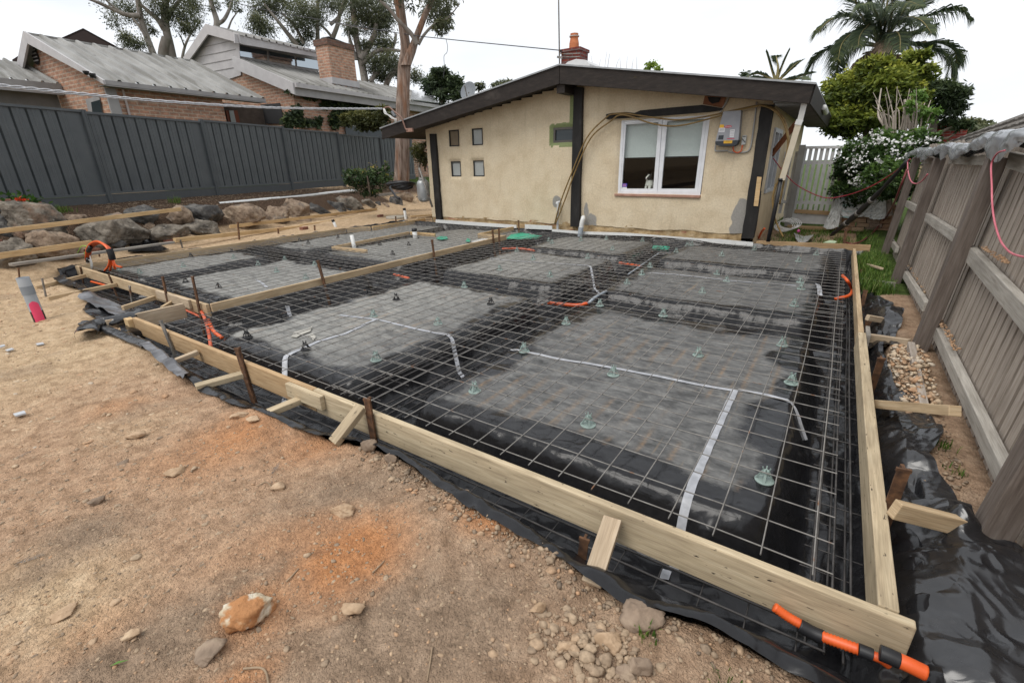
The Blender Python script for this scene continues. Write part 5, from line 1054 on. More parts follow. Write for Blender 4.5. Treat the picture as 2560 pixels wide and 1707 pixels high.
lw = n.nodes.new('ShaderNodeMath'); lw.operation = 'LESS_THAN'; lw.inputs[1].default_value = .235; n.links.new(sx.outputs['Z'], lw.inputs[0]); mxn = n.nodes.new('ShaderNodeMath'); mxn.operation = 'MAXIMUM'; n.links.new(wh.outputs[0], mxn.inputs[0]); n.links.new(lw.outputs[0], mxn.inputs[1])
n.links.new(mixc(n, mxn.outputs[0], (.03, .028, .027), (.68, .65, .60)), b.inputs['Base Color']); b.inputs['Roughness'].default_value = .9; DOG = m
dp = ay(1620, 474, YW + .17); dog = thing('dog', 'black and white dog with pricked ears looking out of the left window pane', 'dog', dp)
body = skin('body', [(0, .10, 0), (0, .05, .12), (0, .02, .22), (0, 0, .28), (0, -.02, .315), (0, -.085, .285), (0, -.13, .275), (.05, .02, .36), (.065, .02, .415), (-.05, .02, .36), (-.065, .02, .415), (.06, .0, .10), (.06, -.04, -.05), (-.06, .0, .10), (-.06, -.04, -.05), (0, .28, .02)],
            [(0, 1), (1, 2), (2, 3), (3, 4), (4, 5), (5, 6), (4, 7), (7, 8), (4, 9), (9, 10), (1, 11), (11, 12), (1, 13), (13, 14), (0, 15)], [.13, .115, .085, .07, .072, .038, .024, .026, .007, .026, .007, .045, .03, .045, .03, .12], DOG, 2, dog)
b = MB(); b.lathe((0, -.135, .287), [(.012, -.01), (.016, 0), (.010, .01)], 8); k_ = b.build('nose', BLT, dog)
b = MB()
for sx_ in (-.03, .03): b.lathe((sx_, -.072, .325), [(.006, -.006), (.010, 0), (.006, .006)], 8)
b.build('eyes', BLT, dog); dog.rotation_euler = (0, 0, -.35); dog.scale = (.85, .85, .85)
# ================================================================== right hand timber fence
PAL = mkwood('weathered_paling', (.25, .205, .165), (.38, .325, .275), (.48, .425, .37), (.09, .075, .06), sp=.76, sp2=.84)
PALB = mkwood('dark_inner_paling', (.075, .055, .045), (.115, .088, .072), (.16, .13, .11))  # darker than the outer palings: shade of the gaps put into the colour
POSTM = mkwood('brown_grey_post', (.105, .082, .068), (.165, .135, .115), (.24, .205, .18), (.05, .04, .035))
RAIL = mkwood('bleached_rail', (.26, .235, .20), (.40, .37, .325), (.50, .47, .42), (.08, .07, .06), sp=.7, sp2=.8)
fence = thing('timber_fence', 'tall weathered paling fence with heavy posts along the right side of the slab', 'fence', (1.84, 5, 0)); K = []
def fx(z, o=0): return 1.80 + o + .055 * z          # the fence leans outward
FY = [-1.9, .66, 3.42, 6.35, 8.95]
for i, y in enumerate(FY):
    b = MB(); yl = y - .12 * (i > 0); b.bar((fx(-.5, .055), y, -.5), (fx(1.60, .055), yl, 1.60), .14 if i else .14, .11, (1, 0, 0)); K.append(b.build('post', POSTM, bevel=.008))
for i in range(len(FY) - 1):
    y0, y1 = FY[i], FY[i + 1]; b = MB(); b2 = MB(); n_ = int((y1 - y0) / .128)
    for k in range(n_):
        y = y0 + (k + .5) * (y1 - y0) / n_; zt = 1.76 + R.uniform(-.02, .02) + .03 * (y - 3) / 6; ln = -.07 + R.uniform(-.008, .008); wd = .094 + R.uniform(-.006, .008)
        b.bar((fx(-.06, .175 + R.uniform(0, .006)), y - ln * .0, -.08), (fx(zt, .175), y + ln * .9, zt), wd, .016, (1, 0, 0))
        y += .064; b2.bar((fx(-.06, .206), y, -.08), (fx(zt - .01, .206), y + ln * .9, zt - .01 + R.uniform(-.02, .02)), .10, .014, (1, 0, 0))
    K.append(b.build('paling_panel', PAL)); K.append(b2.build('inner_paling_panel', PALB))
def frail(p0, p1, h, w=.05, x0=.13, name='rail', mat=RAIL):
    a = ax(*p0, 1.93); c = ax(*p1, 1.93)
    a[0] = fx(a[2], x0); c[0] = fx(c[2], x0); b = MB(); b.bar(a, c, w, h); k = b.build(name, mat, bevel=.006); K.append(k); return k
c1 = lambda x, y: (2050 + x * .21684, 280 + y * .21684); c2 = lambda x, y: (2050 + x * .21684, 620 + y * .21684)
frail(c1(2020, 555), (2660, 448), .11); frail(c1(1410, 555), c1(1820, 560), .09); frail(c1(1120, 560), c1(1290, 570), .09)
frail(c2(1640, 50), (2640, 905), .12); frail(c1(1180, 1210), c1(1500, 1440), .10); frail(c1(965, 1055), c1(1090, 1130), .10)
frail(c2(1310, 885), (2512, 1195), .095, .06); frail(c2(935, 230), c2(1210, 680), .10); frail(c1(815, 1490), c1(880, 1590), .10)
hold(fence, K)
a = ax(2306, 872, 1.76); c = ax(2330, 965, 1.72); b = MB(); b.bar((1.76, 3.2, .02), (1.74, 1.9, -.03), .05, .14); tag(b.build('buried_plank', PAL, bevel=.006), 'plank half buried in yellow clods at the foot of the fence', 'plank')
b = MB(); b.bar((1.79, 1.75, -.085), (1.765, .80, -.10), .10, .12); tag(b.build('rotten_sleeper', mkwood('rotten_timber', (.12, .085, .06), (.20, .145, .10), (.28, .21, .15)), bevel=.012), 'rotten sleeper lying in the soil beside the near fence post', 'sleeper')
# spilled soil on the rails
ORS = mk('orange_soil', [(.3, (.33, .10, .03)), (.7, (.52, .20, .07))], 20, .95, bp=(50, .8, .01)); 
def spill(label, p0, p1, k, x0, seed, mat, tint):
    rr = np.random.default_rng(seed); a = ax(*p0, 1.93); c = ax(*p1, 1.93); t = rr.random(k); P = a + (c - a) * t[:, None]; P[:, 0] = fx(P[:, 2], x0) + rr.uniform(-.022, .022, k); P[:, 2] += .062
    scatter('soil_crumbs', P, np.exp(rr.normal(-4.6, .4, k)).clip(.004, .022), 1, seed, mat, label, tint)
spill('orange soil lying on the lowest rail of the near bay', c2(1300, 830), c2(1540, 1270), 130, .13, 301, PEB, (.66, .76)); spill('orange soil lying on the middle rail of the near bay', c2(1740, 60), c2(2000, 270), 90, .13, 302, PEB, (.66, .76)); spill('pale crumbs of soil on the rail of the second bay', c2(960, 190), c2(1200, 600), 60, .13, 303, PEB, (.5, .76))
# grey plastic rolled over the fence top
SIL = mk('silver_grey_plastic', [(.3, (.12, .125, .135)), (.6, (.22, .23, .245)), (.8, (.34, .35, .37))], 5, .24, bp=(9, .2, .02), spec=.65)
L = [c1(1050, 505), c1(1130, 470), c1(1240, 470), c1(1320, 480), c1(1420, 440), c1(1500, 425), c1(1600, 450), c1(1700, 455), c1(1790, 425), c1(1880, 370), c1(1980, 340), c1(2120, 330), c1(2280, 315), c1(2420, 300), (2700, 335)]
S_ = np.array(spl([ax(px, py, 1.93) for px, py in L], 22)); N_ = len(S_); k = 40; ii, jj = np.meshgrid(np.arange(N_), np.arange(k), indexing='ij')
yy_ = S_[ii, 1]; tt = -.9 + 4.6 * jj / (k - 1); pin = np.abs(np.sin(yy_ * 4.3 + .8 * np.sin(yy_ * 2.1))) ** .6; cr_ = ridged(yy_ * 1.6, tt * .42, 6, 1.6, 3); cr2 = crumple(yy_ * 6, tt * 1.2, 7, 6)
rr_ = (.036 + .030 * pin + .014 * cr_ + .0025 * cr2); drop = np.where(tt > 2.6, (tt - 2.6) * .10 * (.5 + .5 * np.sin(yy_ * 2.7)) * (.4 + cr_), 0)
P = np.stack([S_[ii, 0] + rr_ * np.cos(tt), yy_, S_[ii, 2] + rr_ * np.sin(tt) * 1.05 - np.abs(drop)], -1)
idx = np.arange(N_ * k).reshape(N_, k); fs = np.stack([idx[:-1, :-1], idx[:-1, 1:], idx[1:, 1:], idx[1:, :-1]], -1).reshape(-1, 4)
tag(npmesh('plastic_roll', P.reshape(-1, 3), fs, SIL), 'silver grey plastic bundled along the top of the timber fence', 'plastic sheet')
# hoses on the fence
PKH = mk('pink_hose', [(.3, (.42, .09, .12)), (.7, (.60, .17, .21))], 9, .45); MRH = flat('maroon_hose', (.16, .035, .035), .45)
pipe('pink_hose', 'pink hose hanging from the fence top across the near bay', [ax(px, py, 1.80) for px, py in [c1(2130, 445), c1(2050, 475), c1(1990, 560), c1(1972, 650), c1(1980, 850), c1(1985, 1050), c1(2010, 1250), c1(2060, 1430), c1(2120, 1545), (2535, 636), (2600, 650)]], .0052, PKH, 'hose')
pipe('pink_hose', 'short pink hose looping over the second fence post', [ax(px, py, 1.78) for px, py in [c1(1010, 580), c1(1015, 680), c1(1045, 790), c1(1100, 828), c1(1170, 800), c1(1240, 720)]], .008, PKH, 'hose')
pipe('maroon_hose', 'maroon hose dropping down the first fence post and across the soil', [ax(*c1(1005, 660), 1.74), ax(*c1(930, 860), 1.72), az(*c1(850, 1060), .9), az(*c1(770, 1200), .45), az(*c1(690, 1300), .22), az(*c1(600, 1400), .10), az(*c1(480, 1490), .06), az(*c1(380, 1520), .05), az(*c1(300, 1505), .05)], .015, MRH, 'hose')
pipe('red_hose', 'thin red hose sagging from the house corner across the gate to the fence', [ay(1932, 395, 9.6), ay(1965, 437, 9.7), ay(2000, 468, 9.8), ay(2060, 494, 9.9), ay(2110, 490, 10), ay(2170, 470, 9.6), ay(2230, 435, 9.2), ax(*c1(1040, 545), 1.80)], .010, flat('red_hose', (.30, .03, .045), .45), 'hose')
pipe('yellow_hose', 'short yellow hose lying on the ground by the first fence post', [az(2178, 569, .08), az(2200, 564, .09), az(2226, 556, .1)], .012, flat('yellow_hose', (.62, .42, .03), .5), 'hose')
t = thing('wrapped_pole', 'long black wrapped pole leaning from the fence top down to the soil', 'pole', az(2085, 582, .1)); P0, P1 = az(2078, 588, .08), ax(*c1(1015, 560), 1.79)
def lp(f): return P0 + (P1 - P0) * f + V(0, 0, -.10 * math.sin(math.pi * f))
b = MB(); b.tube([lp(f) for f in np.linspace(0, 1, 26)], [(.030 + .022 * math.sin(math.pi * min(1, f * 1.3)) + .006 * math.sin(f * 40)) for f in np.linspace(0, 1, 26)], 10); K = [b.build('wrapping', BLT, smooth=True)]
for f in (.25, .42, .60): b = MB(); b.tube([lp(f), lp(f + .02)], .058, 10); K.append(b.build('tie', GALV))
hold(t, K)
# ================================================================== gate, brick pile
PKT = mk('grey_white_pickets', [(.3, (.50, .50, .49)), (.7, (.64, .64, .63))], 5, .6)
gy = 11.8; gate = thing('picket_gate', 'grey white picket gate between the house and the bush', 'gate', (.45, gy, .1)); K = []
b = MB(); b.bar((-.02, gy - .02, 1.86), (1.25, gy - .02, 1.84), .05, .06); K.append(b.build('top_rail', PKT)); b = MB(); b.bar((-.02, gy + .02, 1.52), (1.25, gy + .02, 1.52), .03, .07); K.append(b.build('cross_rail', PKT)); b = MB(); b.bar((-.4, gy + .02, .62), (1.25, gy + .02, .62), .03, .07); K.append(b.build('cross_rail', PKT))
b = MB(); b.bar((-.1, gy - .02, .24), (1.2, gy - .02, .24), .03, .22); K.append(b.build('kick_board', PKT))
for k in range(11): b = MB(); b.bar((.10 + k * .112, gy, .34), (.10 + k * .112, gy, 1.84), .07, .018, (0, 1, 0)); K.append(b.build('picket', PKT))
for k in range(3): b = MB(); b.bar((-.32 + k * .115, gy + .05, .34), (-.30 + k * .115, gy + .05, 1.78), .07, .018, (0, 1, 0)); K.append(b.build('picket', PKT))
b = MB(); b.bar((.02, gy - .04, .05), (.03, gy - .04, 1.92), .13, .10, (0, 1, 0)); K.append(b.build('gate_post', mk('grey_post_paint', [(.3, (.24, .235, .22)), (.7, (.33, .325, .305))], 5, .7))); hold(gate, K)
b = MB(); b.bar(ay(1986, 528, gy - .06), ay(2075, 533, gy - .06), .02, .09); tag(b.build('loose_board', PINE_D), 'brown board fixed across the foot of the picket gate', 'board')
b = MB(); b.bar(az(1968, 567, .08), az(2160, 577, .06), .04, .09); tag(b.build('loose_board', PINE_D), 'long board lying on edge on the ground in front of the gate', 'board')
t = thing('brick_stack', 'stack of old bricks under corrugated sheets beside the gate', 'brick stack', (1.62, 11.6, .05)); BRS = mkbrick('old_bricks', (.36, .22, .14), (.28, .15, .10), (.10, .07, .05), .24, .10, .014); K = []
rr = random.Random(4)
for z in range(6):
    for k in range(4):
        b = MB(); b.box((1.22 + k * .235 + (z % 2) * .06 + rr.uniform(-.01, .01), 11.50 + rr.uniform(-.02, .02), .10 + z * .098), (.225, .34, .09), rr.uniform(-.04, .04)); K.append(b.build('brick', mk('brick_%s' % 'abc'[k % 3], [(.3, [(.26, .15, .09), (.33, .21, .13), (.22, .15, .11)][k % 3]), (.7, [(.40, .25, .16), (.46, .33, .22), (.36, .27, .21)][k % 3])], 12, .95, bp=(30, .5, .01)) if z == 0 and k < 3 else bpy.data.materials['brick_%s' % 'abc'[k % 3]], bevel=.006))
X, Y = np.meshgrid(np.linspace(1.0, 2.2, 60), np.linspace(11.15, 11.95, 20)); Z = .80 + .022 * np.sin(X * 60) * 1.0 + .05 * (X - 1.6); K.append(gridmesh('corrugated_sheet', X, Y, Z, mk('grey_sheet', [(.3, (.22, .24, .22)), (.7, (.36, .38, .35))], 5, .7)))
for (x, y, c_) in [(1.35, 11.3, (.27, .25, .22)), (1.72, 11.3, (.55, .28, .20)), (2.0, 11.35, (.25, .24, .23))]:
    b = MB(); b.box((x, y, .87 + .05 * (x - 1.6)), (.26, .22, .09), x); K.append(b.build('loose_tile', flat('tile_%d' % int(x * 100), c_, .9), bevel=.008))
hold(t, K)
def drape(name, label, P, amp, seed, mat):
    U, W = np.meshgrid(np.linspace(0, 1, 60), np.linspace(0, 1, 40)); A, B, C_, D = [V(*p) for p in P]
    Q = A[:, None, None] * (1 - U) * (1 - W) + B[:, None, None] * U * (1 - W) + C_[:, None, None] * U * W + D[:, None, None] * (1 - U) * W
    d = amp * crumple(U * 3, W * 2.4, seed, 7); return tag(gridmesh(name, Q[0] + d * .4, Q[1] - np.abs(d), Q[2] + .3 * d - .05 * np.sin(U * 3.1), mat), label, 'tarp', 'woven bags over the brick stack')
BAG = mk('white_woven_bag', [(.3, (.42, .43, .42)), (.7, (.58, .59, .58))], 4, .6, layers=[(1.6, .56, .60, (.30, .42, .40), (1, 1, 6))], bp=(20, .4, .01)); BAGG = mk('clear_grey_bag', [(.3, (.26, .26, .25)), (.7, (.46, .46, .44))], 5, .45, bp=(15, .5, .02))
drape('woven_bag', 'white woven bag with faint green bands hanging over the front of the brick stack', [ay(2096, 488, 11.2), ay(2172, 492, 11.2), ay(2176, 535, 11.15), ay(2099, 542, 11.15)], .05, 4, BAG)
drape('woven_bag', 'second white woven bag hanging at the right end of the brick stack', [ay(2160, 490, 11.2), ay(2222, 488, 11.2), ay(2218, 545, 11.15), ay(2160, 540, 11.15)], .05, 6, BAG)
drape('clear_bag', 'torn grey clear plastic slumped to the ground at the left of the brick stack', [ay(2090, 495, 11.15), ay(2110, 492, 11.2), ay(2096, 566, 10.9), ay(2058, 568, 10.9)], .06, 9, BAGG)
drape('plastic_scrap', 'grey crumpled plastic scrap on the soil behind the end board', [az(1985, 582, .08), az(2035, 586, .12), az(2020, 602, .05), az(1992, 600, .03)], .06, 11, BAGG)
patchz('card_scrap', 'pale green card lying behind the end board', [(2058, 607), (2075, 601), (2092, 604), (2088, 608)], .06, flat('pale_green_card', (.5, .62, .42), .7), 'scrap')
# ================================================================== right hand neighbours
t = thing('tiled_house', 'neighbouring house with a grey brown tiled roof beyond the timber fence', 'house', ad(2500, 420, 12)); K = []
A, B, C_, D = ad(2335, 367, 14.0), ad(2640, 254, 13.0), ad(2700, 420, 10.2), ad(2300, 415, 12.0)
TILE = mk('roof_tile', [(.3, (.085, .078, .07)), (.55, (.14, .128, .115)), (.75, (.19, .175, .155))], 8, .85, bp=(14, .6, .02)); b = MB(); n_ = 9
nn = np.cross(B - A, D - A); nn /= np.linalg.norm(nn); nn = nn if nn[2] > 0 else -nn
for k in range(n_):
    f0, f1 = k / n_, (k + 1) / n_; p0, p1 = A + (D - A) * f0, B + (C_ - B) * f0; q0, q1 = A + (D - A) * f1, B + (C_ - B) * f1
    mseg = 34
    for j in range(mseg):
        u0, u1 = j / mseg, (j + .96) / mseg; up = nn * (.035 + .012 * (j % 2))
        b.prism([p0 + (p1 - p0) * u0, p0 + (p1 - p0) * u1, q0 + (q1 - q0) * u1 + up, q0 + (q1 - q0) * u0 + up], -nn * .05)
K.append(b.build('roof', TILE)); b = MB(); b.poly([D, C_, (C_[0], C_[1], 0), (D[0], D[1], 0)]); b.poly([A, D, (D[0], D[1], 0), (A[0], A[1], 0)]); K.append(b.build('wall', SW)); hold(t, K)
t = thing('red_brick_chimney', 'distant red brick chimney half hidden behind the flowering bush', 'chimney', ad(2366, 360, 24)); p = ad(2366, 345, 24); RED2 = mkbrick('far_red_brick', (.30, .05, .04), (.24, .035, .03), (.22, .15, .14), .3, .09, .012)
b = MB(); b.box((p[0], p[1], p[2] - 1.0), (.9, .9, 2.9)); K = [b.build('stack', RED2)]; b = MB(); b.box((p[0], p[1], p[2] + .42), (1.05, 1.05, .16)); K.append(b.build('corbel', RED2)); hold(t, K)
# ================================================================== dark steel fence on the bank
CBM = mk('slate_steel_sheet', [(.3, (.066, .075, .081)), (.7, (.084, .094, .10))], 3, .5, spec=.4, layers=[(14, .72, .80, (.09, .095, .10), 1.0)])
CBP = flat('slate_plinth', (.07, .077, .082), .65)
sf = thing('steel_fence', 'dark slate steel panel fence stepping down behind the boulders', 'fence', FA); K = []
FNv = V(FN[0], FN[1], 0)
def fpos(t): return V(FA[0] + FD[0] * t, FA[1] + FD[1] * t, 0)
def ftop(px, py): return ap(px, py, FA, FNv)
TS = [-3.2, 0.0, 2.92, 5.94, 8.82, 11.75, 14.7]; TOPS = [ftop(100, 267)[2], ftop(219, 280)[2], ftop(500, 299.5)[2], ftop(718, 321.5)[2], ftop(872, 337)[2], ftop(960, 342)[2]]
PLN = [.20, .20, .16, .14, .10, .1]
for i in range(6):
    t0, t1 = TS[i], TS[i + 1]; zb = float(np.interp((t0 + t1) / 2, [-3, 0, 6, 12], [.93, .93, 1.0, 1.1])); zt = TOPS[i]
    prof = []; p = t0 + .05
    while p < t1 - .27:
        for dt, o in ((0, 0), (.012, -.04), (.026, -.04), (.038, .012), (.10, .012), (.112, .024), (.15, .024), (.162, .012), (.22, .012)): prof.append((p + dt, o))
        p += .262
    prof.append((t1 - .05, 0)); n_ = len(prof); vs = []
    for (tt, o) in prof: q = fpos(tt) + FNv * (o - .02); vs.append((q[0], q[1], zb + PLN[i])); 
    vs2 = [(v_[0], v_[1], zt - .03) for v_ in vs]; b = MB(); b.add(vs + vs2, [(k, k + 1, n_ + k + 1, n_ + k) for k in range(n_ - 1)]); K.append(b.build('steel_panel', CBM))
    b = MB(); a, c = fpos(t0 + .04), fpos(t1 - .04); b.bar(a + V(0, 0, zt - .02), c + V(0, 0, zt - .02), .055, .05); K.append(b.build('top_rail', CBM)); b = MB(); b.bar(a + V(0, 0, zb + PLN[i] + .01), c + V(0, 0, zb + PLN[i] + .01), .05, .05); K.append(b.build('bottom_rail', CBM))
    b = MB(); b.bar(a + V(0, 0, zb + PLN[i] / 2 - .06), c + V(0, 0, zb + PLN[i] / 2 - .06), .025, PLN[i] + .08); K.append(b.build('plinth_board', CBP))
for i, tt in enumerate(TS[:-1]):
    b = MB(); q = fpos(tt); zt = TOPS[max(i - 1, 0)] if i else TOPS[0]; zt = max(zt, TOPS[i])
    b.bar((q[0], q[1], .7), (q[0], q[1], zt + .015), .10, .075, tuple(FNv)); 
    for o in (-.028, .028): r_ = q + FNv * .04 + V(*FD) * o; b.bar((r_[0], r_[1], .7), (r_[0], r_[1], zt + .012), .02, .012, tuple(FNv))
    K.append(b.build('fence_post', CBM))
hold(sf, K)
b = MB(); a, c = ap(863, 313, FA - FNv * 1.8, FNv), ap(953, 321, FA - FNv * 1.2, FNv); b.prism([a, c, (c[0], c[1], 1), (a[0], a[1], 1)], tuple(-FNv * .03)); t = thing('steel_fence', 'short second steel fence with a pale cap standing behind the dark fence', 'fence', a); k1_ = b.build('steel_panel', CBM)
b = MB(); b.bar(a, c, .06, .05); hold(t, [k1_, b.build('cap_rail', mk('pale_cap', [(.3, (.40, .40, .38)), (.7, (.50, .50, .48))], 5, .6))])
t = thing('handrail', 'grey timber handrail with a post behind the dark fence', 'handrail', FA - FNv * 2); a, c = ap(764, 318.5, FA - FNv * 2.2, FNv), ap(858, 307, FA - FNv * 2.2, FNv); b = MB(); b.bar(a, c, .07, .09); k1_ = b.build('rail', GREYW); b = MB(); b.bar(c + V(0, 0, -.02), c - V(0, 0, 1.6), .12, .12, (0, 1, 0)); hold(t, [k1_, b.build('post', GREYW)])
# ---- boulders of the retaining bank
BOA = mk('grey_boulder', [(.32, (.06, .052, .043)), (.48, (.15, .13, .105)), (.66, (.28, .245, .20))], 4.5, .95, bp=(14, 1.0, .06), layers=[(2.0, .58, .72, (.26, .165, .11), 1.0), (7, .66, .74, (.34, .32, .28), 1.0)])
BOB = mk('tan_boulder', [(.32, (.12, .085, .06)), (.48, (.26, .19, .135)), (.66, (.38, .295, .215))], 4.5, .95, bp=(14, 1.0, .06), layers=[(2.2, .58, .7, (.13, .12, .11), 1.0)])
BOC = mk('dark_boulder', [(.32, (.045, .043, .042)), (.5, (.095, .092, .088)), (.68, (.20, .188, .17))], 4.5, .95, bp=(14, 1.0, .06), layers=[(3, .62, .72, (.24, .19, .14), 1.0)])
def boulder(cx, cy, w_, h_, off, mat, label, seed, dep=.75):
    P0 = FA + FNv * off; c = ap(cx, cy, P0, FNv); s_ = pxm(c); ch_ = RM[2][:2] @ (c - CAM)[:2] / np.linalg.norm(RM[2][:2]) / np.linalg.norm((c - CAM)[:2]); rx = w_ / 2 * s_ * ch_ * 1.30; rz_ = h_ / 2 * s_ * 1.28; c = c + FNv * .02
    Q, F = rockshape(5, seed, 12, .20, .50); Q = Q / np.abs(Q).max(0)
    vd = c - CAM; vd[2] = 0; vd /= np.linalg.norm(vd); rt = V(vd[1], -vd[0], 0); up = V(0, 0, 1)
    P = c + np.outer(Q[:, 0] * rx, rt) + np.outer(Q[:, 1] * rx * dep, vd) + np.outer(Q[:, 2] * rz_, up)
    return tag(npmesh('boulder', P, F, mat, smooth=True), label, 'boulder', 'boulders of the retaining bank')
lc = lambda x, y: (x / 4, 380 + y / 4); rc = lambda x, y: (500 + x / 4, 380 + y / 4); tcx = lambda x, y: (850 + x * .12755, 380 + y * .12755)
for (pt_, w_, h_, off, mt, lb, sd) in [
    (lc(300, 720), 150, 92, 1.25, BOA, 'big grey boulder at the left below the red bricks and flowers', 1), (lc(150, 1030), 110, 68, 1.75, BOA, 'dark grey boulder at the left edge behind the lower plank', 2),
    (lc(560, 935), 118, 66, 1.7, BOB, 'brown boulder behind the stake of the lower plank', 3), (lc(1060, 820), 182, 80, 1.5, BOA, 'largest boulder, grey with a rusty streak, behind the orange conduits', 4),
    (lc(1410, 670), 86, 52, 1.1, BOC, 'dark boulder high on the bank behind the right end of the long plank', 5), (lc(1640, 820), 114, 50, 1.6, BOA, 'pale grey boulder just right of the rusty streaked one', 6),
    (lc(1770, 665), 66, 50, 1.25, BOB, 'rounded tan boulder under the end of the long plank', 7), (lc(2030, 650), 84, 58, 1.2, BOC, 'blackish boulder right of the rounded tan one', 8),
    (lc(2010, 780), 80, 42, 1.6, BOA, 'low grey boulder below the blackish one', 9), (rc(400, 690), 108, 66, 1.45, BOB, 'large pale tan boulder behind the left end of the upper plank', 10),
    (rc(730, 665), 76, 56, 1.45, BOB, 'tan boulder fused beside the large pale tan one', 11), (rc(960, 620), 66, 60, 1.4, BOB, 'brown square topped boulder with a dark left face', 12),
    (rc(1160, 600), 58, 48, 1.35, BOC, 'slate grey boulder right of the square topped one', 13), (rc(1010, 700), 60, 30, 1.65, BOB, 'low brown boulder behind the middle of the upper plank', 14),
    (rc(1330, 580), 60, 40, 1.3, BOC, 'dark flat boulder in shade on the bank', 15), (rc(1480, 545), 62, 42, 1.35, BOA, 'mossy grey boulder behind the right end of the upper plank', 16),
    (tcx(555, 1040), 40, 24, 1.5, BOA, 'small angular grey boulder right of the mossy one', 17), (tcx(880, 1090), 24, 20, 1.7, BOB, 'small wedge shaped brown rock near the end of the long beam', 18), (tcx(730, 1060), 18, 18, 1.55, BOC, 'small dark rock between two angular boulders', 23),
    (tcx(1045, 1030), 36, 32, 1.6, BOC, 'dark tilted boulder left of the round tan one', 19), (tcx(1310, 950), 34, 36, 1.55, BOB, 'round tan boulder in front of the trunk', 20), (tcx(1480, 985), 18, 22, 1.5, BOC, 'narrow dark boulder beside the gas cylinder', 21), (lc(20, 760), 50, 60, 1.1, BOC, 'dark boulder cut by the left edge of the photo', 22)]:
    boulder(*pt_, w_, h_, off, mt, lb, sd)
for k_, (cx, cy, w_, h_, off, mt, lb) in enumerate([(20, 555, 50, 30, 1.0, BOC, 'small dark stone wedged above the left edge boulder'), (150, 575, 44, 26, 1.45, BOB, 'small brown stone wedged below the big left boulder'), (185, 545, 50, 26, 1.0, BOB, 'tan stone showing in the bank left of the long plank middle'), (290, 612, 40, 20, 1.75, BOC, 'dark stone at the foot of the largest streaked boulder'), (372, 568, 34, 22, 1.3, BOB, 'small tan stone between the streaked and the dark high boulder'), (478, 585, 36, 24, 1.55, BOC, 'dark stone filling the gap left of the low grey boulder'), (545, 585, 34, 22, 1.6, BOB, 'small brown stone filling the gap right of the low grey boulder'), (725, 552, 34, 26, 1.3, BOC, 'dark stone wedged left of the square topped boulder'), (820, 545, 40, 20, 1.6, BOB, 'low brown stone below the slate grey boulder'), (868, 530, 30, 20, 1.5, BOC, 'small dark stone at the foot of the mossy boulder')]):
    boulder(cx, cy, w_, h_, off, mt, lb, 40 + k_)
# planks, rails and beam in front of the boulders
def plank(label, p0, p1, off, w, h, mat, name='plank', bev=.004): P0 = FA + FNv * off; board(name, label, ap(*p0, P0, FNv), ap(*p1, P0, FNv), w, h, mat, cat='timber', bev=bev)
plank('long pale plank resting against the boulders at the left', (-40, 583), (452, 523), 1.95, .03, .08, PINE_Y); plank('lower pale plank held by a stake at the left', (-60, 648), (230, 607), 2.25, .03, .10, PINE_Y)
plank('upper pale plank clamped by a tall stake in front of the tan boulders', (574, 567), (942, 523), 1.95, .03, .085, PINE_Y); plank('old grey rail raised on bricks behind the left bay', (26, 662), (433, 606), 2.45, .10, .045, GREYW)
plank('long beam lying on the sand, near half', (436, 601), (752, 568), 2.4, .08, .09, PINE_Y); plank('long beam lying on the sand, far half', (752, 566), (960, 533), 2.3, .08, .09, PINE_Y)
board('plank', 'short pale board lying flat near the house corner', az(1026, 541, .05), az(1087, 537, .05), .16, .04, PINE_Y); board('plank', 'white offcut board lying near the far end of the left bay', az(1042, 546, .03), az(1082, 541, .04), .1, .03, PINE)
BRK = mk('loose_red_brick', [(.3, (.16, .065, .045)), (.7, (.28, .13, .09))], 12, .95, bp=(30, .4, .01))
for (px, py, z, lb) in [(54, 668, .02, 'red brick under the left end of the grey rail'), (237, 644, .02, 'red brick under the middle of the grey rail'), (428, 614, .02, 'red brick under the right end of the grey rail'), (461, 609, .02, 'red brick under the left end of the long beam'), (8, 672, .02, 'broken brick by the left edge beyond the grey rail'), (700, 577, .0, 'brick under the middle of the long beam'), (951, 541, .0, 'brick under the far end of the long beam'), (760, 573, .0, 'brick under the joint of the long beam')]:
    c = az(px, py, z); b = MB(); b.box((c[0], c[1], gh(c[0], c[1]) + .035), (.12, .23, .08), .3); tag(b.build('brick', BRK, bevel=.006), lb, 'brick', 'loose bricks under the rails')
for k, (px, py, lb) in enumerate([(8, 507, 'grey topped brick of the flower bed edge, leftmost on top'), (38, 503, 'brick of the flower bed edge behind the red flowers'), (4, 517, 'lower red brick at the left edge of the flower bed'), (32, 518, 'pinkish brick in front of the red flowers'), (82, 512, 'brick right of the red flowers'), (80, 523, 'lowest brick right of the red flowers')]):
    c = ap(px, py, FA + FNv * .62, FNv); b = MB(); b.box(c, (.14, .26, .10), -.3 + .1 * k); tag(b.build('brick', BRK, bevel=.012), lb, 'brick', 'bricks edging the flower bed')
c = az(992, 543, .03); t = thing('concrete_cover', 'round pale concrete cover lying on the sand near the house', 'cover', c); b = MB(); b.lathe((c[0], c[1], c[2] - .06), [(.34, 0), (.36, .03), (.36, .07), (.34, .09)], 28); CON = mk('pale_concrete', [(.3, (.30, .27, .22)), (.7, (.42, .385, .32))], 8, .9); hold(t, b.build('disc', CON)); 
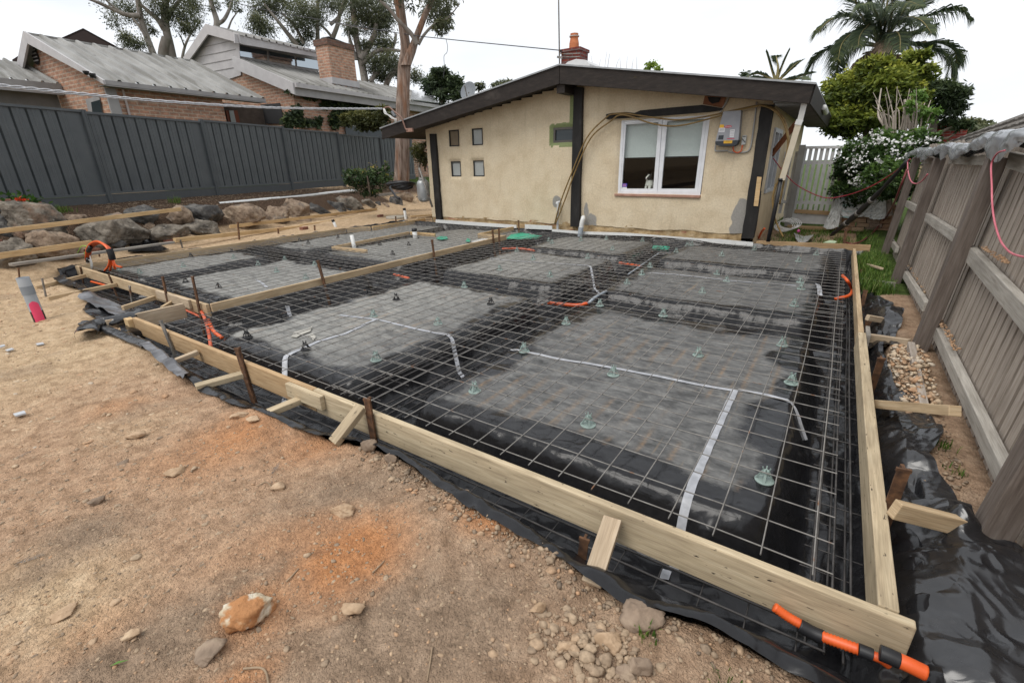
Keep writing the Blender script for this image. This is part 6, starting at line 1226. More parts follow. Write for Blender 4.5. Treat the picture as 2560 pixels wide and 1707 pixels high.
tp = thing('drain_pipe', 'long white drain pipe lying along the bank below the dark fence', 'pipe', ap(547, 510, FA + FNv * .75, FNv)); a, c = ap(547, 511, FA + FNv * .80, FNv), ap(891, 476, FA + FNv * .80, FNv); b = MB(); b.tube([a, (a + c) / 2 - V(0, 0, .01), c], .058, 16, False); k1_ = b.build('pipe_wall', mk('white_pvc', [(.3, (.62, .63, .62)), (.7, (.72, .73, .72))], 5, .4), smooth=True); b = MB(); b.tube([a + (c - a) * .002, c], .052, 16); hold(tp, [k1_, b.build('bore_shade_core', BLT)])  # black core paints the shade of the hollow inside the white pipe
# gas cylinder, props, black hose
cp = ap(1062, 505, FA + FNv * 2.3, FNv); cp = ad(1061, 505, 15.0); cyt = ad(1056, 449, 15.0); ht = cyt[2] - cp[2]; r_ = 15.5 * pxm(cp)
t = thing('gas_cylinder', 'leaning silver gas cylinder with upright lettering beside the house corner', 'gas cylinder', cp); SLV = mk('silver_paint', [(.3, (.30, .31, .31)), (.7, (.42, .43, .43))], 6, .4, metal=.45, layers=[(2.5, .62, .72, (.22, .13, .10), 1.0)])
b = MB(); dv = (cyt - cp); dv /= np.linalg.norm(dv); dv = V(dv[0], dv[1], dv[2]); S2 = [cp + dv * ht * f for f in (0, .03, .10, .22, .5, .78, .90, .97, 1.0)]; b.tube(S2, [r_ * q for q in (.45, .70, .90, 1, 1, 1, .90, .66, .40)], 24); K = [b.build('tank', SLV, smooth=True)]
b = MB(); aa = np.linspace(0, 6.283, 17); b.tube([cp + dv * (ht + .03) + V(.5 * r_ * math.cos(q), .5 * r_ * math.sin(q), 0) for q in aa], .016, 6); K.append(b.build('collar_ring', SLV))
hold(t, K); vd = CAM - cp; vd[2] = 0; vd /= np.linalg.norm(vd); ang = math.atan2(vd[0], -vd[1]); lt = V(-vd[1], vd[0], 0)
ps = cp + dv * ht * .52 + (vd * .93 + (-lt) * .0) * (r_ + .004); text('SHERLOCK', ps + lt * (-.08) * -1 * 0, .115, mk('worn_white_letters', [(.3, (.5, .5, .5)), (.7, (.62, .62, .62))], 20, .7), t, (math.radians(90), math.radians(-90), ang), 'cylinder_lettering', .002)
for i, (p0, p1, lb) in enumerate([((1048, 420), (1081, 518), 'long grey steel prop leaning across the gas cylinder'), ((1070, 416), (1082, 470), 'second steel prop leaning behind the gas cylinder')]):
    b = MB(); b.tube([ad(*p0, 14.6 + .6 * i), ad(*p1, 14.4 + .6 * i)], .03, 8); tag(b.build('steel_prop', GALV, smooth=True), lb, 'prop')
hc = ad(1003, 470, 16.3); b = MB()
for k in range(4): b.tube([hc + V((.42 + .03 * k) * math.cos(a), (.30 + .03 * k) * math.sin(a), .05 * k + .03 * math.sin(a * 2 + k)) for a in np.linspace(0, 6.4, 28)], .035, 8)
b.tube([hc + V(-.40, 0, .1), ad(975, 470, 15.5), ad(990, 492, 14.9), ad(998, 497, 14.7)], .035, 8); tag(b.build('black_hose', BLT, smooth=True), 'coiled black drainage hose at the foot of the big trunk', 'hose')
board('sleeper', 'grey timber sleeper edging the bank in front of the big trunk', ap(885, 500, FA + FNv * 1.0, FNv), ap(1025, 478, FA + FNv * 1.0, FNv), .08, .14, GREYW)
# ================================================================== brick house at the left
BRN = mkbrick('pink_brown_brick', (.50, .27, .18), (.38, .22, .15), (.48, .38, .30), .30, .115, .016); GTR = mk('grey_trim', [(.3, (.245, .235, .235)), (.7, (.315, .305, .30))], 3, .6); GTL = mk('pale_grey_trim', [(.3, (.40, .385, .39)), (.7, (.48, .465, .465))], 3, .6)
RIB = mk('weathered_rib_shade_sheet', [(.3, (.20, .195, .185)), (.5, (.28, .275, .26)), (.72, (.36, .355, .34))], 1.0, .6, metal=.1, layers=[(1.6, .49, .58, (.185, .18, .165), (.22, 2.6, .22)), (5, .68, .76, (.09, .08, .07), (.4, 2, .4))])  # streak layer paints the shading of the ribs into the roof colour
u_ = V(-.1025, .9947, 0); v_ = V(-.9947, -.1025, 0); UP = V(0, 0, 1)
O1 = az(263, 203, 4.1); O2 = az(735, 209, 4.75)
bh = thing('brick_house', 'brown brick neighbour house with ribbed grey roofs and clerestory windows', 'house', O1 * V(1, 1, 0) + V(0, 0, 1)); K = []
def ribroof(P00, P10, P11, P01, pitch, name, hr=.075, both=True):
    """P00->P10 along the eave, P01->P11 along the ridge; ribs run from eave to ridge"""
    L_ = np.linalg.norm(P10 - P00); nn = np.cross(P10 - P00, P01 - P00); nn /= np.linalg.norm(nn); nn = nn if nn[2] > 0 else -nn
    n_ = int(L_ / pitch); prof = []
    for k in range(n_):
        for f, h in ((0, 0), (.62, 0), (.70, 1), (.84, 1), (.92, 0)): prof.append(((k + f) / n_, h * hr))
    prof.append((1, 0)); vs = []; 
    for f, h in prof: vs.append(P00 + (P10 - P00) * f + nn * h)
    for f, h in prof: vs.append(P01 + (P11 - P01) * f + nn * h)
    k = len(prof); b = MB(); b.add(vs, [(i, i + 1, k + i + 1, k + i) for i in range(k - 1)]); return b.build(name, RIB)
def onv(px, py, P): return ap(px, py, P, v_)
def onu(px, py, P): return ap(px, py, P, u_)
E1 = onv(662, 238, O1); R1 = onu(66, 86, O1); dz1 = E1[2] - O1[2]; E1[2] = O1[2]; lenu = (E1 - O1) @ u_; R1e = R1 + u_ * lenu
K.append(ribroof(O1, E1, R1e, R1, .44, 'roof')); fb = O1[2] - onv(268, 215, O1)[2]
b = MB(); b.prism([O1 + UP * .03, E1 + UP * .03, E1 - UP * fb, O1 - UP * fb], v_ * .05); K.append(b.build('eave_fascia', GTR)); b = MB(); b.prism([O1 + UP * .02 - v_ * .005, R1 + UP * .08, R1 - UP * .26, O1 - UP * (fb - .03)], -u_ * .06); K.append(b.build('gable_fascia', GTL))
b = MB(); b.prism([O1 - UP * (fb - .02), E1 - UP * (fb - .02), E1 - UP * (fb - .02) + v_ * .5, O1 - UP * (fb - .02) + v_ * .5], UP * .02); K.append(b.build('soffit', GTR))
W0 = O1 + v_ * .5 + u_ * .28; s1 = (R1 - O1) @ v_; dzr = R1[2] - O1[2]
wl = onv(556, 255, W0); we = (wl - W0) @ u_
def Bz(P, z): return V(P[0], P[1], z)
b = MB(); b.poly([Bz(W0, .8), Bz(W0 + u_ * we, .8), Bz(W0 + u_ * we, O1[2] - .02), Bz(W0, O1[2] - .02)]); K.append(b.build('long_wall', BRN))
G0 = W0; b = MB(); gw = s1 - .5; BK = onu(50, 166, O1); sb = (BK - G0) @ v_; b.poly([Bz(G0 + v_ * sb, .8), Bz(G0, .8), Bz(G0, O1[2] + dzr * .5 / s1 - .15), Bz(G0 + v_ * gw, R1[2] - .15), Bz(G0 + v_ * sb, BK[2] - .1)]); K.append(b.build('gable_wall', BRN)); b = MB(); b.prism([R1 + UP * .08, BK + UP * .08, BK - UP * .1 - v_ * .28, R1 - UP * .26 - v_ * .02], -u_ * .06); K.append(b.build('gable_fascia', GTL)); b = MB(); b.prism([R1 + UP * .06, BK + UP * .06, BK + u_ * lenu + UP * .06, R1e + UP * .06], -UP * .05); K.append(b.build('rear_roof', RIB))
b = MB(); b.bar(Bz(W0 - v_ * .06 - u_ * .02, .8), Bz(W0 - v_ * .06 - u_ * .02, O1[2] - fb), .28, .06, tuple(v_)); K.append(b.build('corner_board', GTR)); b = MB(); b.tube([Bz(W0 - v_ * .06 + u_ * .32, .8), Bz(W0 - v_ * .06 + u_ * .32, O1[2] - fb)], .035, 8); K.append(b.build('thin_downpipe', flat('pinkish_pipe', (.42, .36, .34), .5)))
# gable window and vent
def quad_on(pts, fn, P, th, name, mat, dirv): b = MB(); b.prism([fn(px, py, P) for px, py in pts], dirv * th); o = b.build(name, mat); K.append(o); return o
q_ = quad_on([(215, 249), (249, 240), (258, 285), (224, 285)], onu, G0 - u_ * .01, .02, 'gable_window', GTR, -u_); q2 = quad_on([(228, 256), (250, 250), (256, 285), (232, 285)], onu, G0 - u_ * .035, .006, 'pane', DG, -u_); K.remove(q2); q2.parent = q_
vc = onu(90, 139, G0); b = MB(); ring_ = [vc + (v_ * math.cos(a) * .22 + UP * math.sin(a) * .28) - u_ * .02 for a in np.linspace(0, 6.283, 18, endpoint=False)]; b.prism(ring_, -u_ * .02); K.append(b.build('round_vent', BLF)); b = MB()
for k in range(4): b.bar(vc - v_ * .17 + UP * (-.16 + .1 * k) - u_ * .05, vc + v_ * .17 + UP * (-.16 + .1 * k) - u_ * .05, .02, .03)
K.append(b.build('vent_slats', GTL)); lp_ = onu(232, 190, O1 - u_ * .1); b = MB(); b.box(lp_, (.12, .12, .12)); b.lathe(lp_ + V(.1, -.05, -.06), [(.03, 0), (.07, .05), (.08, .1)], 10); b.lathe(lp_ + V(-.12, -.1, .02), [(.03, 0), (.07, .05), (.08, .1)], 10); K.append(b.build('flood_lights', BLT))
# porch recess under the eave end
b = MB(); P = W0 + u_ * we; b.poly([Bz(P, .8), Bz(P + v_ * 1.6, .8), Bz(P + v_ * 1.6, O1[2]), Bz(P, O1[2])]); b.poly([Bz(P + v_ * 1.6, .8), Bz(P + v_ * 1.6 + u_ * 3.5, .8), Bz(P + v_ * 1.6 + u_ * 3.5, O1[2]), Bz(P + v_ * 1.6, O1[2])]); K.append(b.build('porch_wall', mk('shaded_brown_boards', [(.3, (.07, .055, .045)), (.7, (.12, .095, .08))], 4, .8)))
dq = P + v_ * 1.5; quad_on([(563, 277), (592, 277), (599, 308), (569, 308)], onv, dq, .04, 'porch_door', flat('red_brown_door', (.20, .06, .03), .6), -v_); quad_on([(572, 277), (583, 277), (590, 308), (578, 308)], onv, dq - v_ * .06, .02, 'door_glass', flat('pale_door_glass', (.42, .46, .46), .2), -v_)
# lower wing at the far left
A = onu(57, 157, G0 - u_ * .02); b0 = A - u_ * 6; C0 = onu(153, 213, G0 - u_ * .02); K.append(ribroof(C0 - u_ * 6, C0, A, b0, .36, 'wing_roof')); b = MB(); b.prism([C0 - u_ * 6 + UP * .03, C0 + UP * .03, C0 - UP * .30, C0 - u_ * 6 - UP * .30], v_ * .05); K.append(b.build('wing_fascia', GTR)); b = MB(); W9 = C0 + v_ * .5; b.poly([Bz(W9 - u_ * 6, .8), Bz(W9, .8), Bz(W9, C0[2]), Bz(W9 - u_ * 6, C0[2])]); K.append(b.build('wing_wall', mk('grey_boards', [(.3, (.15, .145, .14)), (.7, (.21, .20, .195))], 3, .8)))
# second block with clerestory
E2 = onv(1128, 271, O2); len2 = (E2 - O2) @ u_ + 3; E2 = O2 + u_ * len2; S0 = onu(583, 146, O2); S1 = onu(585, 84, O2); AP = onu(518, 65, O2); BE = onu(462, 148, O2)
sS = (S0 - O2) @ v_; lenc = 7.2
K.append(ribroof(O2, E2, S0 + u_ * len2, S0, .34, 'roof')); fb2 = .42
b = MB(); b.prism([O2 + UP * .02, E2 + UP * .02, E2 - UP * .14, O2 - UP * .14], -v_ * .12); K.append(b.build('gutter', GTL)); b = MB(); b.prism([O2 - UP * .10, E2 - UP * .10, E2 - UP * fb2, O2 - UP * fb2], v_ * .05); K.append(b.build('eave_fascia', GTR))
b = MB(); b.prism([O2 + UP * .03, S0 + UP * .10, S0 - UP * .40, O2 - UP * (fb2 - .02)], -u_ * .06); K.append(b.build('gable_fascia', GTL))
W2 = O2 + v_ * .45 + u_ * .25; b = MB(); b.poly([Bz(W2, .8), Bz(W2 + u_ * len2, .8), Bz(W2 + u_ * len2, O2[2]), Bz(W2, O2[2])]); K.append(b.build('long_wall', BRN)); b = MB(); b.poly([Bz(W2 + v_ * (sS + 3), .8), Bz(W2, .8), Bz(W2, O2[2] + .02), Bz(W2 + v_ * (sS - .4), S0[2] - .15), Bz(W2 + v_ * (sS + 3), S0[2] - .15)]); K.append(b.build('gable_wall', BRN))
# clapboard gable of the clerestory
b = MB(); zc = [S0 - UP * .6, S1, AP, BE, BE - UP * 1.2]; b.poly([p + u_ * .20 for p in zc]); K.append(b.build('clerestory_gable', GTL)); b = MB()
for k in range(1, 6):
    z = S0[2] - .6 + k * (AP[2] - S0[2] + .6) / 6; b.bar(Bz(S0 + u_ * .185, z), Bz(BE * .93 + S0 * .07 + u_ * .185, z), .012, .018)
K.append(b.build('clapboard_joints', GTR))
Sf = S1 - v_ * .35 - UP * .10
b = MB(); b.prism([Sf + UP * .03, AP + UP * .06, AP - UP * .32, Sf - UP * .30], -u_ * .06); b.prism([AP + UP * .06, BE + UP * .05, BE - UP * .28, AP - UP * .32], -u_ * .06); K.append(b.build('clerestory_fascia', GTL))
lenc = (onv(806, 129, S1 - v_ * .30) - S1) @ u_; K.append(ribroof(Sf, Sf + u_ * lenc, AP + u_ * lenc, AP, .34, 'upper_roof')); K.append(ribroof(BE + u_ * lenc, BE, AP, AP + u_ * lenc, .34, 'upper_roof'))
Pf = S1 - v_ * .30; b = MB(); b.prism([onv(px, py, Pf) for px, py in [(586, 85), (806, 129), (808, 146), (587, 108)]], v_ * .05); K.append(b.build('upper_fascia', GTL))
F0 = S0 + v_ * .02 + u_ * .2; b = MB(); b.poly([F0 - UP * .1, F0 + u_ * lenc - UP * .1, F0 + u_ * lenc + UP * 1.0, F0 + UP * 1.0]); K.append(b.build('clerestory_wall', GTR))
m, n, bb_ = nodemat('sky_mirror_glass'); bb_.inputs['Base Color'].default_value = (.40, .44, .47, 1); bb_.inputs['Metallic'].default_value = 1; bb_.inputs['Roughness'].default_value = .05; SKG = m
for q4 in [[(597, 114), (667, 128), (669, 152), (601, 141)], [(672, 129), (736, 142), (738, 165), (674, 153)], [(741, 143), (798, 153), (800, 175), (743, 166)], [(801, 154), (812, 156), (814, 178), (803, 176)]]:
    b = MB(); b.poly([ap(px, py, F0 - v_ * .03, v_) for px, py in q4]); K.append(b.build('clerestory_window', SKG))
# chimney with cap
Pc = ap(831, 203, O2 + v_ * .9, v_); Pr = ap(894, 214, O2 + v_ * .9, v_); L_ = (Pr - Pc) @ u_; ztp = ap(823, 108, O2 + v_ * .9, v_)[2]
b = MB(); ctr = Pc + u_ * L_ / 2 + v_ * .38; rz = math.atan2(u_[1], u_[0]); b.box((ctr[0], ctr[1], (Pc[2] - .3 + ztp) / 2), (L_, .76, ztp - Pc[2] + .3), rz); ck = b.build('chimney', BRN); K.append(ck)
b = MB(); b.box((ctr[0], ctr[1], ztp + .05), (L_ + .1, .86, .24), rz); k_ = b.build('chimney_cap', mkbrick('sooty_brick', (.20, .11, .08), (.16, .09, .07), (.15, .12, .10), .3, .115, .014)); k_.parent = ck; b = MB(); b.bar(Bz(ctr - u_ * .5, ztp + .28), Bz(ctr + u_ * .55, ztp + .20), .5, .03); k_ = b.build('cowl_plate', BLT); k_.parent = ck; b = MB(); b.box((ctr[0], ctr[1], Pc[2] + .02), (L_ + .14, .9, .26), rz); k_ = b.build('flashing', GTL); k_.parent = ck
pa = lambda px, py: ap(px, py, O2 + v_ * .6, np.cross(E2 - O2, S0 - O2))
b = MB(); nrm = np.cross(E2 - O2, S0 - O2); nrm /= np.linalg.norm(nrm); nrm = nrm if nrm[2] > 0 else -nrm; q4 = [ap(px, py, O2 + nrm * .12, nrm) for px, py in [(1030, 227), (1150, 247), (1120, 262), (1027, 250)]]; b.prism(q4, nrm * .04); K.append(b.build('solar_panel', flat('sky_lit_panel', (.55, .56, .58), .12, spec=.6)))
quad_on([(652, 262), (700, 258), (712, 310), (664, 310)], onu, W2 - u_ * .02, .02, 'side_door', flat('dark_side_door', (.035, .035, .037), .6), -u_)
hold(bh, K)
t = thing('dark_gable_house', 'distant house with a dark brown gable rising behind the ribbed grey roof', 'house', ad(208, 120, 40)); K = []; DB = flat('dark_brown_fascia', (.045, .028, .025), .7)
A_, B_, C_ = ad(208, 72, 40), ad(100, 120, 40), ad(300, 122, 40); dd = ad(208, 90, 52) - ad(208, 90, 40); dd[2] = 0; b = MB(); b.prism([A_, B_, B_ - UP * .55, A_ - UP * .75], dd / 20); b.prism([A_, C_, C_ - UP * .55, A_ - UP * .75], dd / 20); K.append(b.build('fascia', DB)); b = MB(); b.prism([A_ + UP * .02, B_ + UP * .02, B_ - UP * .1, A_ - UP * .1], dd); b.prism([A_ + UP * .02, C_ + UP * .02, C_ - UP * .1, A_ - UP * .1], dd); K.append(b.build('roof', DB)); b = MB(); b.prism([A_ - UP * .5 + dd / 12, B_ + dd / 12 - UP * .3, Bz(B_ + dd / 12, 2), Bz(C_ + dd / 12, 2), C_ + dd / 12 - UP * .3], dd * .5); K.append(b.build('wall', flat('dark_wall', (.03, .028, .026), .8))); b = MB(); b.prism([ad(30, 150, 38), ad(100, 105, 38), ad(112, 112, 38), ad(60, 158, 38)], (0, 0, -.3)); K.append(b.build('rear_roof', DB)); hold(t, K)
# wires
def wire(label, pts, r, mat, twist=False, n=14, sag=0):
    if not twist: return pipe('overhead_wire', label, pts, r, mat, 'wire', None, n)
    S_ = spl(pts, n); P = []; 
    for a, c in zip(S_[:-1], S_[1:]):
        k = max(2, int(np.linalg.norm(c - a) / .06)); P += [a + (c - a) * i / k for i in range(k)]
    b = MB()
    for ph in (0, 2.09, 4.19): b.tube([p + V(0, r * .9 * math.cos(i * .55 + ph), r * .9 * math.sin(i * .55 + ph)) for i, p in enumerate(P)], r * .62, 5, False)
    return tag(b.build('overhead_wire', mat, smooth=True), label, 'wire')
hb = ay(958, 272, 8.15); wire('twisted silver power line running to the left eave of the house', [ad(-60, 208, 9.0), ad(200, 235, 9.8), ad(400, 253, 10.6), ad(640, 268, 11.8), ad(800, 272, 12.7), hb], .017, mk('silver_cable', [(.3, (.40, .40, .41)), (.7, (.58, .58, .60))], 20, .5), True)
t = thing('service_bracket', 'curved copper bracket with tangled white tails at the left eave', 'bracket', ay(975, 285, 8.15)); CPR = flat('copper_conduit', (.20, .11, .08), .5); kk = [pipe('bracket_arm', None, [ay(px, py, 8.14) for px, py in [(958, 272), (972, 268), (985, 279), (1002, 293), (1009, 308), (1014, 322), (1019, 326)]], .022, CPR, None), pipe('insulator_body', None, [ay(980, 280, 8.1), ay(988, 292, 8.1)], .045, flat('grey_insulator', (.12, .13, .14), .5), None)]
for k in range(4): kk.append(pipe('white_tail', None, [ay(958 + k, 272, 8.1), ay(962 + k * 2, 285, 8.06), ay(974 + k * 2, 288 + 3 * k, 8.1), ay(985 + 2 * k, 298, 8.07), ay(988 + k, 309 - k, 8.1)], .007, WHT, None, n=6))
b = MB(); b.bar(ay(1017, 326, 8.16), ay(1032, 325, 8.16), .05, .09); kk.append(b.build('mount_block', mk('raw_timber', [(.3, (.28, .16, .12)), (.7, (.36, .22, .17))], 8, .8))); hold(t, kk)
BWR = flat('black_wire', (.05, .05, .055), .6); wire('thin dark wire crossing the sky behind the big trunk to the red chimney', [ad(480, -30, 26), ad(620, 16, 24), ad(800, 50, 22), ad(1000, 84, 19), ad(1112, 98, 17), ay(1405, 127, 10.35)], .012, BWR); wire('thin wire tail hanging from the joint of the dark wire', [ad(1115, 98, 17), ad(1119, 118, 17), ad(1117, 132, 17), ad(1110, 142, 17), ad(1111, 170, 17), ad(1108, 195, 17)], .008, BWR)
pv = ad(1172, 231, 19); t = thing('satellite_dish', 'grey satellite dish peeking over the left roof slope', 'satellite dish', pv); b = MB(); Q, F = ico(2); nd = V(.25, -.85, .45); nd /= np.linalg.norm(nd); r1 = np.cross(nd, UP); r1 /= np.linalg.norm(r1); r2_ = np.cross(r1, nd); rows = []
for i in range(6):
    rr_ = .36 * i / 5
    for j in range(20): a = j * math.pi / 10; rows.append(pv + r1 * rr_ * .8 * math.cos(a) + r2_ * rr_ * math.sin(a) + nd * (rr_ ** 2 * .6))
b.add(rows, [(i * 20 + j, i * 20 + (j + 1) % 20, (i + 1) * 20 + (j + 1) % 20, (i + 1) * 20 + j) for i in range(5) for j in range(20)]); k1_ = b.build('dish', flat('dish_grey', (.24, .26, .28), .5), smooth=True); b = MB(); b.tube([pv, pv - V(0, 0, 1.5)], .03, 8); b.bar(pv - r2_ * .3, pv + nd * .4, .03, .03); hold(t, [k1_, b.build('dish_mount', GALV)])
pv = ad(905, 65, 30); t = thing('tv_aerial', 'thin television aerial above the brick chimney in front of the gum trees', 'aerial', ad(868, 100, 30)); b = MB(); b.tube([ad(872, 110, 30), ad(872, 78, 30)], .02, 6); k1_ = b.build('mast', GALV); b = MB(); b.bar(ad(820, 55, 30), ad(925, 76, 30), .03, .03)
for q in (835, 850, 866, 884, 902, 918): b.bar(ad(q - 7, 68 + (q - 860) * .2, 30), ad(q + 9, 48 + (q - 860) * .2, 30), .02, .02)
hold(t, [k1_, b.build('elements', GALV)])
# ================================================================== vegetation
def leafmat(name, stops, tr=.25):
    m = bpy.data.materials.new(name); m.use_nodes = True; n = m.node_tree; n.nodes.clear(); o = n.nodes.new('ShaderNodeOutputMaterial')
    c = ramp(n, attr(n, 'tint'), stops); d = n.nodes.new('ShaderNodeBsdfPrincipled'); d.inputs['Roughness'].default_value = .55; d.inputs['Specular IOR Level'].default_value = .3
    t = n.nodes.new('ShaderNodeBsdfTranslucent'); mxx = n.nodes.new('ShaderNodeMixShader'); mxx.inputs[0].default_value = tr
    n.links.new(c, d.inputs['Base Color']); n.links.new(c, t.inputs['Color']); n.links.new(d.outputs[0], mxx.inputs[1]); n.links.new(t.outputs[0], mxx.inputs[2]); n.links.new(mxx.outputs[0], o.inputs['Surface']); return m
def leafmesh(name, P, ln, wd, mat, seed=0, droop=.5, tint=None, parent=None):
    rr = np.random.default_rng(seed); n_ = len(P); d = rr.normal(size=(n_, 3)); d[:, 2] = d[:, 2] * .6 - droop * 1.6; d /= np.linalg.norm(d, axis=1)[:, None]
    s = np.cross(d, rr.normal(size=(n_, 3))); s /= np.linalg.norm(s, axis=1)[:, None] + 1e-9
    L = ln * rr.uniform(.6, 1.3, n_)[:, None]; W = wd * rr.uniform(.7, 1.3, n_)[:, None]
    vs = np.stack([P, P + d * L * .5 + s * W * .5, P + d * L, P + d * L * .5 - s * W * .5], 1).reshape(-1, 3); fs = np.arange(n_ * 4).reshape(n_, 4)
    t = rr.random(n_) if tint is None else tint; return npmesh(name, vs, fs, mat, parent, smooth=False, attr=dict(tint=np.repeat(t, 4)))
def blobpts(c, rx, ry, rz, n_, ncl, rr, shell=.5, sp=.2):
    u = rr.normal(size=(ncl, 3)); u /= np.linalg.norm(u, axis=1)[:, None]; r = rr.random(ncl) ** shell; C = u * r[:, None]
    k = rr.integers(0, ncl, n_); Q = C[k] + rr.normal(size=(n_, 3)) * sp * rr.uniform(.5, 1, (n_, 1)); tint = np.clip(.5 + .32 * Q[:, 2] + .12 * rr.normal(size=n_) + .25 * (rr.random(ncl)[k] - .5), 0, 1)  # tint rises with height: sunlit tops and dark undersides painted into the leaves
    vd = c - CAM; vd[2] = 0; vd /= np.linalg.norm(vd); rt = V(vd[1], -vd[0], 0)
    return c + np.outer(Q[:, 0] * rx, rt) + np.outer(Q[:, 1] * ry, vd) + np.outer(Q[:, 2] * rz, V(0, 0, 1)), tint
def tree(name, label, dist, limbs, blobs, leaf, bark, ln, wd, seed, cat='tree', grp=None, droop=.5, shell=.5, sp=.2, cl=38, twig=None, crown='crown', depth=.8, k_=1):
    """limbs: ([pixel points], r0, r1 metres); blobs: (px, py, rx px, ry px, leaves)"""
    rr = np.random.default_rng(seed); K = []; base = ad(*limbs[0][0][0], dist) if limbs else ad(blobs[0][0], blobs[0][1], dist)
    t = thing(name, label, cat, base, grp)
    if limbs:
        b = MB()
        for pts, r0, r1 in limbs:
            off = rr.normal() * .4; Q = spl([ad(px, py, dist + off * i / len(pts)) for i, (px, py) in enumerate(pts)], 6); b.tube(Q, list(np.linspace(r0, r1, len(Q))), 9, False)
        K.append(b.build('trunk', bark, smooth=True))
    if blobs:
        PP = []; TT = []; tb = MB()
        for px, py, rx, ry, n_ in blobs:
            c = ad(px, py, dist + rr.normal() * dist * .02); s = pxm(c); n_ = int(n_ * k_); ncl = max(5, n_ // cl)
            P, T = blobpts(c, rx * s, rx * s * depth, ry * s, n_, ncl, rr, shell, sp); PP.append(P); TT.append(T)
            if twig:
                for k in range(twig): q = P[rr.integers(0, len(P))]; tb.tube([c - V(0, 0, ry * s * .7), c * .5 + q * .5 + rr.normal(size=3) * ry * s * .12, q], [.035, .022, .01], 5, False)
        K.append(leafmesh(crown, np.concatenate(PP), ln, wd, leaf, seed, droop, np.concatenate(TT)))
        if twig: K.append(tb.build('twigs', bark, smooth=True))
    hold(t, K); return t
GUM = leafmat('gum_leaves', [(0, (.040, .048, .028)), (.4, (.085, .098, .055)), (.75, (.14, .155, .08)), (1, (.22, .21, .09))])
GBK = mk('pale_gum_bark', [(.3, (.13, .11, .095)), (.5, (.23, .205, .18)), (.72, (.36, .335, .30))], 1.2, .85, cs=(1, 1, .35), layers=[(2.5, .58, .7, (.14, .11, .09), (1, 1, .3))])
m, n, b = nodemat('stringy_bark'); v = coords(n, 'Object', (9, 9, .8)); f1 = noise(n, v, 1.6, 7, .65, .3); f2 = noise(n, coords(n, 'Object', (22, 22, 1.6)), 1.5, 5)
c = ramp(n, f1, [(.3, (.075, .050, .038)), (.46, (.20, .145, .115)), (.58, (.30, .235, .195)), (.75, (.40, .34, .30))]); c = mixc(n, ramp(n, noise(n, coords(n, 'Object', (3, 3, .5)), 1.2, 3), [(.52, (0, 0, 0)), (.68, (.8,) * 3)]), c, mixc(n, f1, (.14, .06, .03), (.36, .19, .11)))
n.links.new(c, b.inputs['Base Color']); b.inputs['Roughness'].default_value = .92; b.inputs['Specular IOR Level'].default_value = .1; bump(n, b, mixc(n, .5, f1, f2), 1.0, .05); SBK = m
# the big gum in front of the dark fence
Dg = 19.0; rr = np.random.default_rng(3)
def trunkmesh(name, pts, radii, mat, seed, n_=26):
    Q = spl(pts, 10); ra = np.interp(np.linspace(0, 1, len(Q)), np.linspace(0, 1, len(radii)), radii); vs = []; Q = np.array(Q); N_ = len(Q)
    for i in range(N_):
        for j in range(n_):
            t = 2 * math.pi * j / n_; r = ra[i] * (1 + .10 * float(fbm(np.array(math.cos(t) * 2.2 + seed), np.array(math.sin(t) * 2.2 + i * .05), 3, seed)) + .045 * math.sin(7 * t + i * .11) + .03 * math.sin(13 * t - i * .07)); vs.append(Q[i] + V(r * math.cos(t), r * math.sin(t), 0))
    idx = np.arange(N_ * n_).reshape(N_, n_); fs = np.stack([idx[:-1], np.roll(idx, -1, 1)[:-1], np.roll(idx, -1, 1)[1:], idx[1:]], -1).reshape(-1, 4); return npmesh(name, vs, fs, mat)
gt = thing('gum_tree', 'big stringy barked gum tree with a forked trunk at the left end of the house', 'tree', ad(1003, 470, Dg)); s = pxm(ad(1003, 300, Dg)) * .80
K = [trunkmesh('trunk', [ad(px, py, Dg) for px, py in [(1002, 480), (1003, 455), (1005, 400), (1006, 300), (1008, 230), (1012, 165), (1014, 118), (1006, 60), (997, 0), (990, -80), (985, -200)]], [31 * s, 26 * s, 22 * s, 21 * s, 19 * s, 19 * s, 14 * s, 13 * s, 14.5 * s, 13 * s, 9 * s], SBK, 2),
     trunkmesh('limb', [ad(px, py, Dg - .2) for px, py in [(1015, 165), (1027, 132), (1040, 95), (1060, 45), (1080, 0), (1105, -70), (1120, -160)]], [15 * s, 14 * s, 10 * s, 9 * s, 9 * s, 8 * s, 5 * s], SBK, 4), ]
b = MB(); b.tube(spl([ad(px, py, Dg - .5) for px, py in [(1043, 112), (1030, 88), (1010, 66), (992, 48), (975, 25), (945, -4), (905, -40)]], 6), list(np.linspace(7 * s, 3.5 * s, 37)), 10, False); b.tube(spl([ad(px, py, Dg + .4) for px, py in [(1046, 112), (1060, 88), (1085, 62), (1105, 55), (1125, 40), (1150, 10)]], 6), list(np.linspace(5 * s, 1.2 * s, 31)), 8, False); K.append(b.build('branch', GBK, smooth=True))
bl = [(1090, 25, 45, 40, 900), (1110, 60, 28, 18, 420), (1060, -20, 80, 35, 700), (1120, -10, 40, 40, 500), (950, -60, 90, 40, 500), (1000, -150, 150, 60, 900)]
PP = []; TT = []
for px, py, rx, ry, n_ in bl: c = ad(px, py, Dg + rr.normal()); P, T = blobpts(c, rx * s * 1.25, rx * s * 1.25, ry * s * 1.25, n_, n_ // 24, rr, .5, .17); PP.append(P); TT.append(T)
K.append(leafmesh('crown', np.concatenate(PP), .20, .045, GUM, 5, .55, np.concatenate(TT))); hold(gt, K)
GG = 'gum trees behind the brick house'
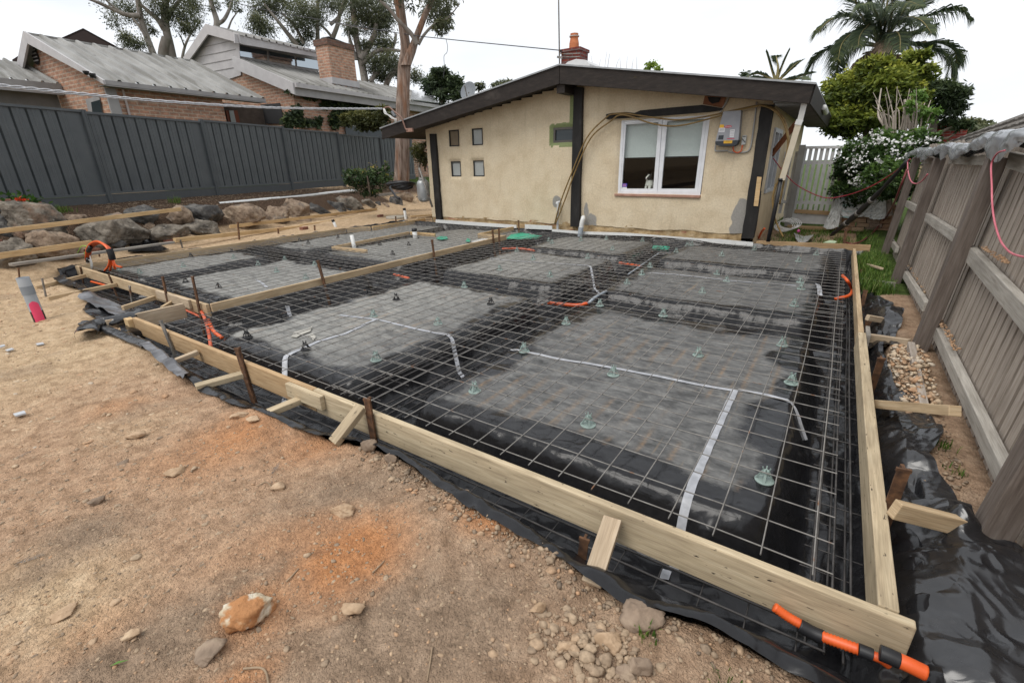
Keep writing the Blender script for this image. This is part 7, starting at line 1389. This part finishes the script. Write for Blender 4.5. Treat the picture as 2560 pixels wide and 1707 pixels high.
tree('gum_tree', 'twin stemmed gum tree rising behind the first ribbed roof', 42, [([(432, 150), (424, 110), (415, 70), (412, 30), (420, -30)], .27, .18), ([(385, 140), (368, 95), (352, 45), (345, 0), (335, -40)], .20, .13), ([(412, 75), (395, 50), (372, 30), (350, 10)], .2, .08), ([(413, 60), (432, 25), (450, 0), (470, -30)], .13, .08), ([(350, 40), (318, 38), (285, 25), (240, 5), (215, -4)], .16, .06), ([(330, 42), (350, 70), (365, 95)], .08, .06), ([(408, 140), (410, 120), (416, 95)], .3, .25), ([(300, 30), (275, 10), (258, -5)], .08, .04)],
     [(455, 40, 42, 38, 1500), (478, 15, 25, 22, 700), (300, 18, 40, 30, 750), (345, 45, 26, 24, 500), (335, 108, 26, 18, 800), (400, 20, 32, 28, 800), (378, 75, 14, 12, 200), (290, 55, 20, 22, 260), (430, -20, 70, 25, 900), (340, -20, 60, 20, 600), (465, 70, 16, 14, 380), (312, 90, 14, 10, 200)], GUM, GBK, .19, .045, 21, grp=GG, shell=.55, sp=.42, cl=16, k_=1.7)
tree('gum_tree', 'slender bare limbed gum between the clerestory roof and the twin stemmed gum', 45, [([(540, 85), (542, 55), (535, 30), (526, 0), (520, -30)], .22, .12), ([(542, 62), (560, 50), (575, 20), (582, -10)], .14, .08), ([(455, 150), (460, 125), (467, 105), (480, 80), (500, 55)], .10, .05), ([(463, 122), (455, 100), (448, 85)], .06, .03), ([(570, 75), (580, 50), (598, 25)], .07, .03)], [(590, 15, 14, 18, 200), (540, 10, 22, 18, 240), (575, 5, 20, 14, 220), (490, 60, 14, 12, 120)], GUM, GBK, .24, .055, 23, grp=GG, cl=14)
tree('gum_tree', 'leafy gum tree behind the clerestory roof left of the brick chimney', 40, [([(790, 190), (794, 110), (793, 60), (795, 0), (797, -40)], .16, .10), ([(745, 115), (722, 88), (700, 60), (680, 35), (660, 10)], .17, .06), ([(760, 110), (745, 80), (728, 55), (705, 35)], .12, .05), ([(830, 100), (845, 60), (850, 30), (862, 0)], .16, .10), ([(832, 96), (815, 75), (800, 62)], .10, .06), ([(826, 62), (845, 45), (860, 20), (868, -10)], .12, .06)],
     [(660, 20, 34, 30, 1200), (700, 10, 40, 26, 1300), (655, 70, 30, 18, 1000), (760, 30, 40, 32, 1500), (745, 60, 30, 20, 800), (790, 40, 24, 26, 900), (830, 10, 34, 20, 900), (720, -20, 90, 24, 1200), (640, 48, 20, 12, 420), (750, 105, 26, 10, 420), (770, 85, 16, 14, 360)], GUM, GBK, .19, .045, 25, grp=GG, shell=.55, sp=.42, cl=16, k_=1.7)
tree('gum_tree', 'spreading gum with yellow tipped foliage between the chimney and the big trunk', 34, [([(915, 230), (910, 190), (900, 140), (890, 95), (886, 60), (880, 0)], .25, .15), ([(902, 150), (920, 120), (935, 90), (940, 60)], .22, .12), ([(960, 240), (968, 205), (980, 185), (998, 165), (1010, 150)], .20, .10), ([(905, 160), (940, 130), (970, 125), (1000, 128)], .15, .08), ([(925, 205), (945, 180), (960, 150), (985, 110), (990, 85)], .14, .08), ([(890, 150), (878, 110), (868, 75)], .14, .06), ([(930, 210), (935, 175), (930, 150)], .1, .05)],
     [(905, 40, 40, 34, 1900), (945, 60, 34, 26, 1400), (960, 30, 32, 30, 1300), (880, 70, 18, 18, 500), (960, 110, 28, 18, 900), (940, 160, 30, 26, 1300), (975, 150, 26, 24, 900), (990, 175, 24, 18, 700), (912, 110, 16, 12, 300), (900, 0, 60, 22, 1300), (1040, 190, 18, 16, 500), (955, 190, 20, 14, 420)], GUM, GBK, .18, .045, 27, grp=GG, shell=.55, sp=.42, cl=16, k_=1.7)
DGR = leafmat('dark_green_leaves', [(0, (.012, .020, .010)), (.45, (.035, .055, .024)), (.8, (.075, .105, .042)), (1, (.12, .15, .05))]); YGR = leafmat('yellow_green_leaves', [(0, (.018, .028, .008)), (.35, (.07, .10, .018)), (.62, (.165, .205, .03)), (1, (.36, .37, .055))]); OLV = leafmat('olive_leaves', [(0, (.02, .025, .010)), (.5, (.065, .075, .025)), (1, (.15, .145, .04))])
BBK = mk('grey_brown_bark', [(.3, (.10, .08, .065)), (.7, (.22, .185, .155))], 5, .9)
tree('bushy_tree', 'dense dark green tree behind the left roof slope near the satellite dish', 30, [([(1108, 330), (1106, 260), (1105, 220)], .2, .1)], [(1105, 205, 40, 24, 2100), (1080, 215, 28, 20, 1100), (1140, 215, 28, 18, 1100), (1100, 178, 20, 8, 450), (1130, 240, 40, 16, 900), (1160, 225, 14, 10, 300)], DGR, BBK, .26, .10, 31, droop=.1, cl=24)
tree('bushy_tree', 'thin feathery tree tips just above the left roof slope', 33, [([(1200, 330), (1198, 270), (1196, 220)], .12, .04)], [(1198, 212, 13, 8, 260), (1262, 206, 20, 7, 300), (1240, 212, 14, 6, 200)], GUM, BBK, .26, .07, 33, cl=14)
tree('shrub', 'green shrub with yellow tips at the foot of the dark fence beside the trunk', 17.2, [([(925, 490), (922, 465), (918, 440)], .04, .02)], [(905, 450, 38, 26, 1500), (945, 438, 30, 28, 1300), (880, 440, 22, 22, 700), (965, 455, 18, 20, 500), (925, 480, 30, 10, 500), (964, 418, 6, 14, 130)], leafmat('shrub_leaves', [(0, (.012, .022, .010)), (.5, (.040, .075, .028)), (.85, (.095, .14, .04)), (1, (.32, .24, .05))]), BBK, .10, .045, 35, 'shrub', droop=.15, cl=30, twig=14)
tree('small_tree', 'thin yellow green tree squeezed between the trunk and the left house post', 16.6, [([(1052, 470), (1050, 440), (1048, 418), (1052, 400)], .06, .03)], [(1052, 385, 20, 26, 1000), (1040, 372, 14, 16, 400), (1064, 400, 12, 18, 350), (1062, 362, 12, 10, 220)], OLV, BBK, .10, .03, 37, droop=.3, cl=22, twig=6)
tree('hedge', 'olive hedge bush behind the dark fence under the left eave of the house', 21.5, [], [(905, 300, 30, 22, 1800), (940, 305, 30, 18, 1500), (870, 300, 16, 14, 700), (960, 285, 20, 18, 700)], OLV, BBK, .16, .06, 39, 'hedge', droop=.1, cl=22, crown='foliage')
# ivy on the brick house wall
rr = np.random.default_rng(41); L = []
for (px, py, rx, ry, n_) in [(745, 226, 30, 6, 260), (790, 236, 40, 10, 520), (850, 250, 45, 16, 1000), (910, 268, 50, 20, 1300), (870, 285, 36, 24, 1000), (930, 290, 36, 24, 1000), (838, 300, 14, 22, 300), (725, 300, 18, 20, 420), (742, 280, 12, 18, 260), (850, 236, 26, 8, 300), (880, 240, 10, 14, 200), (815, 262, 14, 8, 160), (795, 305, 6, 14, 90), (760, 305, 30, 10, 260)]:
    a = rr.random(n_) * 6.283; r = rr.random(n_) ** .6
    for q in range(n_): L.append(ap(px + rx * r[q] * math.cos(a[q]) + 3 * math.sin(q), py + ry * r[q] * math.sin(a[q]), W2 - v_ * (.03 + .12 * rr.random()), v_))
ivy = leafmesh('ivy', np.array(L), .16, .12, DGR, 42, .5); tag(ivy, 'dark green ivy climbing the brick wall under the long eave', 'ivy')
# bushes and trees at the right
tree('bushy_tree', 'rounded yellow green tree right of the house under the big palm', 19, [([(2170, 430), (2168, 360), (2175, 300), (2190, 250)], .16, .08), ([(2172, 330), (2140, 290), (2120, 250)], .08, .05)], [(2165, 235, 80, 58, 6500), (2110, 240, 55, 52, 3600), (2225, 215, 60, 48, 4200), (2150, 300, 80, 40, 3600), (2110, 300, 50, 36, 2000), (2190, 170, 44, 24, 1500), (2270, 160, 34, 26, 1100), (2300, 190, 36, 30, 1100), (2300, 140, 24, 20, 420), (2075, 235, 22, 36, 900), (2250, 280, 50, 40, 2200), (2290, 240, 36, 30, 1100)], YGR, BBK, .15, .065, 51, droop=0.0, cl=30, shell=.35, sp=.13)
tree('bushy_tree', 'dark airy tree at the right with sky showing through its leaves', 23, [([(2320, 400), (2330, 340), (2340, 290), (2365, 250), (2385, 225)], .14, .05), ([(2325, 350), (2355, 330), (2385, 318), (2415, 310)], .07, .03), ([(2332, 320), (2320, 280), (2315, 250)], .07, .04), ([(2340, 345), (2370, 345), (2400, 322)], .05, .02)], [(2370, 235, 42, 30, 1700), (2340, 230, 36, 26, 1100), (2390, 270, 26, 32, 1000), (2345, 275, 34, 26, 900), (2405, 310, 20, 16, 520), (2415, 230, 12, 14, 220), (2315, 205, 14, 10, 200), (2360, 305, 26, 14, 360)], DGR, BBK, .17, .05, 53, droop=.2, cl=26, shell=.6, sp=.15)
tree('bare_shrub', 'cut back shrub of bare pale stems with a few fresh leaves behind the white flowers', 14.2, [([(2290, 360), (2270, 300), (2262, 250)], .05, .025)] + [([(2215 + 95 * f + R.uniform(-6, 6), 350), (2205 + 120 * f + R.uniform(-10, 10), 290 + R.uniform(-8, 8)), (2190 + 150 * f + R.uniform(-14, 14), 206 + R.uniform(-5, 80) + 50 * abs(f - .5))], R.uniform(.010, .022), R.uniform(.004, .009)) for f in np.linspace(0, 1, 34)] + [([(2210, 315), (2196, 290), (2198, 255), (2203, 222)], .025, .012), ([(2215, 318), (2208, 300), (2212, 276)], .018, .008)], [(2320, 285, 30, 24, 420), (2300, 240, 18, 16, 160), (2270, 265, 12, 14, 110)], leafmat('fresh_leaves', [(0, (.05, .10, .02)), (.6, (.12, .22, .04)), (1, (.2, .3, .07))]), mk('bleached_stem', [(.3, (.26, .22, .18)), (.7, (.44, .385, .33))], 8, .85), .10, .05, 55, 'shrub', cl=20)
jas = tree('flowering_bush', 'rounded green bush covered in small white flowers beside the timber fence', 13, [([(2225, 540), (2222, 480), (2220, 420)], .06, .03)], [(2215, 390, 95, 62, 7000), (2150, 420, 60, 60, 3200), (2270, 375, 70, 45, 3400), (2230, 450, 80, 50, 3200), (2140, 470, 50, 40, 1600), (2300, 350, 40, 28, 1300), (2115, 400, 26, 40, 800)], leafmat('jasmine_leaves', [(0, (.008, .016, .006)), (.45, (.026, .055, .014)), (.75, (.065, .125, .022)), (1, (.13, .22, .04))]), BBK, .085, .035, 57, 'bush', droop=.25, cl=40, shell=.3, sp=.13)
rr = np.random.default_rng(58); P = []
for (px, py, rx, ry, n_) in [(2205, 345, 52, 22, 120), (2250, 356, 50, 20, 110), (2160, 365, 26, 18, 70), (2190, 348, 20, 12, 50), (2240, 385, 34, 22, 80), (2140, 405, 20, 14, 90), (2195, 405, 14, 10, 70), (2160, 445, 26, 16, 100), (2130, 455, 14, 12, 60), (2290, 360, 30, 14, 60), (2210, 425, 16, 12, 60), (2180, 470, 30, 16, 70), (2335, 350, 12, 8, 50), (2120, 420, 14, 20, 50), (2280, 400, 30, 16, 60)]:
    n_ = int(n_ * .55); ncl = max(4, n_ // 3); cx = px + rx * rr.normal(size=ncl) * .55; cyy = py + ry * rr.normal(size=ncl) * .55
    for k in range(n_): j = k % ncl; u = (cx[j] - 2215) / 120; P.append(ad(cx[j] + rr.normal() * 2.6, cyy[j] + rr.normal() * 2.2, 13 - .95 * math.sqrt(max(.05, 1 - u * u)) - .12 * rr.random()))
fl_ = leafmesh('blossom_sprays', np.array(P), .05, .042, flat('flower_white', (.70, .70, .68), .7), 59, -.1); hold(jas, fl_)
# palms
FRM = leafmat('palm_green', [(0, (.018, .030, .018)), (.5, (.05, .075, .04)), (.85, (.10, .125, .05)), (1, (.20, .19, .06))]); FRD = leafmat('palm_dead', [(0, (.14, .09, .06)), (1, (.34, .25, .18))])
def frond(pts, lmax, wl, seed, droop, nl=74, stiff=.5):
    rr = np.random.default_rng(seed); S_ = np.array(spl(pts, 9)); t = np.linspace(0, 1, len(S_)); vs = []; fs = []; ti = []
    for q in np.linspace(.14, 1, nl):
        p = np.array([np.interp(q, t, S_[:, k]) for k in range(3)]); p2 = np.array([np.interp(min(q + .03, 1.0), t, S_[:, k]) for k in range(3)]); d = p2 - p if q < .98 else S_[-1] - S_[-3]; d = d / (np.linalg.norm(d) + 1e-9)
        side = np.cross(d, V(0, 0, 1)); side /= np.linalg.norm(side) + 1e-9; L = lmax * (math.sin(math.pi * min(1, .16 + q * .80)) ** .7) * rr.uniform(.8, 1.15)
        for sg in (-1, 1):
            o = side * sg * stiff + d * .55 + V(0, 0, .22 - droop * rr.uniform(.2, .6)); o /= np.linalg.norm(o); m_ = p + o * L * .5; e = p + o * L * .78 + V(0, 0, -1) * L * droop * rr.uniform(.35, .7); wv = np.cross(o, side) + d * .8; wv = wv / np.linalg.norm(wv) * wl
            k = len(vs); vs += [p - wv * .3, p + wv * .3, m_ + wv * .5, e, m_ - wv * .5]; fs.append((k, k + 1, k + 2, k + 4)); fs.append((k + 4, k + 2, k + 3, k + 3)); tt = np.clip(rr.random() * .7 + .25 * (q), 0, 1); ti += [tt] * 5
    return S_, vs, fs, ti
def palm(name, label, dist, trunk, fronds, seed, lmax, wl, trr=.3, nl=74):
    K = []; t = thing(name, label, 'palm', ad(*trunk[0], dist)); b = MB(); b.tube(spl([ad(*p, dist) for p in trunk], 6), trr, 14); K.append(b.build('trunk', mk('palm_fibre', [(.3, (.06, .045, .035)), (.7, (.15, .115, .085))], 9, .95, bp=(14, .8, .03)), smooth=True))
    G = [[], [], []]; D_ = [[], [], []]; rb = MB(); rr = random.Random(seed)
    for i, (pts, dz, dead, dr) in enumerate(fronds):
        n_ = len(pts); P = [ad(px, py, dist + dz * (k / (n_ - 1)) ** 1.2) for k, (px, py) in enumerate(pts)]; S_, vs, fs, ti = frond(P, lmax, wl, seed + i, dr, nl); T = D_ if dead else G; o = len(T[0]); T[0].extend(vs); T[1].extend([tuple(x + o for x in f) for f in fs]); T[2].extend(ti); rb.tube(S_, list(np.linspace(.045, .008, len(S_))), 5, False)
    for T, mt, nm in ((G, FRM, 'fronds'), (D_, FRD, 'dead_fronds')):
        if T[0]:
            F = [f if f[2] != f[3] else f[:3] for f in T[1]]; me = bpy.data.meshes.new(nm); me.from_pydata([tuple(map(float, p)) for p in T[0]], [], F); me.materials.append(mt); a = me.attributes.new('tint', 'FLOAT', 'POINT'); a.data.foreach_set('value', np.array(T[2], np.float32)); o = bpy.data.objects.new(nm, me); scene.collection.objects.link(o); K.append(o)
    K.append(rb.build('frond_stems', mk('frond_stem', [(.3, (.13, .12, .05)), (.7, (.26, .20, .08))], 5, .7), smooth=True)); hold(t, K)
fr_ = []; C0_ = (2208, 118)
for pts, dz, dead, dr in [([C0_, (2170, 60), (2110, 38), (2070, 55), (2045, 82)], -1, 0, .75), ([C0_, (2140, 112), (2080, 118), (2040, 145), (2016, 188)], .5, 0, .8), ([C0_, (2160, 80), (2130, 85), (2105, 110), (2095, 150)], -2.5, 0, .85), ([C0_, (2180, 65), (2165, 70), (2150, 90), (2145, 118)], -3.4, 0, .9),
    ([C0_, (2270, 62), (2340, 32), (2395, 22), (2430, 48)], 0, 0, .7), ([C0_, (2270, 110), (2330, 118), (2375, 150), (2378, 195)], .5, 0, .85), ([C0_, (2300, 108), (2350, 108), (2388, 130), (2390, 165)], 2, 0, .8), ([C0_, (2240, 60), (2280, 0), (2340, -45), (2400, -60)], -.5, 0, .5), ([C0_, (2190, 40), (2160, -20), (2150, -70), (2170, -120)], 0, 0, .45), ([C0_, (2215, 30), (2230, -40), (2260, -100), (2300, -140)], 1, 0, .4), ([C0_, (2165, 30), (2130, 0), (2110, -30), (2060, -40)], 1.5, 0, .5), ([C0_, (2200, 40), (2215, -20), (2200, -90), (2210, -140)], -1.6, 0, .5),
    ([C0_, (2230, 70), (2260, 45), (2300, 50), (2330, 85)], -3, 0, .8), ([C0_, (2150, 105), (2110, 130), (2095, 160), (2090, 195)], 2.5, 0, .8), ([C0_, (2250, 40), (2290, 20), (2330, -10), (2390, -20)], 2.5, 0, .6), ([C0_, (2160, 50), (2140, 10), (2150, -30), (2190, -60)], -3, 0, .6), ([C0_, (2225, 90), (2240, 80), (2250, 95), (2250, 130)], -3.5, 0, .9), ([C0_, (2255, 95), (2280, 80), (2310, 75), (2340, 60)], 3, 0, .6), ([C0_, (2200, 60), (2190, 30), (2170, 10), (2150, 15)], -4, 0, .8), ([C0_, (2215, 60), (2240, 20), (2270, 5), (2300, 15)], -4, 0, .7), ([C0_, (2222, 70), (2232, 20), (2226, -20), (2235, -50)], -2, 0, .5),
    ([(2200, 125), (2185, 130), (2165, 150), (2150, 175)], -1.5, 1, .9), ([(2215, 135), (2228, 140), (2232, 165), (2226, 190)], -1.5, 1, .9), ([C0_, (2225, 100), (2222, 105), (2215, 130)], -2.5, 1, .6)]: fr_.append((pts, dz, dead, dr))
palm('tall_palm', 'tall feathery palm with drooping fronds rising behind the yellow green tree', 24, [(2196, 420), (2200, 260), (2205, 170), (2208, 118)], fr_, 71, .95, .05, .34, 84)
C1_ = (1940, 205)
palm('young_palm', 'young palm with stiff upright fronds behind the right roof slope', 17, [(1944, 330), (1942, 250), (1940, 205)], [([C1_, (1930, 175), (1922, 150), (1916, 133)], 0, 0, .05), ([C1_, (1952, 172), (1962, 150), (1972, 130)], 0, 0, .05), ([C1_, (1965, 185), (1985, 165), (2002, 152)], .5, 0, .15), ([C1_, (1985, 195), (2010, 188), (2030, 184)], .3, 0, .25), ([C1_, (1915, 190), (1895, 184), (1878, 188), (1866, 196)], -.3, 0, .35), ([C1_, (1980, 200), (2000, 196), (2015, 200)], -.6, 0, .3), ([C1_, (1945, 170), (1942, 150), (1940, 140)], 1, 0, .1), ([C1_, (1905, 196), (1885, 200)], .5, 0, .2)], 81, .42, .035, .12, 40)
tree('bare_twigs', 'thin bare twigs with a green sprig showing above the right roof slope', 17, [([(1520, 230), (1519, 175), (1524, 135)], .012, .004)] + [([(x + R.uniform(-3, 3), 215), (x, 172), (x + R.uniform(-8, 8), R.uniform(128, 150))], .010, .003) for x in (1483, 1498, 1512, 1540, 1552, 1566, 1580, 1592)], [(1628, 163, 13, 10, 260), (1616, 172, 10, 6, 120), (1642, 172, 12, 6, 130)], leafmat('sprig_leaves', [(0, (.08, .14, .02)), (1, (.30, .40, .06))]), mk('grey_twig', [(.3, (.30, .26, .23)), (.7, (.42, .38, .35))], 5, .9), .09, .05, 83, 'twigs', cl=16)
tree('far_tree', 'distant rounded tree above the tiled roof at the right', 60, [], [(2425, 318, 40, 16, 900), (2455, 325, 30, 12, 500)], GUM, BBK, .5, .25, 85, droop=.1, cl=14, crown='crown')
tree('bushy_tree', 'feathery twigs of a shrub peeking over the right roof slope beside the young palm', 18, [], [(1866, 186, 14, 6, 160), (1882, 196, 10, 5, 120)], DGR, BBK, .10, .04, 87, droop=.1, cl=12, crown='crown')
# tufts of grass, flowers, weeds, twigs
def tufts(name, label, pts, n_, h, seed, mat, spread, kind='stuff'):
    rr = np.random.default_rng(seed); vs = []; ti = []
    C = np.array(pts); k = rr.integers(0, len(C), n_); P = C[k, :2] + rr.normal(size=(n_, 2)) * spread; z = gh(P[:, 0], P[:, 1]); a = rr.random(n_) * 6.283; hh = h * rr.uniform(.4, 1.2, n_); le = rr.uniform(.1, .7, n_) * hh
    B = np.c_[P, z]; s = np.c_[-np.sin(a), np.cos(a), 0 * a] * .004; d = np.c_[np.cos(a), np.sin(a), 0 * a]
    m_ = B + d * le[:, None] * .35 + np.c_[0 * a, 0 * a, hh * .65]; e = B + d * le[:, None] + np.c_[0 * a, 0 * a, hh]
    vs = np.stack([B - s, B + s, m_ + s * .7, m_ - s * .7, e], 1).reshape(-1, 3); o = np.arange(n_) * 5; F1 = np.stack([o, o + 1, o + 2, o + 3], 1); F2 = np.stack([o + 3, o + 2, o + 4, o + 4], 1)
    me = bpy.data.meshes.new(name); me.from_pydata([tuple(map(float, p)) for p in vs], [], [tuple(map(int, f)) for f in F1] + [tuple(map(int, f[:3])) for f in F2]); me.materials.append(mat); at_ = me.attributes.new('tint', 'FLOAT', 'POINT'); at_.data.foreach_set('value', np.repeat(rr.random(n_), 5).astype(np.float32)); ob = bpy.data.objects.new(name, me); scene.collection.objects.link(ob); return tag(ob, label, kind=kind)
GRS = leafmat('grass_blades', [(0, (.035, .08, .012)), (.5, (.09, .17, .025)), (.85, (.16, .25, .045)), (1, (.26, .25, .10))])
tufts('grass', 'bright green grass between the right board and the timber fence', [(1.50 + .26 * R.random(), 5.6 + 2.9 * R.random()) for _ in range(160)], 7000, .13, 91, GRS, .05)
tufts('grass', 'patchy grass on the soil behind the end board', [(-.1 + 1.8 * R.random(), 9.0 + 2.5 * R.random()) for _ in range(60)], 3200, .09, 92, GRS, .10)
tufts('grass', 'grass on the ground beyond the picket gate', [(-.2 + 2.2 * R.random(), 12 + 4 * R.random()) for _ in range(60)], 2600, .15, 93, GRS, .2)
tufts('grass', 'small tufts of grass on the bank at the foot of the dark fence', [tuple(ap(px, py, FA + FNv * .5, FNv)[:2]) for px, py in [(130, 512), (140, 513), (435, 503), (440, 505), (160, 515)]], 260, .16, 94, GRS, .07)
tufts('weeds', 'small green weeds at the foot of the near fence bay', [(1.80, 1.45), (1.79, 1.52), (1.82, 1.2), (1.80, 2.9), (1.79, 3.0), (.7, -.62), (1.0, -.64), (1.02, -.7)], 160, .05, 95, GRS, .025)
fp = ap(57, 514, FA + FNv * .72, FNv); t = thing('red_flowers', 'low green plant with bright red orange flowers in the brick edged bed', 'plant', fp); rr = np.random.default_rng(96); P = fp + rr.normal(size=(240, 3)) * V(.10, .14, .09) + V(0, 0, .06); k1_ = leafmesh('foliage', P, .09, .07, leafmat('bed_leaves', [(0, (.02, .06, .012)), (1, (.08, .17, .03))]), 97, 0)
PF = np.array([ap(px + rr.normal() * 2.2, py + rr.normal() * 1.6, FA + FNv * .86, FNv) for px, py in [(63, 501), (44, 498), (60, 503)] for _ in range(9)]); k2_ = leafmesh('petals', PF, .06, .06, flat('red_petals', (.75, .07, .02), .6), 98, 0); hold(t, [k1_, k2_])
TWG = mk('dry_twig', [(.3, (.20, .14, .09)), (.7, (.36, .27, .18))], 9, .9)
for i, (L, r_, lb) in enumerate([([(745, 1412), (728, 1428), (712, 1440)], .0035, 'forked dry twig left of the biggest orange patch'), ([(1080, 1605), (1074, 1645), (1066, 1690)], .0035, 'thin curved root lying near the bottom centre'), ([(605, 1662), (645, 1655), (662, 1670), (668, 1700)], .004, 'twig near the bottom edge below the big pale rock'), ([(960, 1395), (945, 1412), (930, 1425)], .003, 'straight twig across the biggest orange patch'), ([(640, 1205), (665, 1198), (680, 1215)], .003, 'grey twig in the middle of the bare earth')]):
    pts = [az(px, py, -.08) for px, py in L]
    for p in pts: p[2] = float(gh(p[0], p[1])) + .006
    pipe('twig', lb, pts, r_, TWG, 'twig')
for (px, py, lb, sd) in [(70, 1405, 'grey dry fern leaf lying at the left of the bare earth', 1), (60, 1128, 'grey dry leaf sprig near the left edge', 2), (690, 1165, 'small dry leaf sprig by the thin buff stone', 3)]:
    c = az(px, py, -.08); rr = np.random.default_rng(sd); b = MB(); dr_ = V(rr.normal(), rr.normal(), 0); dr_ /= np.linalg.norm(dr_); pr_ = V(-dr_[1], dr_[0], 0); z = float(gh(c[0], c[1])) + .008
    for k in range(9):
        q = V(c[0], c[1], z) + dr_ * (.012 * (k - 4)); 
        wl_ = .024 * (1 - abs(k - 4) / 6) * rr.uniform(.6, 1.2)
        for sg in (-1, 1): b.prism([q, q + dr_ * .005, q + dr_ * .022 + pr_ * sg * wl_ + V(0, 0, rr.uniform(0, .012))], (0, 0, .0008))
    tag(b.build('dry_leaf', flat('grey_dry_leaf', (.20, .18, .16), .8)), lb, 'leaf')
c = az(292, 1655, -.08); b = MB(); z = float(gh(c[0], c[1])) + .01; b.prism([V(c[0], c[1], z) + V(-.012, -.02, 0), V(c[0], c[1], z) + V(.006, .0, .004), V(c[0], c[1], z) + V(.02, .03, 0), V(c[0], c[1], z) + V(-.004, .005, .004)], (0, 0, .001)); tag(b.build('green_leaf', flat('fresh_leaf', (.10, .2, .03), .6)), 'single green gum leaf on the earth near the bottom left', 'leaf')
